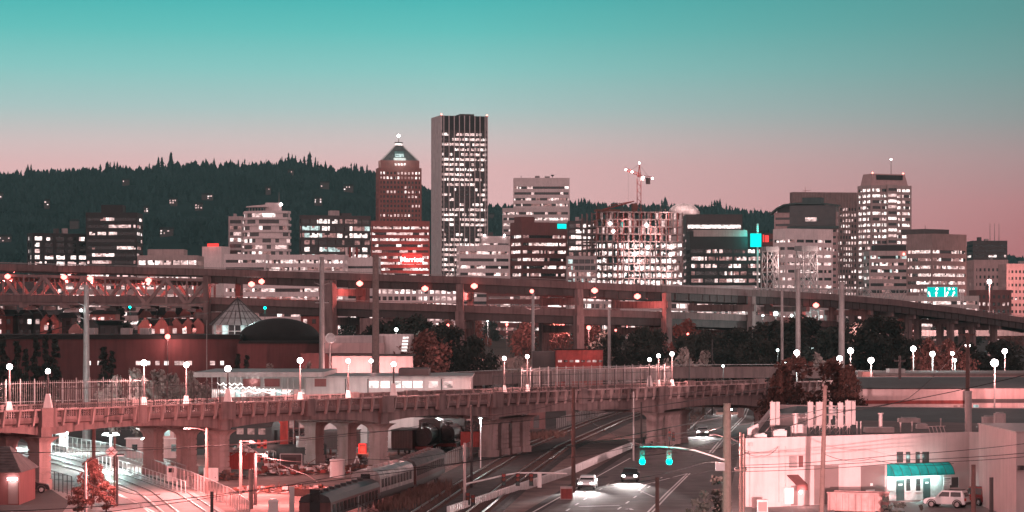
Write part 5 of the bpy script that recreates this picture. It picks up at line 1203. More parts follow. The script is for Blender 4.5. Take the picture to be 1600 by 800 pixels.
# ------------------------------------------------------------------ rail heritage hall behind the viaduct
def rail_hall():
    D = 386; t = thing('rail_hall', 'pale railway museum hall with a glazed front and flat overhanging roof', 'hall'); x = lambda p: X(p, D)
    z1 = Zy(581, D)
    w_ = MB().box(x(500), x(735), D, D + 25, 0, Zy(590, D), 'wall_grey').box(x(422), x(450), D - .25, D + .5, 0, 5.5, 'red_paint').box(x(478), x(500), D, D + 25, 0, z1 - .8, 'wall_grey').box(x(330), x(478), D + 12, D + 25, 0, z1 - .8, 'wall_grey')
    w_.build('wall', t)
    MB().box(x(306), x(508), D - 3, D + 26, z1 - .7, z1, 'steel_grey').build('roof', t)
    MB().box(x(508) + .02, x(738), D - .4, D + 25.4, Zy(590, D) + .01, Zy(588, D), 'steel_grey').build('roof_edge', t)
    MB().box(x(620), x(668), D + 6, D + 15, Zy(588, D) + .01, Zy(577, D), 'wall_charcoal').build('roof_plant', t)
    for a, b in ((383, 410), (416, 440), (494, 512)): MB().box(x(a), x(b), D - 3.12, D - 3.02, z1 - 2.0, z1 - .9, 'wall_redbrown').build('sign_panel', t)
    g = MB()
    for k in range(16):
        a, b = x(331 + k * 9.1), x(331 + (k + 1) * 9.1)
        for zz in range(5):
            z0 = .3 + zz * 2.0
            if z0 > z1 - 2.7: continue
            g.poly([(a, D + .2, z0), (b, D + .2, z0), (b, D + .2, z0 + 1.98), (a, D + .2, z0 + 1.98)], 'lit_cool' if (k + zz) % 7 == 0 else 'lit_dim' if (zz * k) % 5 == 2 else 'lit_mid')
    g.build('glazing', t, fix=False)
    m = MB()
    for k in range(17): m.box(x(331 + k * 9.1) - .06, x(331 + k * 9.1) + .06, D - .05, D + .15, 0, z1 - .75, 'steel_grey')
    for zz in range(6): m.box(x(331), x(477), D - .02, D + .12, .25 + zz * 2.0, .37 + zz * 2.0, 'steel_grey')
    m.build('mullion', t)
    f = MB()
    for row, (zz, a, b) in enumerate(((z1 - 1.5, 340, 385), (z1 - 2.0, 350, 400), (z1 - 2.6, 345, 455), (z1 - 2.3, 400, 430))):
        pts = [Vector((x(a + (b - a) * i / 24), D - .5 - row * .2, zz - .35 * abs(math.sin(i * .65)))) for i in range(25)]
        f.path(pts, .045, 'neon_white', 5)
    f.build('festoon_lights', t)
    for k, px_ in enumerate((584, 602, 619, 636, 653, 677, 700)): MB().box(x(px_) - .65, x(px_) + .65, D - .08, D - .01, Zy(606, D), Zy(595.5, D), 'lit_white' if k < 5 else 'lit_warm').build('window', t)
    dr = MB()
    for a in range(3):
        for zz in range(4): dr.poly([(x(452 + a * 8.3), D - .02, .2 + zz * 1.35), (x(459 + a * 8.3), D - .02, .2 + zz * 1.35), (x(459 + a * 8.3), D - .02, 1.4 + zz * 1.35), (x(452 + a * 8.3), D - .02, 1.4 + zz * 1.35)], 'lit_dim' if zz > 1 and a != 1 else 'glass_dark')
    dr.box(x(450.2), x(478), D + .02, D + .4, 0, 5.6, 'wall_redbrown'); dr.build('door', t, fix=False)
    MB().box(x(366), x(378), D - .1, D - .02, 3.2, 4.6, 'red_paint').build('poster', t)
    for a in (540, 575, 690): MB().tube((x(a), D - .1, 0), (x(a), D - .1, Zy(592, D)), .07, .07, 'steel_dark', 5).build('downpipe', t)
    light('POINT', (x(400), D - 3, z1 - 1.2), 900, (1, .95, .92), t)
    for a in (560, 690): light('POINT', (x(a), D - 6, 5), 700, (.85, .95, .92), t)
rail_hall()

# ------------------------------------------------------------------ rolling stock
def wheelset(m, x, y, z, r, n=12):
    for s in (-.72, .72): m.tube((x + s - .06, y, z), (x + s + .06, y, z), r, r, 'steel_dark', n)
def coach(label, px_, Dn, Df_px, Dfar, body, roofm, name='railway_coach', h=3.9, open_=False, zbase=.25, wd=2.8, lit=0, letters=None):
    a = Vector((X(px_, Dn), Dn, 0)); b = Vector((X(Df_px, Dfar), Dfar, 0)); d = b - a; Ln = d.length
    t = thing(name, label, 'railway coach', a, math.atan2(d.y, d.x) - R(90)); hw = wd / 2
    prof = [(-hw, 1.0), (hw, 1.0), (hw, h - .75), (hw * .85, h - .3), (hw * .45, h - .04), (-hw * .45, h - .04), (-hw * .85, h - .3), (-hw, h - .75)]
    MB().hull([(x_, 0, z_ + zbase) for x_, z_ in prof[:3] + prof[7:]], [(x_, Ln, z_ + zbase) for x_, z_ in prof[:3] + prof[7:]], body).build('body', t)
    r_ = MB().hull([(x_ * 1.02, -.05, z_ + zbase + .02) for x_, z_ in prof[2:]], [(x_ * 1.02, Ln + .05, z_ + zbase + .02) for x_, z_ in prof[2:]], roofm)
    k = 2.0
    while k < Ln - 2: r_.box(-.25, .25, k, k + .5, h + zbase - .03, h + zbase + .22, roofm); k += 2.6
    r_.build('roof', t)
    n = int(Ln / 1.7)
    for s in (-1, 1):
        for i in range(n):
            y0 = .9 + i * (Ln - 1.6) / n
            MB().box(s * (hw + .02) - .02, s * (hw + .02) + .02, y0, y0 + (Ln - 1.6) / n * .62, h - 1.75 + zbase, h - .95 + zbase, 'lit_dim' if rnd.random() < lit else 'glass_dark').build('window', t)
    for yy in (-.02, Ln + .02): MB().box(-.45, .45, yy - .03, yy + .03, 1.1 + zbase, 3.1 + zbase, 'glass_dark').build('end_door', t)
    sk = MB().box(-hw * 1.01, -hw * 1.01 + .06, .2, Ln - .2, 1.0 + zbase - .1, 1.0 + zbase + .35, 'coach_dark').box(hw * 1.01 - .06, hw * 1.01, .2, Ln - .2, 1.0 + zbase - .1, 1.0 + zbase + .35, 'coach_dark').box(-1, 1, 1, Ln - 1, zbase + .55, zbase + 1.0, 'steel_dark'); sk.build('underframe', t)
    for yy in (2.4, Ln - 2.4):
        m = MB()
        for e in (-1.1, 1.1): wheelset(m, 0, yy + e, zbase + .45, .45)
        m.build('bogie', t)
    return t, Ln, hw
coach('silver railway coach with a rounded weathered roof nearest the yard', 571, 262, 625, 279, 'coach_silver', 'coach_silver', h=3.5)
coach('maroon railway coach with a grey roof coupled behind the silver coach', 629, 280.2, 676, 304, 'coach_maroon', 'slate', h=3.6)
coach('dark maroon low railway wagon coupled ahead of the silver coach', 492, 238, 571, 261, 'coach_maroon', 'coach_dark', h=2.7)
coach('maroon railway coach with pale domed roof standing beyond the viaduct columns', 838, 423, 812, 446, 'coach_maroon', 'slate', h=4.4)
t, Ln, hw = coach('long black passenger coach lettered in white parked before the railway hall', 431, 366, 262, 371, 'coach_dark', 'coach_dark', h=4.3, lit=.55)
def steam_loco(label, px_, py_, r, far_px, far_D):
    g = G(px_, py_); b = Vector((X(far_px, far_D), far_D, 0)); d = b - g; t = thing('steam_locomotive', label, 'locomotive', g, math.atan2(d.y, d.x) - R(90), 'steam locomotives in the yard')
    m = MB(); m.tube((0, .6, 2.5), (0, 9, 2.5), r, r, 'coach_dark', 20); m.build('boiler', t)
    f = MB().tube((0, .45, 2.5), (0, .6, 2.5), r * 1.03, r * 1.03, 'steel_dark', 20).tube((0, .3, 2.5), (0, .45, 2.5), r * .62, r * .62, 'steel_dark', 16); f.build('smokebox_door', t)
    MB().lathe([(.3, 2.5 + r * .9), (.28, 2.5 + r + .45), (.4, 2.5 + r + .5)], 'steel_dark', 12, (0, 1.6)).build('chimney', t)
    MB().lathe([(.4, 2.5 + r * .9), (.4, 2.5 + r + .3), (.1, 2.5 + r + .5)], 'steel_dark', 12, (0, 4.4)).build('steam_dome', t)
    MB().box(-1.45, 1.45, 9, 11.4, 1.2, 4.3, 'coach_dark').hull([(-1.5, 8.8, 4.31), (1.5, 8.8, 4.31), (1.5, 11.8, 4.31), (-1.5, 11.8, 4.31)], [(-.7, 8.8, 4.6), (.7, 8.8, 4.6), (.7, 11.8, 4.6), (-.7, 11.8, 4.6)], 'coach_dark').build('cab', t)
    MB().box(-1.35, 1.35, 11.8, 18, 1.1, 3.6, 'coach_dark').build('tender', t)
    MB().box(-1.4, 1.4, 0, .4, .7, 1.15, 'red_steel').build('buffer_beam', t)
    MB().lathe([(.05, 3.4), (.2, 3.5), (.2, 3.7), (.05, 3.8)], 'chrome', 8, (0, .3)).build('headlamp', t)
    w_ = MB()
    for yy, rr in ((1.2, .45), (2.3, .45), (4, .85), (5.9, .85), (7.8, .85), (10, .5), (13, .45), (16.5, .45)): wheelset(w_, 0, yy, rr + .2, rr, 16)
    w_.build('wheel', t); MB().box(-1.3, 1.3, 1, 11, 1.15, 1.3, 'steel_dark').build('running_board', t)
steam_loco('black steam locomotive with a broad round smokebox, nearer of the pair', 660, 711, 1.25, 700, 402)
steam_loco('black steam locomotive standing behind its twin beside the red diesel', 697, 706, 1.1, 735, 404)
g = G(737, 714); t = thing('diesel_locomotive', 'boxy red diesel locomotive nose between the steam locomotives and columns', 'locomotive', g, R(-12))
MB().box(-1.5, 1.5, 0, 2.6, 1.3, 3.3, 'red_paint').box(-1.5, 1.5, 2.62, 14, 1.3, 4.3, 'coach_maroon').build('body', t); MB().box(-1.55, 1.55, 2.6, 5, 3.3, 4.6, 'coach_dark').build('cab', t)
MB().box(-1.2, -.2, 2.52, 2.58, 3.5, 4.2, 'glass_dark').box(.2, 1.2, 2.52, 2.58, 3.5, 4.2, 'glass_dark').build('windscreen', t)
MB().box(-1.4, 1.4, -.4, 0, .7, 1.3, 'coach_dark').build('buffer_beam', t)
m = MB()
for yy in (1.5, 3.2, 10.5, 12.2): wheelset(m, 0, yy, .5, .5)
m.build('wheel', t)
def boxcar(label, px_, py_, w_, h_, body, dep=8):
    g = G(px_, py_); t = thing('goods_wagon', label, 'railway wagon', g, R(-8)); n = 8
    b = MB().box(-w_ / 2, w_ / 2, 0, dep, 1.0, h_, body)
    for i in range(n): b.box(-w_ / 2 + w_ * i / n - .03, -w_ / 2 + w_ * i / n + .05, -.06, -.003, 1.0, h_, body)
    b.build('body', t); MB().box(-w_ / 2 - .1, w_ / 2 + .1, -.15, dep + .1, h_ + .01, h_ + .15, 'slate').build('roof', t); m = MB()
    for yy in (1.5, dep - 1.5): wheelset(m, 0, yy, .45, .45)
    m.build('wheel', t); MB().box(-w_ / 2, w_ / 2, .1, dep, .75, .99, 'steel_dark').build('underframe', t)
boxcar('dark square ended goods wagon standing between two viaduct columns', 521, 711, 4.2, 3.0, 'coach_dark')
boxcar('small maroon goods wagon beside the steam locomotives', 628, 712, 2.8, 3.3, 'coach_maroon')
def cabin():
    g = G(252, 716); t = thing('yard_cabin', 'pale two level yard cabin with square windows behind the viaduct columns', 'cabin', g)
    MB().box(-4.6, 2.6, 0, 3, 0, 2.5, 'wall_rose').box(-1.8, 1.6, .3, 2.8, 2.51, 4.2, 'wall_rose').build('wall', t)
    MB().box(-4.8, 2.8, -.2, 3.2, 2.505, 2.62, 'wall_white').box(-2, 1.8, .1, 3, 4.21, 4.4, 'roof_dark').build('roof', t)
    for a, z_ in ((-1.2, 2.9), (.2, 2.9)): MB().box(a, a + .9, .22, .28, z_, z_ + .9, 'glass_dark').build('window', t)
    for a in (-3.8, -.9, 1.3): MB().box(a, a + .7, -.08, -.02, .9, 1.8, 'glass_dark').build('window', t)
cabin()

# ------------------------------------------------------------------ things lying about the yard
def container():
    g = G(376, 736); t = thing('skip_container', 'ribbed red steel container heaped with scrap metal', 'container', g, R(4)); W = 3.6
    b = MB().box(-W / 2, W / 2, 0, 2.4, .2, 2.2, 'red_paint')
    for i in range(12): b.box(-W / 2 + .1 + i * .3, -W / 2 + .22 + i * .3, -.09, -.003, .2, 2.2, 'red_paint')
    b.build('body', t); MB().box(-W / 2 - .08, W / 2 + .08, -.1, 2.5, 2.2, 2.32, 'red_steel').build('rim', t)
container()
def pile(name, label, px_, py_, n, rad, hgt, mats, seed, kind=None):
    rg = random.Random(seed); g = G(px_, py_); m = MB()
    for i in range(n):
        a, f = rg.random() * 6.28, rg.random() ** .7; x_, y_ = rad * f * math.cos(a), rad * .7 * f * math.sin(a); z_ = hgt * (1 - f) * rg.random()
        d = Vector((rg.gauss(0, 1), rg.gauss(0, 1), rg.gauss(0, .35))).normalized() * rg.uniform(.2, .9); p = Vector((x_, y_, z_ + .15))
        if rg.random() < .5: m.tube(p - d, p + d, .05, .05, rg.choice(mats), 5)
        else: m.cbox(p, rg.uniform(.15, .8), rg.uniform(.15, .6), rg.uniform(.08, .4), rg.random() * 6, rg.choice(mats))
    o = m.build(name); o.location = g; tag(o, label, 'scrap', kind='stuff'); return o
pile('scrap_metal', 'heap of pale scrap tubes and sheets beside the red container', 428, 742, 130, 3.0, 1.2, ['white_paint', 'steel_grey', 'rust', 'red_steel'], 1)
pile('scrap_metal', 'tangle of ladders and timber scrap in the middle of the yard', 490, 740, 170, 4.5, 1.4, ['rust', 'metal_pink', 'wood_pole', 'red_steel', 'white_paint'], 2)
pile('scrap_metal', 'low dark heap of boards below the container', 350, 750, 90, 3.4, .7, ['wood_pole', 'rust', 'steel_dark'], 3)
pile('scrap_metal', 'white and rusty clutter under the viaduct by the pale column', 262, 738, 70, 3.0, .8, ['white_paint', 'steel_grey', 'rust'], 4)
pile('scrap_metal', 'scattered parts in front of the goods wagon', 530, 722, 120, 4.0, 1.0, ['rust', 'white_paint', 'steel_dark', 'metal_pink'], 5)
pile('scrap_metal', 'dark scrap and sleepers between the yard and the silver coach', 560, 735, 90, 3.0, .7, ['rust', 'steel_dark', 'wood_pole'], 6)
pile('scrap_metal', 'brushy rusty debris strewn across the red lit dirt', 450, 768, 150, 6.0, .35, ['rust', 'wood_pole', 'metal_pink'], 7)
o = pile('scrap_metal', 'metal sheets piled on top of the red container', 376, 738, 60, 1.7, .8, ['white_paint', 'steel_grey', 'metal_pink'], 8); o.location.z = 2.3
def forklift():
    g = G(424, 733); t = thing('forklift', 'white framed forklift with a red body among the scrap', 'forklift', g, R(20)); f = MB()
    for x_ in (-.55, .55): f.path([(x_, -.6, .6), (x_ * .9, -.2, 2.1), (x_ * .9, .9, 2.2), (x_, 1.1, .8)], .05, 'white_paint', 6)
    f.tube((-.5, -.2, 2.1), (.5, -.2, 2.1), .05, .05, 'white_paint', 6).tube((-.5, .9, 2.2), (.5, .9, 2.2), .05, .05, 'white_paint', 6); f.build('overhead_guard', t)
    MB().box(-.6, .6, -.3, 1.3, .35, 1.0, 'red_paint').box(-.5, .5, .8, 1.4, 1.0, 1.3, 'red_paint').build('body', t)
    m = MB(); [m.tube((x_, -.9, .1), (x_, -.9, 2.3), .06, .06, 'steel_dark', 5) for x_ in (-.4, .4)]; m.box(-.45, .45, -.97, -.93, .4, .8, 'steel_dark'); m.build('mast', t)
    for x_ in (-.3, .3): MB().box(x_ - .07, x_ + .07, -2.0, -.96, .12, .18, 'steel_dark').build('fork', t)
    for x_ in (-.62, .62):
        for y_ in (-.4, 1.0): MB().tube((x_ - .12, y_, .33), (x_ + .12, y_, .33), .33, .33, 'tyre', 12).build('wheel', t)
    MB().box(-.25, .25, .2, .7, 1.0, 1.15, 'steel_dark').box(-.25, .25, .65, .75, 1.15, 1.6, 'steel_dark').build('seat', t)
forklift()
g = G(455, 737); t = thing('generator_box', 'grey hooded generator box on a steel frame beside the ladders', 'generator', g, R(-5))
MB().box(-1.25, 1.25, 0, 1.3, .55, 2.0, 'wall_charcoal').build('housing', t); f = MB()
for x_ in (-1.3, 1.3): f.tube((x_, -.1, 0), (x_, -.1, 2.1), .05, .05, 'white_paint', 5)
f.tube((-1.3, -.1, 2.1), (1.3, -.1, 2.1), .05, .05, 'white_paint', 5).tube((-1.3, -.1, .5), (1.3, -.1, .5), .05, .05, 'white_paint', 5).tube((-1.3, -.1, .5), (0, -.6, 0), .05, .05, 'white_paint', 5); f.build('frame', t)
MB().box(-1.0, .6, -.04, -.003, .9, 1.7, 'wall_dark').build('louvre', t)
t = thing('storage_tank', 'long grey cylindrical tank lying between the columns', 'tank', G(448, 722), R(3)); MB().tube((-4, 1, 1.2), (5, 1, 1.2), 1.0, 1.0, 'slate', 18).build('shell', t); MB().box(-3, -2.4, .2, 1.8, 0, .5, 'concrete').box(3, 3.6, .2, 1.8, 0, .5, 'concrete').build('saddle', t)
t = thing('concrete_drum', 'pale upright concrete drum standing in the dirt yard', 'drum', G(527, 746)); MB().lathe([(.85, 0), (.9, .1), (.85, .2), (.85, 1.9), (.9, 1.95), (.9, 2.05), (.7, 2.1)], 'concrete_pale', 20).build('shell', t)
t = thing('crate', 'tilted pale crate on top of the grey tank', 'crate', Vector((G(474, 722).x, G(474, 722).y, 1.9)), R(25)); MB().box(-.8, .8, -.5, .5, 0, 1.3, 'plastic_white').build('box', t); MB().box(-.84, .84, -.54, .54, 1.31, 1.4, 'white_paint').build('lid', t)
t = thing('a_frame_barricade', 'white trestle barricade beyond the silver coach roof', 'barricade', G(558, 732), R(10)); m = MB()
for y_ in (0, .7): m.tube((-.5, y_, 0), (0, .35, 1.5), .08, .08, 'white_paint', 4).tube((.5, y_, 0), (0, .35, 1.5), .08, .08, 'white_paint', 4)
m.build('leg', t); MB().box(-.8, .8, -.08, -.02, .3, .6, 'white_paint').build('board', t)
def glow_sign(label, px_, py_, parts):
    g = P(px_, py_, 372); t = thing('neon_sign', label, 'neon sign', (g.x, 372, 0)); z = g.z; m = MB()
    for x0, z0, x1, z1 in parts: m.tube((x0, 0, z + z0), (x1, 0, z + z1), .07, .07, 'neon_red', 5)
    m.build('neon_tube', t); MB().box(parts[0][0] - .1, parts[0][0] + 1.1, .15, .25, z - 1.3, z + .9, 'coach_maroon').build('backboard', t)
    MB().tube((.4, .3, 0), (.4, .3, z), .06, .06, 'steel_dark').build('post', t); light('POINT', (.4, -.6, z), 150, (1, .12, .08), t)
glow_sign('glowing red neon rectangle open at one side beside the columns', 562, 703, ((-.1, -1.1, -.1, .8), (-.1, .8, .8, .8), (.8, .8, .8, -1.1), (-.1, -1.1, .35, -1.1)))
glow_sign('glowing red neon figure like an eight nearest the thick column', 581, 702, ((0, -.9, 0, .8), (0, .8, .7, .8), (.7, .8, .7, -.9), (0, -.9, .7, -.9), (0, -.05, .7, -.05)))
for q, (px_, y0, y1, rr, m_) in enumerate(((368, 690, 712, .22, 'red_paint'), (374, 690, 712, .22, 'red_paint'))):
    pass
t = thing('red_post', 'stubby twin red steel posts behind the forklift', 'post', G(411, 722)); MB().box(-.75, -.35, 0, .4, 0, 2.8, 'red_paint').box(.05, .45, 0, .4, 0, 2.8, 'red_paint').box(-.75, .45, 0, .3, 2.0, 2.2, 'red_paint').build('post', t)
t = thing('bollard_block', 'white square marker block in the red lit dirt', 'marker', G(427, 802)); MB().box(-.45, .45, -.3, .3, 0, 1.1, 'plastic_white').hull([(-.5, -.35, 1.11), (.5, -.35, 1.11), (.5, .35, 1.11), (-.5, .35, 1.11)], [(-.3, -.2, 1.35), (.3, -.2, 1.35), (.3, .2, 1.35), (-.3, .2, 1.35)], 'plastic_white').build('block', t)
t = thing('marker_post', 'pale thick post standing beside the dark wagon', 'post', G(456, 806)); MB().box(-.22, .22, -.2, .2, 0, 2.6, 'concrete_pale').box(-.26, .26, -.24, .24, 2.61, 2.7, 'concrete_pale').build('shaft', t)
t = thing('timber_baulk', 'dark timber baulk lying alone on the red lit dirt', 'timber', G(484, 775), R(5)); MB().box(-2.0, 2.0, -.3, .3, .02, .75, 'wood_pole').box(-1.6, -1.2, -.5, .5, .76, .9, 'rust').build('beam', t)

# yard fences: wire mesh on posts along tracks and street
def wire_fence(label, pts, m, h=1.8, step=2.4, cat='fence', mesh=True):
    t = thing('wire_fence', label, cat); q = MB(); r = MB(); w_ = MB(); P_ = [G(*p) for p in pts]; Z = Vector((0, 0, h))
    for a, b in zip(P_, P_[1:]):
        n = max(1, int((b - a).length / step))
        for i in range(n + 1):
            p = a.lerp(b, i / n)
            if not q.v: q.tube((0, 0, 0), Z, .05, .05, m, 5); p0 = q.build('post', t); p0.location = p
            else: clone(p0, t, p)
        r.tube(a + Z, b + Z, .035, .035, m, 4); r.tube(a + Vector((0, 0, .15)), b + Vector((0, 0, .15)), .02, .02, m, 3)
        if mesh:
            k = max(1, int((b - a).length / .45))
            for i in range(k): p = a.lerp(b, (i + .5) / k); w_.tube(p + Vector((0, 0, .15)), p + Z, .010, .010, m, 3)
    r.build('rail', t)
    if mesh: w_.build('mesh', t)
wire_fence('wire fence curving along the tracks beside the silver coach', [(560, 810), (600, 782), (660, 752), (720, 722), (760, 700)], 'steel_grey', 2.0)
wire_fence('wire fence along the tram curve in front of the yard', [(232, 740), (300, 764), (360, 792), (390, 815)], 'metal_pink', 1.8)
wire_fence('pale handrail fence on the platform edge of the tram stop', [(62, 704), (120, 717), (205, 742), (290, 772)], 'white_paint', 1.3, 2.6, mesh=False)
wire_fence('second rail fence at the back of the tram platform', [(80, 694), (180, 712), (290, 748)], 'steel_grey', 1.5, 2.6)
wire_fence('dark mesh fence on the street side below the first column', [(-10, 742), (60, 758), (112, 775)], 'steel_dark', 2.0)
wire_fence('fence beyond the viaduct along the tracks', [(870, 672), (960, 645), (1000, 632)], 'steel_grey', 2.0)
wire_fence('chain fence far behind the lit columns of the tram street', [(40, 676), (130, 674), (230, 672)], 'steel_grey', 2.2, 3)
# white zigzag barrier beside the boulevard
def barrier():
    t = thing('block_barrier', 'white notched block barrier between the tracks and the boulevard', 'barrier'); pts = [G(690, 812), G(760, 770), G(850, 745), G(930, 712), G(985, 700)]
    pts = [G(700, 806), G(800, 772), G(890, 742), G(960, 712), G(988, 700)]
    b = MB(); r = MB()
    for a, c in zip(pts, pts[1:]):
        n = int((c - a).length / .95); d = (c - a).normalized(); an = math.atan2(d.y, d.x)
        for i in range(n):
            p = a.lerp(c, (i + .5) / n); b.cbox(p, .5, .34, .86, an, 'white_paint')
        m_ = a.lerp(c, .5); r.cbox(m_ + Vector((0, 0, .25)), (c - a).length, .18, .22, an, 'concrete_pale')
    b.build('block', t); r.build('rail', t)
barrier()
# weeds
def weeds(label, pts, n, h, seed):
    rg = random.Random(seed); m = MB()
    for i in range(n):
        k = rg.randrange(len(pts) - 1); c = G(*pts[k]).lerp(G(*pts[k + 1]), rg.random()) + Vector((rg.gauss(0, 1.3), rg.gauss(0, 2.4), 0)); hh = h * rg.uniform(.4, 1.1)
        for j in range(5):
            a = rg.random() * 6.28; d = Vector((math.cos(a), math.sin(a), 0)) * rg.uniform(.1, .45); s = Vector((-d.y, d.x, 0)).normalized() * .04
            m.poly([c - s, c + s, c + d * .7 + s * .5 + Vector((0, 0, hh * .7)), c + d + Vector((0, 0, hh))], 'weeds')
    tag(m.build('weeds', fix=False), label, 'weeds', kind='stuff')
weeds('tall dry weeds along the wire fence beside the tracks', [(610, 800), (650, 780), (690, 765)], 700, 1.2, 1)
weeds('dry grass at the foot of the far maroon coach', [(830, 690), (870, 682)], 350, 1.2, 2)
weeds('scrubby growth on the bank beyond the columns', [(1010, 700), (1060, 670), (1095, 645)], 300, .9, 3)

# ------------------------------------------------------------------ tram stop
for q, (px_, py_, D) in enumerate(((105, 667, 372), (173, 680, 330), (234, 687, 322), (20, 681, 385))):
    p = P(px_, py_, D); t = thing('platform_lamp', 'bright white twin head platform lamp at the tram stop, %s along it' % ORD[q], 'street lamp', (p.x, p.y, 0), 0, 'platform lamps at the tram stop'); h = p.z
    MB().tube((0, 0, 0), (0, 0, h), .12, .08, 'white_paint', 8).build('pole', t)
    for s in (-1, 1):
        MB().hull([(s * .75 - .3, -.2, h + .02), (s * .75 + .3, -.2, h + .02), (s * .75 + .3, .2, h + .02), (s * .75 - .3, .2, h + .02)], [(s * .5 - .25, -.15, h + .28), (s * .5 + .25, -.15, h + .28), (s * .5 + .25, .15, h + .28), (s * .5 - .25, .15, h + .28)], 'globe_led').build('lamp_head', t)
    MB().tube((-.8, 0, h), (.8, 0, h), .05, .05, 'white_paint', 6).build('arm', t)
    light('POINT', (0, -.1, h - .45), 8500, LED, t, .3)
t = thing('tram_shelter', 'small glazed tram shelter with a lit panel on the platform', 'shelter', G(82, 706)); m = MB()
for x_ in (-1.6, 0, 1.6):
    for y_ in (0, 1.4): m.tube((x_, y_, 0), (x_, y_, 2.4), .05, .05, 'steel_dark', 5)
m.build('post', t); MB().box(-1.9, 1.9, -.3, 1.7, 2.41, 2.52, 'steel_grey').build('roof', t); MB().box(-1.55, -.1, 1.38, 1.42, .3, 2.1, 'glass_mid').build('glass_panel', t); MB().box(.9, 1.9, -.05, .05, .8, 2.3, 'lit_white').build('lit_panel', t)
light('POINT', (1.4, -.6, 1.6), 60, LED, t)
t = thing('ticket_machine', 'small pale ticket machine box beside the platform lamp', 'machine', G(268, 752)); MB().box(-.5, .5, -.3, .3, 0, 1.7, 'plastic_white').build('cabinet', t); MB().box(-.3, .3, -.33, -.303, 1.0, 1.5, 'glass_dark').build('screen', t)
t = thing('utility_cabinet', 'white twin utility cabinet beyond the tram curve', 'cabinet', G(330, 752)); MB().box(-.8, .8, -.4, .4, 0, 1.5, 'plastic_white').build('cabinet', t); MB().box(-.78, -.02, -.43, -.403, .1, 1.4, 'white_paint').box(.02, .78, -.43, -.403, .1, 1.4, 'white_paint').build('door', t)
# brick hut in the corner, with car, bins
def hut():
    D = 268; t = thing('brick_hut', 'small red brick hut with a grey shingle roof and a wall lamp', 'hut'); x = lambda p: X(p, D); ze = Zy(738, D)
    MB().box(x(-60), x(30), D, D + 9, 0, ze, 'wall_redbrown').build('wall', t)
    r_ = MB().hull([(x(-64), D - .6, ze + .01), (x(35), D - .6, ze + .01), (x(35), D + 9.6, ze + .01), (x(-64), D + 9.6, ze + .01)], [(x(-40), D + 4.2, ze + 2.3), (x(3), D + 4.2, ze + 2.3), (x(3), D + 4.8, ze + 2.3), (x(-40), D + 4.8, ze + 2.3)], 'slate')
    for k in range(9):
        f0 = k / 9; y0 = D - .6 + 4.8 * f0; zz = ze + .03 + 2.3 * f0; xr = x(35) - (x(35) - x(3)) * f0
        r_.box(x(-60), xr - .05, y0 - .08, y0, zz, zz + .07, 'slate')
    r_.build('roof', t)
    MB().box(x(13), x(28), D - .06, D - .01, .1, ze - .9, 'door_grey').build('door', t)
    MB().box(x(12.5), x(27), D - .3, D - .07, ze - .75, ze - .52, 'globe').build('wall_lamp', t); light('POINT', (x(20), D - .7, ze - .9), 40, PINKW, t)
hut()

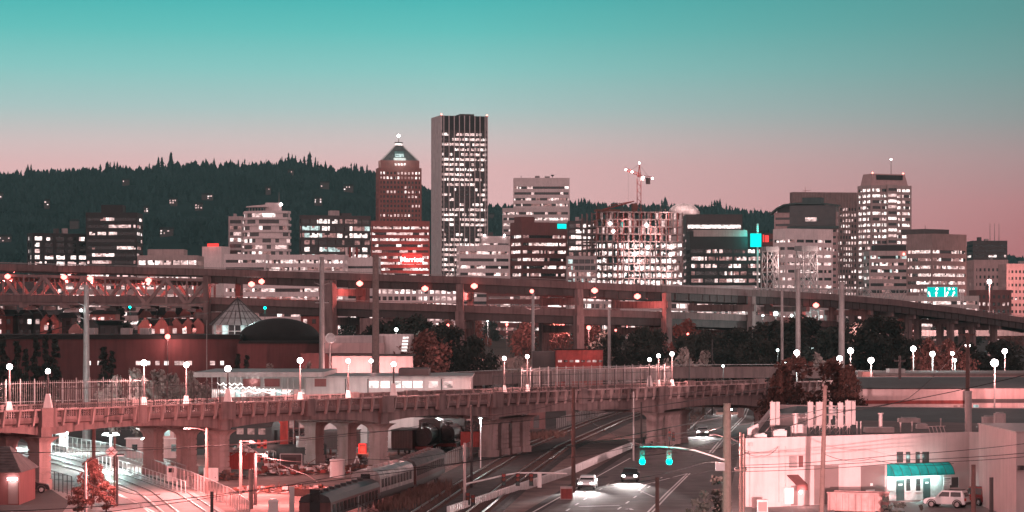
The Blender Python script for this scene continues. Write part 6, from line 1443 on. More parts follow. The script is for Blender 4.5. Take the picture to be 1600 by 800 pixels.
# ------------------------------------------------------------------ vehicles
def car(label, loc, rz, paint, L=4.3, W=1.8, H=1.65, kind='suv', lights=None, name='car', roofm=None):
    t = thing(name, label, 'car', loc, rz); hw = W / 2          # local: x along the car, front at +x
    wr = .36; f = L / 2
    lower = [(-f, .38), (-f + .05, .95), (-f + .12, 1.02), (f - 1.25, 1.06), (f - .25, .90), (f, .72), (f, .36)]
    b = MB(); b.hull([(x_, -hw, z_) for x_, z_ in lower], [(x_, hw, z_) for x_, z_ in lower], paint)
    o = b.build('body', t); bm = bmesh.new(); bm.from_mesh(o.data); bmesh.ops.bevel(bm, geom=bm.edges[:], offset=.07, segments=2, affect='EDGES'); bm.to_mesh(o.data); bm.free()
    back = -f + (.10 if kind == 'suv' else .7)
    cl = [(back, 1.0), (f - 1.2, 1.0), (f - 1.75, H - .06), (f - 2.0, H), (back + .35, H), (back + .22, H - .08)]
    c = MB(); c.hull([(x_, -hw + .06 + (z_ - 1) * .22, z_) for x_, z_ in cl], [(x_, hw - .06 - (z_ - 1) * .22, z_) for x_, z_ in cl], paint)
    o = c.build('cabin', t); bm = bmesh.new(); bm.from_mesh(o.data); bmesh.ops.bevel(bm, geom=bm.edges[:], offset=.05, segments=2, affect='EDGES'); bm.to_mesh(o.data); bm.free()
    for s in (-1, 1):
        yb = lambda z_: s * (hw - .06 - (z_ - 1) * .22 + .012)
        x0 = back + .25; x1 = f - 1.42; mid = (x0 + x1) / 2
        for a, bb, sl in ((x0, mid - .06, .12), (mid + .06, x1, -.42)):
            q = [(a + (sl if sl > 0 else 0), 1.10), (bb, 1.10), (bb + (sl if sl < 0 else 0), H - .14), (a + (sl * 1.3 if sl > 0 else 0), H - .14)]
            MB().poly([(x_, yb(z_), z_) for x_, z_ in q], 'glass_dark').build('side_window', t, fix=False)
        MB().box(f - 1.62, f - 1.42, s * (hw + .02), s * (hw + .16), 1.05, 1.2, paint).build('mirror', t)
        MB().box(-f - .015, -f + .1, s * (hw - .30), s * (hw - .05), .72, .98, 'taillight' if lights == 'tail' else 'red_paint').build('taillight', t)
        MB().box(f - .12, f + .012, s * (hw - .42), s * (hw - .08), .64, .80, 'headlight' if lights == 'head' else 'chrome').build('headlight', t)
        for xx in (-f + .82, f - .82):
            w_ = MB().tube((xx, s * (hw - .2), wr), (xx, s * (hw + .02), wr), wr, wr, 'tyre', 18); ww = w_.build('wheel', t)
            MB().tube((xx, s * (hw + .022), wr), (xx, s * (hw + .03), wr), wr * .62, wr * .58, 'chrome', 12).build('rim', ww)
            ar = MB(); n_ = 10
            pts = [(xx + (wr + .09) * math.cos(math.pi * i / n_), s * (hw + .012), wr + (wr + .09) * math.sin(math.pi * i / n_)) for i in range(n_ + 1)]
            ar.path(pts, .05, 'steel_dark', 4); ar.build('wheel_arch', t)
    MB().poly([(back - .005, -hw + .28, 1.12), (back - .005, hw - .28, 1.12), (back + .16, hw - .34, H - .18), (back + .16, -hw + .34, H - .18)], 'glass_dark').build('rear_window', t, fix=False)
    MB().poly([(f - 1.19, -hw + .16, 1.06), (f - 1.19, hw - .16, 1.06), (f - 1.72, hw - .26, H - .12), (f - 1.72, -hw + .26, H - .12)], 'glass_dark').build('windscreen', t, fix=False)
    MB().box(-f - .05, -f + .2, -hw + .1, hw - .1, .36, .58, 'steel_dark').build('rear_bumper', t); MB().box(f - .2, f + .05, -hw + .1, hw - .1, .34, .56, 'steel_dark').build('front_bumper', t)
    if roofm: MB().box(back + .4, f - 2.05, -hw + .3, hw - .3, H + .004, H + .03, roofm).build('roof_panel', t)
    if kind == 'suv':
        for s in (-1, 1): MB().tube((back + .4, s * (hw - .26), H + .05), (f - 2.1, s * (hw - .26), H + .05), .025, .025, 'steel_dark', 5).build('roof_rail', t)
    MB().box(-f - .03, -f + .01, -.25, .25, .66, .80, 'plastic_white').build('number_plate', t)
    if lights == 'head':
        for s in (-1, 1): light('SPOT', (f + .1, s * (hw - .25), .72), 5200, (1, .9, .87), t, .08, 40, None)
        for l in [c_ for c_ in t.children if c_.type == 'LIGHT']: l.rotation_euler = (0, R(-84), 0); l.rotation_euler = Vector((1, 0, -.035)).to_track_quat('-Z', 'Y').to_euler()
    return t
g = G(1480, 793); car('white sport utility vehicle parked in front of the stone panel', g, R(180 - 28), 'car_white', 4.2, 1.8, 1.68, roofm='car_dark')
g = G(1527, 789); car('dark red and teal hatchback parked beside the white vehicle', g, R(180 - 62), 'car_red', 4.4, 1.85, 1.85)
g = G(44, 770); car('dark parked car peeking out behind the brick hut', g, R(10), 'car_dark', 4.3, 1.8, 1.5)
for q, (px_, py_, rz, lab) in enumerate(((918, 764, 264.5, 'oncoming car with blazing headlights in the lane next to the barrier'), (985, 752, 264.5, 'oncoming car with blazing headlights in the lane below the green signals'), (1098, 681, 264.5, 'distant oncoming car with headlights just short of the viaduct'), (1138, 645, 264.5, 'farthest oncoming car with headlights under the viaduct'))):
    car(lab, G(px_, py_), R(rz), 'car_dark' if q % 2 else 'car_white', 4.5, 1.8, 1.45, 'sedan', 'head')
# traffic on the freeway: cars with their rear lights on
for q, (px_, off, lane) in enumerate(((1462, 4, 'first'), (1496, 8, 'second'), (1532, 4.5, 'third'), (1566, 9, 'fourth'), (1590, 5, 'fifth'), (40, 4, 'sixth'), (92, 8, 'seventh'), (165, 4, 'eighth'), (1425, 9, 'ninth'))):
    f_ = min(UF, key=lambda f: abs(800 + f[0].x * F / f[0].y - px_)); p = f_[0] + f_[1] * off + Vector((0, 0, -1.14 + off * f_[2])); an = math.atan2(-f_[1].x, f_[1].y)
    car('car with red rear lights driving on the upper freeway deck, %s of these' % lane, p, an + R(180), 'car_dark' if q % 2 else 'car_white', 4.5, 1.8, 1.5, 'sedan', 'tail')
    c = bpy.context
# ------------------------------------------------------------------ warehouse on the right
WA = Vector((22.3, 263, 0)); WDr = Vector((.847, .532, 0)); WAng = math.atan2(WDr.y, WDr.x)
def wu(px_):
    k = (px_ - 800) / F; return (k * WA.y - WA.x) / (WDr.x - k * WDr.y)
def wz(px_, py_): return CAMZ + (HY - py_) / F * (WA.y + WDr.y * wu(px_))
def warehouse():
    t = thing('warehouse', 'big flat roofed stucco warehouse with a teal awning over its entrance', 'warehouse', WA, WAng); H = 6.7
    inv = Matrix.Rotation(-WAng, 4, 'Z'); loc = lambda x_, y_: (inv @ (Vector((x_, y_, 0)) - WA))
    fp = [loc(22.3, 263), loc(46.2, 278), loc(50.4, 274), loc(52, 271), loc(80, 288), loc(80, 352), loc(58, 356), loc(34.9, 368)]
    MB().hull([(p.x, p.y, 0) for p in fp], [(p.x, p.y, H - .55) for p in fp], 'stucco').build('wall', t)
    cx = sum(p.x for p in fp) / 8; cy = sum(p.y for p in fp) / 8
    ins = [(p.x + (cx - p.x) * .012, p.y + (cy - p.y) * .012) for p in fp]
    pm = MB()
    for i in range(len(fp)):
        a, b = fp[i], fp[(i + 1) % len(fp)]; c, d = ins[i], ins[(i + 1) % len(fp)]
        pm.hull([(a.x, a.y, H - .55), (b.x, b.y, H - .55), (d[0], d[1], H - .55), (c[0], c[1], H - .55)], [(a.x, a.y, H), (b.x, b.y, H), (d[0], d[1], H), (c[0], c[1], H)], 'stucco')
    pm.build('parapet', t)
    # shallow gable roof behind the parapet
    q = [Vector((x_, y_, 0)) for x_, y_ in ins]
    r_ = MB(); r_.poly([(p.x, p.y, H - .548) for p in q], 'roof_felt')
    r1, r2 = loc(45, 318), loc(76, 318)
    for a, b in ((q[7], q[6]), (q[6], q[5])): pass
    e = lambda x_, y_, z_: tuple(loc(x_, y_).xy) + (z_,)
    r_.hull([e(33.2, 330, H - .54), e(78, 300, H - .54), e(78, 350, H - .54), e(35.2, 364, H - .54)], [e(36, 347, H + .35), e(77, 326, H + .5), e(77, 330, H + .5), e(36, 350, H + .35)], 'roof_green'); r_.build('roof', t)
    y = -.02
    def panel(name, a, b, y0, y1, m, dy=-.05, th=.05, kw=None):
        o = MB().box(wu(a), wu(b), dy - th, dy, wz(a, y1), wz(a, y0), m).build(name, t); return o
    def roll(a, b, y0, y1):
        u0, u1, z0, z1 = wu(a), wu(b), .05, wz(a, y0); m = MB().box(u0, u1, -.04, -.005, z0, z1, 'door_grey'); k = z0
        while k < z1 - .1: m.box(u0, u1, -.07, -.042, k, k + .05, 'door_grey'); k += .42
        return m.build('roller_door', t)
    roll(1272, 1310, 728, 788); o = roll(1345, 1382, 728, 784)
    MB().box(wu(1359), wu(1363), -.09, -.075, wz(1361, 759), wz(1361, 755), 'plastic_white').box(wu(1352), wu(1366), -.09, -.075, wz(1361, 767), wz(1361, 765), 'plastic_white').build('notice', t)
    MB().box(wu(1385), wu(1474), -.12, -.005, 0, wz(1390, 737), 'stone').build('stone_panel', t)
    # awning: a sloped teal canopy
    u0, u1 = wu(1384.5), wu(1468); z0, z1 = wz(1390, 742), wz(1390, 724.5); a = MB()
    prof = [(-.13, z1), (-.55, z1 - .12), (-1.0, z1 - .55), (-1.25, z0 + .02), (-1.25, z0 - .12), (-.13, z0 - .12)]
    a.hull([(u0, y_, z_) for y_, z_ in prof], [(u1 + .9, y_, z_) for y_, z_ in prof], 'teal_awning'); a.build('awning', t)
    s_ = MB()
    for i in range(8):
        u = u0 + (u1 + .9 - u0) * i / 7
        s_.path([(u, y_ - .012, z_ + .012) for y_, z_ in prof[:5]], .025, 'slate_green', 4)
    s_.build('awning_seam', t)
    for i in range(5): light('POINT', (u0 + (u1 - u0) * (i + .5) / 5, -.75, z0 - .35), 75, (.62, 1, .95), t, .15)
    for i in range(4): light('POINT', (u0 + (u1 - u0) * (i + .5) / 4, -1.9, z1 + .5), 26, (.7, 1, .95), t, .15)
    for a_, b_, y0, y1 in ((1399, 1411.5, 750, 782), (1441, 1452, 747, 778.5)):
        d = MB().box(wu(a_), wu(b_), -.17, -.125, .08, wz(a_, y0), 'slate_green').build('door', t)
        MB().tube((wu(b_) - .2, -.22, 1.1), (wu(b_) - .2, -.172, 1.1), .05, .05, 'chrome', 6).build('handle', d)
        MB().box(wu(a_) + .25, wu(b_) - .25, -.18, -.172, wz(a_, y0) - .55, wz(a_, y0) - .38, 'plastic_white').build('door_sign', d)
    for a_, b_ in ((1414.5, 1421), (1430, 1436.5)):
        w_ = MB().box(wu(a_), wu(b_), -.16, -.125, wz(a_, 767), wz(a_, 748), 'glass_mid').build('window', t)
        MB().box(wu(a_) - .08, wu(b_) + .08, -.2, -.125, wz(a_, 767) - .12, wz(a_, 767) - .003, 'white_paint').build('sill', w_); MB().box(wu(a_), wu(b_), -.18, -.163, wz(a_, 758), wz(a_, 757.3), 'slate_green').build('frame', w_)
    for a_, b_ in ((1401, 1411), (1415.5, 1422), (1430.5, 1437), (1441, 1451.5)):
        w_ = panel('window', a_, b_, 706, 723, 'glass_mid', -.003, .03); MB().box(wu(a_) - .07, wu(b_) + .07, -.1, -.004, wz(a_, 723.8), wz(a_, 723.1), 'stucco').build('sill', w_)
    lv = MB()
    for i in range(9): lv.box(wu(1233), wu(1245), -.10, -.005, wz(1233, 730 - i * 1.95), wz(1233, 730 - i * 1.95) + .06, 'metal_pink')
    lv.box(wu(1233), wu(1245), -.02, -.004, wz(1233, 731), wz(1233, 712.5), 'door_grey'); lv.build('louvre', t)
    for u in (4.3, 12.6, 19.0, 25.2): MB().box(u - .02, u + .02, -.012, .05, .1, H - .6, 'wall_grey').build('wall_joint', t)
    panel('window', 1248, 1254.5, 712, 730, 'wall_redbrown', -.003, .04)
    # conduits and meter box
    for a_, y0, y1 in ((1170, 693, 794), (1216, 697, 785), (1226, 697, 760)):
        MB().tube((wu(a_), -.14, max(0, wz(a_, y1))), (wu(a_), -.14, wz(a_, y0)), .055, .055, 'metal_pink', 6).build('conduit', t)
    MB().box(wu(1168), wu(1172.5), -.4, -.01, wz(1170, 697), wz(1170, 691.5), 'metal_pink').build('rain_hopper', t)
    MB().box(wu(1222), wu(1235), -.5, -.2, wz(1228, 787), wz(1228, 762), 'plastic_white').build('meter_cabinet', t)
    cn = MB(); ua, ub = wu(1229.5), wu(1247); za, zb = wz(1238, 743), wz(1238, 757)
    cn.hull([(ua, -.004, za), (ub, -.004, za), (ub, -1.5, zb), (ua, -1.5, zb)], [(ua, -.004, za + .08), (ub, -.004, za + .08), (ub, -1.5, zb + .08), (ua, -1.5, zb + .08)], 'wall_redbrown').box(ua, ub, -1.52, -1.45, zb - .5, zb - .003, 'wall_redbrown'); cn.build('door_canopy', t)
    panel('service_door', 1236, 1246, 759, 790, 'door_grey', -.004, .04)
    MB().lathe([(.02, 1.3), (.16, 1.42), (.02, 1.6)], 'globe', 10, (wu(1238), -1.3)).build('wall_lamp', t); light('POINT', (wu(1238), -1.7, 1.5), 120, SODIUM, t)
    sb = panel('sign_board', 1468.5, 1481, 745, 758, 'plastic_white', -.5, .05)
    tx = MB()
    for r__ in range(4): tx.box(wu(1469.5), wu(1479.5 - r__ % 2 * 2.5), -.56, -.552, wz(1475, 748.5 + r__ * 2.7), wz(1475, 747 + r__ * 2.7), 'slate_green' if r__ == 0 else 'wall_grey')
    tx.build('sign_text', t)
    w_ = panel('window', 1483, 1497, 746, 762, 'wall_charcoal', -.003, .04); MB().box(wu(1482.5), wu(1483), -.1, -.004, wz(1483, 762), wz(1483, 746), 'white_paint').box(wu(1497), wu(1497.5), -.1, -.004, wz(1483, 762), wz(1483, 746), 'white_paint').build('frame', w_)
    # roof equipment belongs to the building
    rf = H - .54
    for px_, D, w1, d1, h1 in ((1218, 268, 1.3, 1.2, 1.1), (1248, 275, 1.5, 1.2, 1.3), (1188, 266, 1.2, 1, .8), (1242, 310, 4.6, 2.5, 1.2), (1440, 300, 1.2, 1.2, .5), (1545, 300, 1.4, 1.2, 1.3), (1562, 290, 1.1, 1.1, 2.0), (1420, 318, 2.5, 1.5, .5)):
        p = loc(X(px_, D), D); m = MB().cbox((p.x, p.y, rf), w1, d1, h1, -WAng, 'metal_pink').cbox((p.x, p.y, rf + h1 + .005), w1 * .7, d1 * .7, .12, -WAng, 'steel_grey'); m.build('roof_unit', t)
    for px_, D, h1, rr in ((1243, 274, 2.4, .22), (1376, 290, 1.9, .2), (1339, 285, 1.2, .06), (1345, 285, 1.2, .06), (1407, 290, .9, .08), (1425, 292, .9, .08), (1470, 305, .8, .07), (1308, 300, .9, .08)):
        p = loc(X(px_, D), D); MB().lathe([(rr, rf), (rr, rf + h1), (rr * 1.5, rf + h1 + .02), (rr * 1.5, rf + h1 + .15)], 'metal_pink', 10, (p.x, p.y)).build('vent_pipe', t)
    p = loc(X(1376, 290), 290); MB().cbox((p.x, p.y + .3, rf), 3.0, 2.0, .55, -WAng, 'metal_pink').build('roof_curb', t)
    D = 282; p = loc(X(1513, D), D); MB().lathe([(.36, rf), (.36, Zy(613, D)), (.42, Zy(612.9, D)), (.42, Zy(611, D))], 'metal_pink', 16, (p.x, p.y)).build('flue', t)
    for i in range(6):
        D = 270; p = loc(X(1170 + i * 2.6, 268 + i * 2.2), 268 + i * 2.2); MB().cbox((p.x, p.y, rf), .25, .25, 1.3, -WAng, 'metal_pink').build('parapet_post', t)
    ld = loc(X(1455, 282), 282); m = MB()
    for i in range(5): m.tube((ld.x + i * .5, ld.y, rf), (ld.x + i * .5 + .3, ld.y + .8, rf + .9), .05, .05, 'metal_pink', 4)
    m.tube((ld.x, ld.y + .8, rf + .9), (ld.x + 2.6, ld.y + .8, rf + .9), .05, .05, 'metal_pink', 4); m.build('pipe_rack', t)
warehouse()
# antenna masts standing on the roof
rf = 6.16
for q, (px_, y0, y1, D, wd, lab) in enumerate(((1207, 628, 666, 276, .5, 'pale panel antenna at the street corner of the warehouse roof'), (1266, 628, 667, 285, .55, 'slim panel antenna beside the dark pole on the warehouse roof'), (1282, 628, 664, 284, .95, 'widest panel antenna on the warehouse roof frame'), (1298, 628, 655, 286, .3, 'thin panel antenna with a round drum on the roof frame'), (1313, 629, 667, 284, .55, 'panel antenna second from the end of the roof frame'), (1325, 626, 665, 285, .6, 'twin panel antenna at the end of the roof frame'))):
    p = P(px_, y0, D); t = thing('panel_antenna', lab, 'antenna', (p.x, D, rf), R(12), 'panel antennas on the warehouse roof'); z1 = p.z - rf; z0 = P(px_, y1, D).z - rf
    MB().tube((0, .2, 0), (0, .2, z1 + .1), .06, .06, 'metal_pink', 6).build('pole', t)
    MB().box(-wd / 2, wd / 2, -.14, .1, z0, z1, 'metal_pink').build('panel', t)
    if q in (0, 5): MB().box(wd / 2 + .12, wd / 2 + .5, -.05, .2, z0 + .1, z1, 'metal_pink').build('panel', t)
    if q == 3: MB().tube((.25, -.1, z1 - 1.0), (.25, .15, z1 - 1.0), .35, .35, 'steel_grey', 14).build('dish', t)
    MB().tube((-.05, .2, z1 * .35), (-.9, 1.4, 0), .04, .04, 'metal_pink', 4).tube((.05, .2, z1 * .35), (.9, 1.2, 0), .04, .04, 'metal_pink', 4).build('brace', t)
m = MB(); a, b = P(1264, 665, 285), P(1328, 664, 285); t = thing('antenna_frame', 'steel lattice frame carrying the panel antennas on the warehouse roof', 'frame'); 
for zz in (rf + .9, rf + 2.0, rf + 2.9): m.tube((a.x, 285.3, zz), (b.x, 285.3, zz), .05, .05, 'metal_pink', 5)
for i in range(7):
    x0 = a.x + (b.x - a.x) * i / 6; m.tube((x0, 285.3, rf), (x0, 285.3, rf + 2.9), .05, .05, 'metal_pink', 5)
    if i < 6: m.tube((x0, 285.3, rf), (x0 + (b.x - a.x) / 6, 285.3, rf + .9), .04, .04, 'metal_pink', 4)
m.build('frame', t)

# low buildings behind the warehouse
def back_building():
    D = 384; t = thing('pink_building', 'long low pink building with a dark red stripe behind the warehouse roof', 'building'); x = lambda p: X(p, D); z1 = Zy(608, D); H = z1
    MB().box(x(1348), x(1508), D, D + 30, 0, z1, 'stucco').box(x(1510), x(1680), D - 1.0, D + 30, 0, z1 + .1, 'wall_rose').build('wall', t)
    MB().box(x(1348) - .05, x(1508) - .01, D - .05, D - .003, Zy(631, D), Zy(625.5, D), 'red_steel').box(x(1510.5), x(1680), D - 1.05, D - 1.003, Zy(629, D), Zy(623, D), 'wall_charcoal').build('stripe', t)
    MB().hull([(x(1346), D - .2, z1 + .11), (x(1682), D - .2, z1 + .11), (x(1682), D + 31, z1 + .11), (x(1346), D + 31, z1 + .11)], [(x(1360), D + 12, z1 + 1.3), (x(1670), D + 12, z1 + 1.3), (x(1670), D + 20, z1 + 1.3), (x(1360), D + 20, z1 + 1.3)], 'roof_green').build('roof', t)
    MB().box(x(1519), x(1527), D - 1.06, D - 1.01, Zy(643, D), Zy(632, D), 'lit_cool').build('window', t)
    for a in (1490, 1500): MB().box(x(a), x(a + 6), D - .06, D - .01, Zy(641, D), Zy(633, D), 'wall_brown').build('window', t)
    for a, b in ((1541, 1562), (1588, 1640)): MB().box(x(a), x(b), D - 1.05, D - 1.008, 0, Zy(629.5, D), 'stucco').build('pale_panel', t)
    MB().box(x(1310), x(1346), D + 6, D + 20, 0, Zy(603, D + 6), 'wall_rose').build('annex', t)
    t2 = thing('rear_building', 'second low rose building further back with a pale flat roof', 'building'); D2 = 440
    MB().box(X(1352, D2), X(1660, D2), D2, D2 + 25, 0, Zy(587, D2), 'wall_rose').build('wall', t2); MB().box(X(1350, D2), X(1662, D2), D2 - .3, D2 + 25.3, Zy(587, D2) + .01, Zy(583.5, D2), 'roof_felt').build('roof', t2)
    MB().box(X(1395, D2), X(1420, D2), D2 + 4, D2 + 8, Zy(583.5, D2) + .01, Zy(577, D2), 'steel_grey').build('roof_plant', t2)
    MB().box(X(1340, D2), X(1356, D2), D2 - 6, D2 - .5, 0, Zy(580, D2), 'wall_brick').build('brick_stack', t2)
    t3 = thing('white_building', 'blank white building corner at the edge beside the warehouse', 'building'); D3 = 248
    MB().box(X(1588, D3), X(1700, D3), D3, D3 + 20, 0, Zy(676, D3), 'stucco').build('wall', t3); MB().box(X(1588, D3) - .1, X(1700, D3), D3 - .1, D3 + 20, Zy(676, D3) + .01, Zy(674, D3), 'metal_pink').build('coping', t3)
    MB().lathe([(.3, 4.5), (.3, 4.9)], 'steel_dark', 10, (X(1594, D3), D3 - .3)).build('vent', t3)
    # low dark building at the lower edge
back_building()
# tall trees behind the warehouse
pr = tree_proto('conifer_tree', 'x', seed=12, r=2.9, h=9.0, z0=.4, m='leaf_russet', n=5200, leaf=.25, lobes=44, trunk_r=.25)
for q, (px_, yt, D, wd, lab) in enumerate(((1238, 563, 376, 1.15, 'bushy dark tree behind the street corner of the warehouse roof'), (1216, 588, 372, .7, 'smaller dark tree leaning against the bushy one near the viaduct end'), (1300, 566, 380, 1.1, 'bushy dark tree behind the antenna frame'), (1326, 574, 378, .75, 'dark tree touching the pink building behind the antennas'))):
    plant(pr, px_, yt, D, 9.4, wd, lab, 'dark trees behind the warehouse', 0)
# red lit tree in the lower corner, shrubs
pr = tree_proto('maple_tree', 'dense round tree glowing red under a street lamp by the tram street', seed=21, r=2.3, h=5.2, z0=.9, m='leaf_red', n=3400, leaf=.20, lobes=26, trunk_r=.16); plant(pr, 143, 722, 262, 6.0, .85, 'dense round tree glowing red under a street lamp by the tram street', 'red lit street trees', 0)
plant(pr, 122, 764, 256, 6.0, 1.5, 'low red lit bush at the foot of the dense round tree', 'red lit street trees', 0); plant(pr, 166, 756, 258, 6.0, 1.2, 'red lit sapling beside the dense round tree', 'red lit street trees', 0)
pr = tree_proto('shrub', 'x', 'shrub', seed=31, r=1.1, h=2.6, z0=.2, m='leaf_dark', n=700, leaf=.16, lobes=14, trunk_r=.06)
for q, (px_, yt, D, wd, lab) in enumerate(((1100, 768, 232, 1.1, 'dark spiky shrub beside the boulevard below the big wood pole'), (1084, 780, 230, .8, 'small dark shrub left at the kerb by the spiky shrub'), (1172, 690, 330, .5, 'narrow dark tree between the warehouse wall and sidewalk'), (1123, 745, 246, .9, 'pale twiggy shrub against the big wood pole'), (1018, 690, 385, 1.2, 'round shrub below the last viaduct column'), (1385, 776, 240, .8, 'leafy shrub in front of the dumpster'), (1440, 790, 234, .8, 'dark shrub tip at the parking lot edge'), (1402, 786, 234, 1.4, 'dark bush in front of the entrance lot'))):
    lab = lab.replace(' left at', ' at'); plant(pr, px_, yt, D, 2.9, wd, lab, 'shrubs near the boulevard and lot', 0)
# dumpster
def dumpster():
    g = G(1335, 808); t = thing('dumpster', 'long open pink roll off dumpster in front of the roller doors', 'dumpster', (X(1337, 258), 256, 0), R(-24)); W = 5.2
    b = MB()
    for x0, x1, y0, y1 in ((-W / 2, W / 2, -1.2, -1.1), (-W / 2, W / 2, 1.1, 1.2), (-W / 2, -W / 2 + .1, -1.1, 1.1), (W / 2 - .1, W / 2, -1.1, 1.1)): b.box(x0, x1, y0, y1, .3, 1.9, 'dumpster_paint')
    b.box(-W / 2, W / 2, -1.1, 1.1, .25, .32, 'rust'); b.build('body', t)
    r_ = MB()
    for i in range(9): r_.box(-W / 2 + .1 + i * (W - .3) / 8, -W / 2 + .22 + i * (W - .3) / 8, -1.3, -1.203, .3, 1.88, 'dumpster_paint')
    r_.box(-W / 2 - .08, W / 2 + .08, -1.32, -1.05, 1.9, 2.02, 'dumpster_paint'); r_.box(-W / 2 - .08, W / 2 + .08, 1.05, 1.3, 1.9, 2.02, 'dumpster_paint'); r_.build('ribs', t)
    for x_ in (-W / 2 + .5, W / 2 - .5): MB().tube((x_, -1.2, .2), (x_, 1.2, .2), .2, .2, 'steel_dark', 10).build('roller', t)
    o = MB().box(-W / 2 - .03, -W / 2, -.6, -.5, .5, 1.7, 'rust').box(-W / 2 - .03, -W / 2, .5, .6, .5, 1.7, 'rust').build('ladder', t)
dumpster()
t = thing('power_box', 'pale utility box standing at the corner of the warehouse lot', 'utility box', (X(1191, 256), 256, 0)); MB().box(-.5, .5, -.4, .4, 0, 1.3, 'metal_pink').build('cabinet', t); MB().box(-.4, .4, -.43, -.403, .2, 1.1, 'door_grey').build('door', t)
t = thing('parking_kerb', 'low pale kerb edging the lot before the entrance doors', 'kerb', G(1410, 785), WAng); MB().box(-2, 2.2, -.15, .15, 0, .18, 'pavement').build('kerb', t)

# ------------------------------------------------------------------ poles
def pole(label, px_, y0, D, r0, r1, m, name='utility_pole', cat='pole', arms=(), lean=0, cyl=None):
    zt = Zy(y0, D); t = thing(name, label, cat, (X(px_, D), D, gz(0, D)), 0)
    MB().tube((0, 0, 0), (lean, 0, zt - gz(0, D)), r0, r1, m, 10).build('shaft', t)
    for (y_, w_, up) in arms:
        z_ = Zy(y_, D) - gz(0, D)
        if up: a = MB().tube((0, 0, z_), (-w_, 0, z_ + up), .09, .05, m, 5).tube((0, 0, z_), (w_, 0, z_ + up), .09, .05, m, 5)
        else: a = MB().box(-w_, w_, -.09, .09, z_ - .1, z_ + .1, m)
        a.build('cross_arm', t)
        for s in (-1, 1):
            MB().lathe([(.06, z_ + up), (.10, z_ + up + .08), (.06, z_ + up + .16), (.10, z_ + up + .24), (.04, z_ + up + .32)], 'steel_dark', 8, (s * w_ * .95, 0)).build('insulator', t)
    return t
T = pole('tall grey steel transmission pole with upswept arms left of the town houses'.replace(' left of', ' beside'), 135, 445, 410, .62, .34, 'steel_grey', 'transmission_pole', 'pole', ((455, 1.2, .35), (479, 1.2, .5), (500, 1.2, .5), (491, .9, .5)))
p = P(132, 485, 409); lt = MB().lathe([(.05, -.2), (.25, 0), (.05, .2)], 'globe_led', 8).build('warning_lamp', T); lt.location = (-.7, -.5, p.z)
pole('tall grey steel pole beside the satellite dish', 503, 401, 450, .52, .36, 'steel_grey', 'transmission_pole', 'pole', ((446, 1.3, .45), (473, 1.1, 0)))
pole('tall weathered pole standing before the hotel and bridge', 587, 398, 480, .72, .52, 'wood_grey', 'transmission_pole', 'pole')
pole('slim grey pole below the red freeway lamp beside the grass field', 833, 458, 598, .42, .30, 'steel_grey', 'transmission_pole', 'pole', ((484, 1.6, .3),))
pole('slim dark grey pole rising through the lower freeway deck', 952, 480, 600, .40, .32, 'steel_grey', 'transmission_pole')
pole('thick pale monopole in front of the chalk white office block', 1247, 420, 520, .55, .42, 'steel_grey', 'transmission_pole')
pole('thickest pale monopole near the ribbed brown tower', 1315, 440, 520, .68, .52, 'steel_grey', 'transmission_pole')
pole('thin dark monopole beside the lattice towers', 1222, 453, 540, .36, .26, 'steel_grey', 'transmission_pole')
pole('bare dark pole in front of the red diesel locomotive', 737, 632, 292, .16, .12, 'steel_dark')
pole('rusty red pole rising beside the signal control cabinet', 896, 606, 287, .24, .18, 'wood_pole')
pole('thin grey pole close to the green signals behind the barrier', 990, 612, 352, .14, .10, 'steel_grey')
pole('thin dark pole between the grey pole and the viaduct column', 1002, 628, 356, .14, .10, 'steel_dark')
BIG = pole('big dark wood pole carrying the signal arm beside the boulevard', 1136, 630, 235, .40, .33, 'bark', 'utility_pole', 'pole', ((646, .95, 0),))
SL = pole('red brown steel pole with a lamp arm hugging the warehouse corner', 1157, 676, 244, .14, .12, 'wood_pole', arms=((735, .5, 0),))
zz_ = Zy(680, 244); MB().path([(0, 0, zz_ - .7), (-.9, 0, zz_ - .2), (-2.1, 0, zz_)], .05, 'steel_dark', 6).build('lamp_arm', SL); MB().box(-2.7, -2.0, -.15, .15, zz_ - .05, zz_ + .12, 'steel_dark').build('lamp_head', SL); light('POINT', (-2.6, 0, zz_ - .4), 7000, (1, .46, .44), SL)
pole('second thin red steel pole at the warehouse corner', 1162, 678, 247, .10, .09, 'wood_pole')
pole('dark leaning pole in front of the warehouse antennas', 1283, 602, 238, .24, .17, 'wood_pole', lean=.35)
pole('dark red pole behind the warehouse flue under the red lamp', 1512, 520, 372, .34, .26, 'wood_pole', arms=((523, 1.0, 0),))
pole('dark pole behind the pink building beside its pale roof', 1406, 556, 395, .24, .2, 'steel_dark', arms=((564, .8, 0),))
pole('dark stub pole beside the parked vehicles', 1521, 726, 240, .22, .2, 'wood_pole')
pole('square stub post near the lower corner with a cable', 1549, 746, 238, .2, .18, 'steel_dark')
pole('dark stub post standing in the boulevard median with a side bracket', 1027, 746, 228, .17, .17, 'wood_pole', arms=((780, .0001, 0),))
pole('red brown pole beside the first tram platform lamp', 146, 660, 300, .20, .15, 'wood_pole', arms=((664, .01, 0),))
pole('tall red pole holding the crossing sign at the tram street', 179, 684, 272, .12, .10, 'wood_pole')
pole('dark post next to the crossing sign pole', 183, 711, 266, .12, .12, 'steel_dark')
YP = pole('pale rose pole with an added small lamp in front of the red container', 376, 688, 284, .17, .13, 'wood_grey')
MB().box(-.1, 1.3, -.06, .06, 5.45, 5.55, 'steel_dark').box(.9, 1.5, -.14, .14, 5.27, 5.43, 'steel_dark').build('lamp_head', YP); light('POINT', (1.3, -1.6, 4.9), 7500, (1, .28, .26), YP)  # lamp head and light added to a bare pole to light the yard
YL = pole('shorter dark pole with an added small lamp standing in the yard before the container', 399, 708, 268, .17, .16, 'steel_dark')
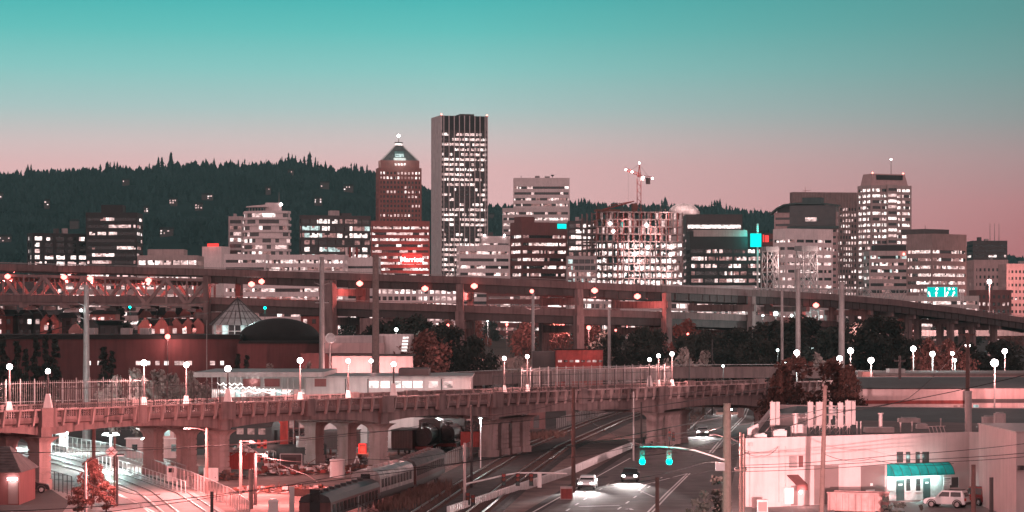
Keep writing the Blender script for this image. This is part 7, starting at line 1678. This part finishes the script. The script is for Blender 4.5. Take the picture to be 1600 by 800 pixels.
MB().box(-.1, 1.0, -.08, .08, 4.9, 5.0, 'steel_dark').box(.7, 1.2, -.14, .14, 4.72, 4.88, 'steel_dark').build('lamp_head', YL); light('POINT', (1.0, -1.3, 4.4), 6500, (1, .27, .25), YL)  # made-up lamp head and light, to redden the yard dirt
pole('grey square stub post in the yard at the fence', 392, 733, 262, .22, .22, 'wood_grey')
RL = pole('red brown pole with an added lamp beside the middle viaduct column', 323, 669, 285, .17, .14, 'wood_pole')
MB().path([(0, 0, 6.5), (-.8, -.6, 6.8), (-1.6, -1.2, 6.85)], .05, 'steel_dark', 6).build('lamp_arm', RL); MB().cbox((-1.9, -1.4, 6.76), .8, .3, .14, .6, 'steel_dark').build('lamp_head', RL); light('POINT', (-1.9, -1.8, 6.3), 11000, (1, .36, .34), RL)  # arm, head and light added to this pole to brighten the tram street
pole('short dark post on the tram curve', 331, 768, 246, .14, .14, 'steel_dark')
pole('slim dark lamp post beyond the pale wing', 1077, 560, 480, .12, .1, 'steel_dark')
pole('thin pole on the street beside the far lane', 1179, 640, 420, .14, .1, 'steel_dark')
pole('flagpole rising in front of the long red hall', 323, 500, 500, .09, .06, 'steel_grey')
pole('pale pole between the first and second green signals'.replace('first and second ', ''), 1113, 530, 520, .18, .14, 'steel_dark')
# street lamp arm over the red tree
t = thing('arm_lamp', 'pale street lamp pole with a long upswept arm over the red tree', 'street lamp', (X(134, 256), 256, 0)); h = Zy(722, 256)
MB().tube((0, 0, 0), (0, 0, h), .14, .11, 'metal_pink', 8).build('pole', t); MB().path([(0, 0, h - .1), (.9, 0, h + .45), (2.0, 0, h + .7), (3.0, 0, h + .72)], .05, 'steel_dark', 6).build('arm', t); MB().box(2.8, 3.6, -.16, .16, h + .62, h + .78, 'steel_dark').build('lamp_head', t); MB().box(2.9, 3.5, -.12, .12, h + .55, h + .617, 'lit_warm').build('lens', t); light('POINT', (3.2, 0, h + .2), 5000, (1, .36, .34), t)
t = thing('arm_lamp', 'dark lamp arm reaching out under the viaduct from a red pole', 'street lamp', (X(147, 298), 298.5, 0)); h = Zy(658, 298)
MB().tube((0, 0, 0), (0, 0, h), .12, .09, 'wood_pole', 8).build('pole', t); MB().path([(0, 0, h - .1), (1.2, 0, h + .5), (2.6, 0, h + .75)], .05, 'steel_dark', 6).build('arm', t); MB().box(2.5, 3.2, -.15, .15, h + .66, h + .8, 'steel_dark').build('lamp_head', t)
t = thing('yard_lamp', 'slim white yard lamp with one cold light beside the thick columns', 'street lamp', (X(751, 330), 330, 0)); h = Zy(653, 330)
MB().tube((0, 0, 0), (0, 0, h), .08, .06, 'white_paint', 8).build('pole', t); MB().box(-.35, .2, -.12, .12, h, h + .16, 'steel_dark').build('lamp_head', t); MB().box(-.2, .15, -.1, .1, h - .1, h - .003, 'globe_led').build('lens', t); light('POINT', (0, -.1, h - .5), 500, LED, t)
# crossing sign
p = P(174, 706, 270); t = thing('crossing_sign', 'white diamond railway crossing sign with a red cross', 'sign', (p.x, 270, 0)); z = p.z; e = .62
MB().tube((.05, .1, 0), (.05, .1, z), .05, .05, 'steel_grey', 6).build('post', t); MB().hull([(0, 0, z - e), (e, 0, z), (0, 0, z + e), (-e, 0, z)], [(0, .04, z - e), (e, .04, z), (0, .04, z + e), (-e, .04, z)], 'white_paint').build('board', t)
c = MB()
for s in (-1, 1): c.tube((-.3, -.02, z - .3 * s), (.3, -.02, z + .3 * s), .045, .045, 'red_paint', 4)
c.build('cross', t)
# signals
def signal_head(mb_parent, x_, y_, z_, lit=None, name='signal_head'):
    o = MB().box(x_ - .2, x_ + .2, y_ - .14, y_ + .14, z_ - 1.2, z_, 'steel_dark').build(name, mb_parent)
    for i, m_ in enumerate(('red_steel', 'rust', 'slate_green')):
        zz = z_ - .2 - i * .38; mm = 'globe_green' if lit == 'green' and i == 2 else m_
        r_ = .17 if mm != 'globe_green' else .26
        MB().tube((x_, y_ - .2, zz), (x_, y_ - .145, zz), r_, r_, mm, 12).build('lens', o)
        MB().tube((x_, y_ - .42, zz + .17), (x_, y_ - .142, zz + .2), .06, .06, 'steel_dark', 5).build('visor', o)
    return o
D = 235; t = thing('traffic_signal', 'long curved signal arm with two green lights over the boulevard', 'traffic light', (X(1136, D), D - .5, 0)); q = lambda a, b: Vector(P(a, b, D)) - Vector((X(1136, D), D, 0))
MB().path([q(1131, 718), q(1110, 711), q(1085, 703), q(1060, 699), q(1030, 697), q(1000, 697)], .07, 'metal_pink', 7).build('arm', t)
for a, b in ((1003, 704), (1045, 704)):
    v = q(a, b); signal_head(t, v.x, 0, v.z + .05, 'green'); MB().tube((v.x, 0, v.z + .05), (v.x, 0, v.z + .45), .03, .03, 'steel_dark', 5).build('hanger', t)
    light('POINT', (v.x, -1.0, v.z - .95), 350, (0, 1, .82), t, .15)
v = q(1126, 722); MB().box(v.x - .5, v.x + .3, -.3, .2, v.z - .7, v.z, 'steel_dark').build('bracket_box', t)
D = 262; t = thing('traffic_signal', 'signal mast with an upswept arm and four unlit heads seen from behind', 'traffic light', (X(726, D), D, 0)); q = lambda a, b: Vector(P(a, b, D)) - Vector((X(726, D), D, 0))
MB().tube((0, 0, 0), q(726, 692), .16, .12, 'metal_pink', 8).build('pole', t)
MB().path([q(728, 756), q(765, 748), q(790, 742), q(812, 739), q(850, 739), q(886, 740)], .08, 'white_paint', 7).build('arm', t)
for a in (787, 809, 830): v = q(a, 741); signal_head(t, v.x, -.1, v.z + .1)
v = q(843, 742); MB().box(v.x - .14, v.x + .14, -.14, -.1, v.z - 1.1, v.z + .05, 'plastic_white').box(v.x - .2, v.x + .2, -.09, .1, v.z - 1.2, v.z + .12, 'white_paint').build('blank_sign', t)
v = q(731, 769); signal_head(t, v.x, -.1, v.z); signal_head(t, v.x + .5, -.2, v.z - .2)
t = thing('control_cabinet', 'rust red signal control cabinet at the end of the block barrier', 'cabinet', (X(885, 276), 276, 0)); MB().box(-.6, .6, -.5, .5, 0, 1.3, 'metal_pink').build('cabinet', t); MB().box(-.55, .55, -.53, -.503, .1, 1.1, 'red_steel').build('door', t)
t = thing('signal_head_pair', 'dark double signal hanging near the bend below the viaduct', 'traffic light', (X(1046, 372), 372, 0)); z_ = Zy(680, 372)
signal_head(t, 0, 0, z_ + .6); signal_head(t, .55, 0, z_ + .4); MB().tube((0, .2, 0), (0, .2, z_ + .8), .1, .08, 'steel_dark', 6).build('pole', t)
# ------------------------------------------------------------------ overhead cables
def cable(label, pts, sag=.6, r=.028):
    pts = [P(*p) for p in pts]; out = []
    for a, b in zip(pts, pts[1:]):
        n = 14
        for i in range(n): f = i / n; p = a.lerp(b, f); p.z -= sag * 4 * f * (1 - f); out.append(p)
    out.append(pts[-1]); o = MB().path(out, r * 1.3, 'cable', 4).build('overhead_cable'); tag(o, label, 'cable', 'overhead cables'); return o
cable('long black cable climbing from the brick hut side past the viaduct to the conifers', [(-80, 706, 262), (560, 676, 270), (1215, 604, 290)], .7, .04)
cable('black cable low across the tram street up to the big wood pole', [(-80, 800, 236), (420, 762, 236), (1136, 650, 235)], .5, .034)
cable('black cable sagging over the yard to the signal mast pole', [(60, 812, 240), (560, 738, 240), (940, 690, 238), (1285, 640, 238)], .3, .03)
cable('thick cable from the big wood pole rising over the warehouse roof to the edge', [(1000, 712, 232), (1140, 684, 235), (1285, 648, 238), (1640, 576, 246)], .3, .034)
cable('cable crossing the pink wall from the corner pole to the far edge, topmost of three', [(1158, 727, 240), (1400, 711, 242), (1640, 688, 244)], .15, .026)
cable('cable crossing the pink wall, middle of the three parallel lines', [(1136, 731, 236), (1400, 719, 240), (1640, 704, 244)], .15, .026)
cable('cable crossing the pink wall, lowest of the three parallel lines', [(1136, 737, 236), (1400, 724, 240), (1640, 710, 244)], .15, .026)
cable('thin cable over the boulevard from the signal arm to the warehouse corner', [(960, 752, 232), (1100, 723, 234), (1170, 706, 240)], .2, .022)
cable('thin cable from the stub post across to the warehouse corner', [(900, 760, 232), (1027, 748, 230), (1136, 728, 235)], .2, .022)
cable('cable between the big wood pole and the grey pole behind the barrier', [(830, 720, 262), (990, 696, 300), (1136, 664, 235)], .3, .026)
cable('cable running up from the pole behind the warehouse to the far edge', [(1285, 640, 240), (1420, 622, 330), (1512, 528, 372)], .5, .03)
cable('thin wire from the dark leaning pole to the flue corner of the warehouse', [(1285, 708, 238), (1360, 717, 250), (1490, 724, 262)], .4, .02)
cable('pale cable from the transmission pole across the dark hall roof', [(-40, 534, 430), (135, 500, 410), (330, 488, 520)], .6, .05)
cable('pale cable from the top of the transmission pole along the truss', [(-40, 492, 440), (135, 476, 410), (330, 470, 640)], .6, .05)
cable('thin dark wire looping over the red tree to the crossing pole', [(134, 752, 256), (183, 764, 266), (250, 772, 250)], .3, .03)
cable('thin cable high over the near parapet from the leaning pole to the rusty red pole', [(-60, 690, 300), (376, 694, 284), (737, 650, 292), (896, 622, 287), (1136, 604, 300)], .5, .024)
cable('thin cable dipping across the boulevard between the stub post and the barrier pole', [(896, 640, 287), (1027, 700, 240), (1157, 690, 244)], .6, .022)
cable('thin twisted cable from the yard poles down to the corner of the frame', [(376, 690, 284), (480, 742, 262), (620, 812, 240)], .3, .026)
cable('thin cable strung above the silver coach to the signal mast', [(399, 712, 268), (560, 716, 264), (726, 700, 262)], .5, .022)
cable('service drop from the corner pole to the wall conduit of the warehouse', [(1157, 700, 244), (1190, 712, 256), (1216, 698, 264)], .3, .02)
# ------------------------------------------------------------------ two added floodlights, unseen outside the frame, that light the near street and the warehouse
def flood(label, x_, y_, h, aim, power, col, cone):
    t = thing('added_floodlight', label, 'street lamp', (x_, y_, 0)); MB().tube((0, 0, 0), (0, 0, h), .16, .1, 'steel_grey', 8).build('pole', t)
    MB().box(-.35, .35, -.2, .2, h, h + .22, 'steel_dark').build('lamp_head', t)
    o = light('SPOT', (0, .3, h - .25), power, col, t, .3, cone); o.rotation_euler = (Vector(aim) - Vector((x_, y_, h))).to_track_quat('-Z', 'Y').to_euler()
    return o
flood('added unseen sodium floodlight lighting the warehouse wall from across the lot', 38, 150, 7.2, (31.5, 266, 5.5), 170000, (1, .42, .42), 14)
flood('added unseen white floodlight lighting the boulevard', 20, 130, 6.0, (27, 330, 0), 1300000, (1, .60, .59), 14)
for p_ in (P_D, P_R, P_W, P_C):
    pass
# ------------------------------------------------------------------ the evening air
def air(density):
    m = bpy.data.materials.new('haze'); m.use_nodes = True; t = m.node_tree; t.nodes.clear()
    o = t.nodes.new('ShaderNodeOutputMaterial'); v = t.nodes.new('ShaderNodeVolumePrincipled'); v.inputs['Density'].default_value = density
    v.inputs['Color'].default_value = (.42, 1, 1, 1); t.links.new(v.outputs[0], o.inputs['Volume']); M['haze'] = m
    ob = MB().box(-3100, 3100, -420, 7050, -2, 420, 'haze').build('haze'); ob['kind'] = 'stuff'; ob['label'] = 'thin evening haze over the whole city'; return ob
air(4e-5)
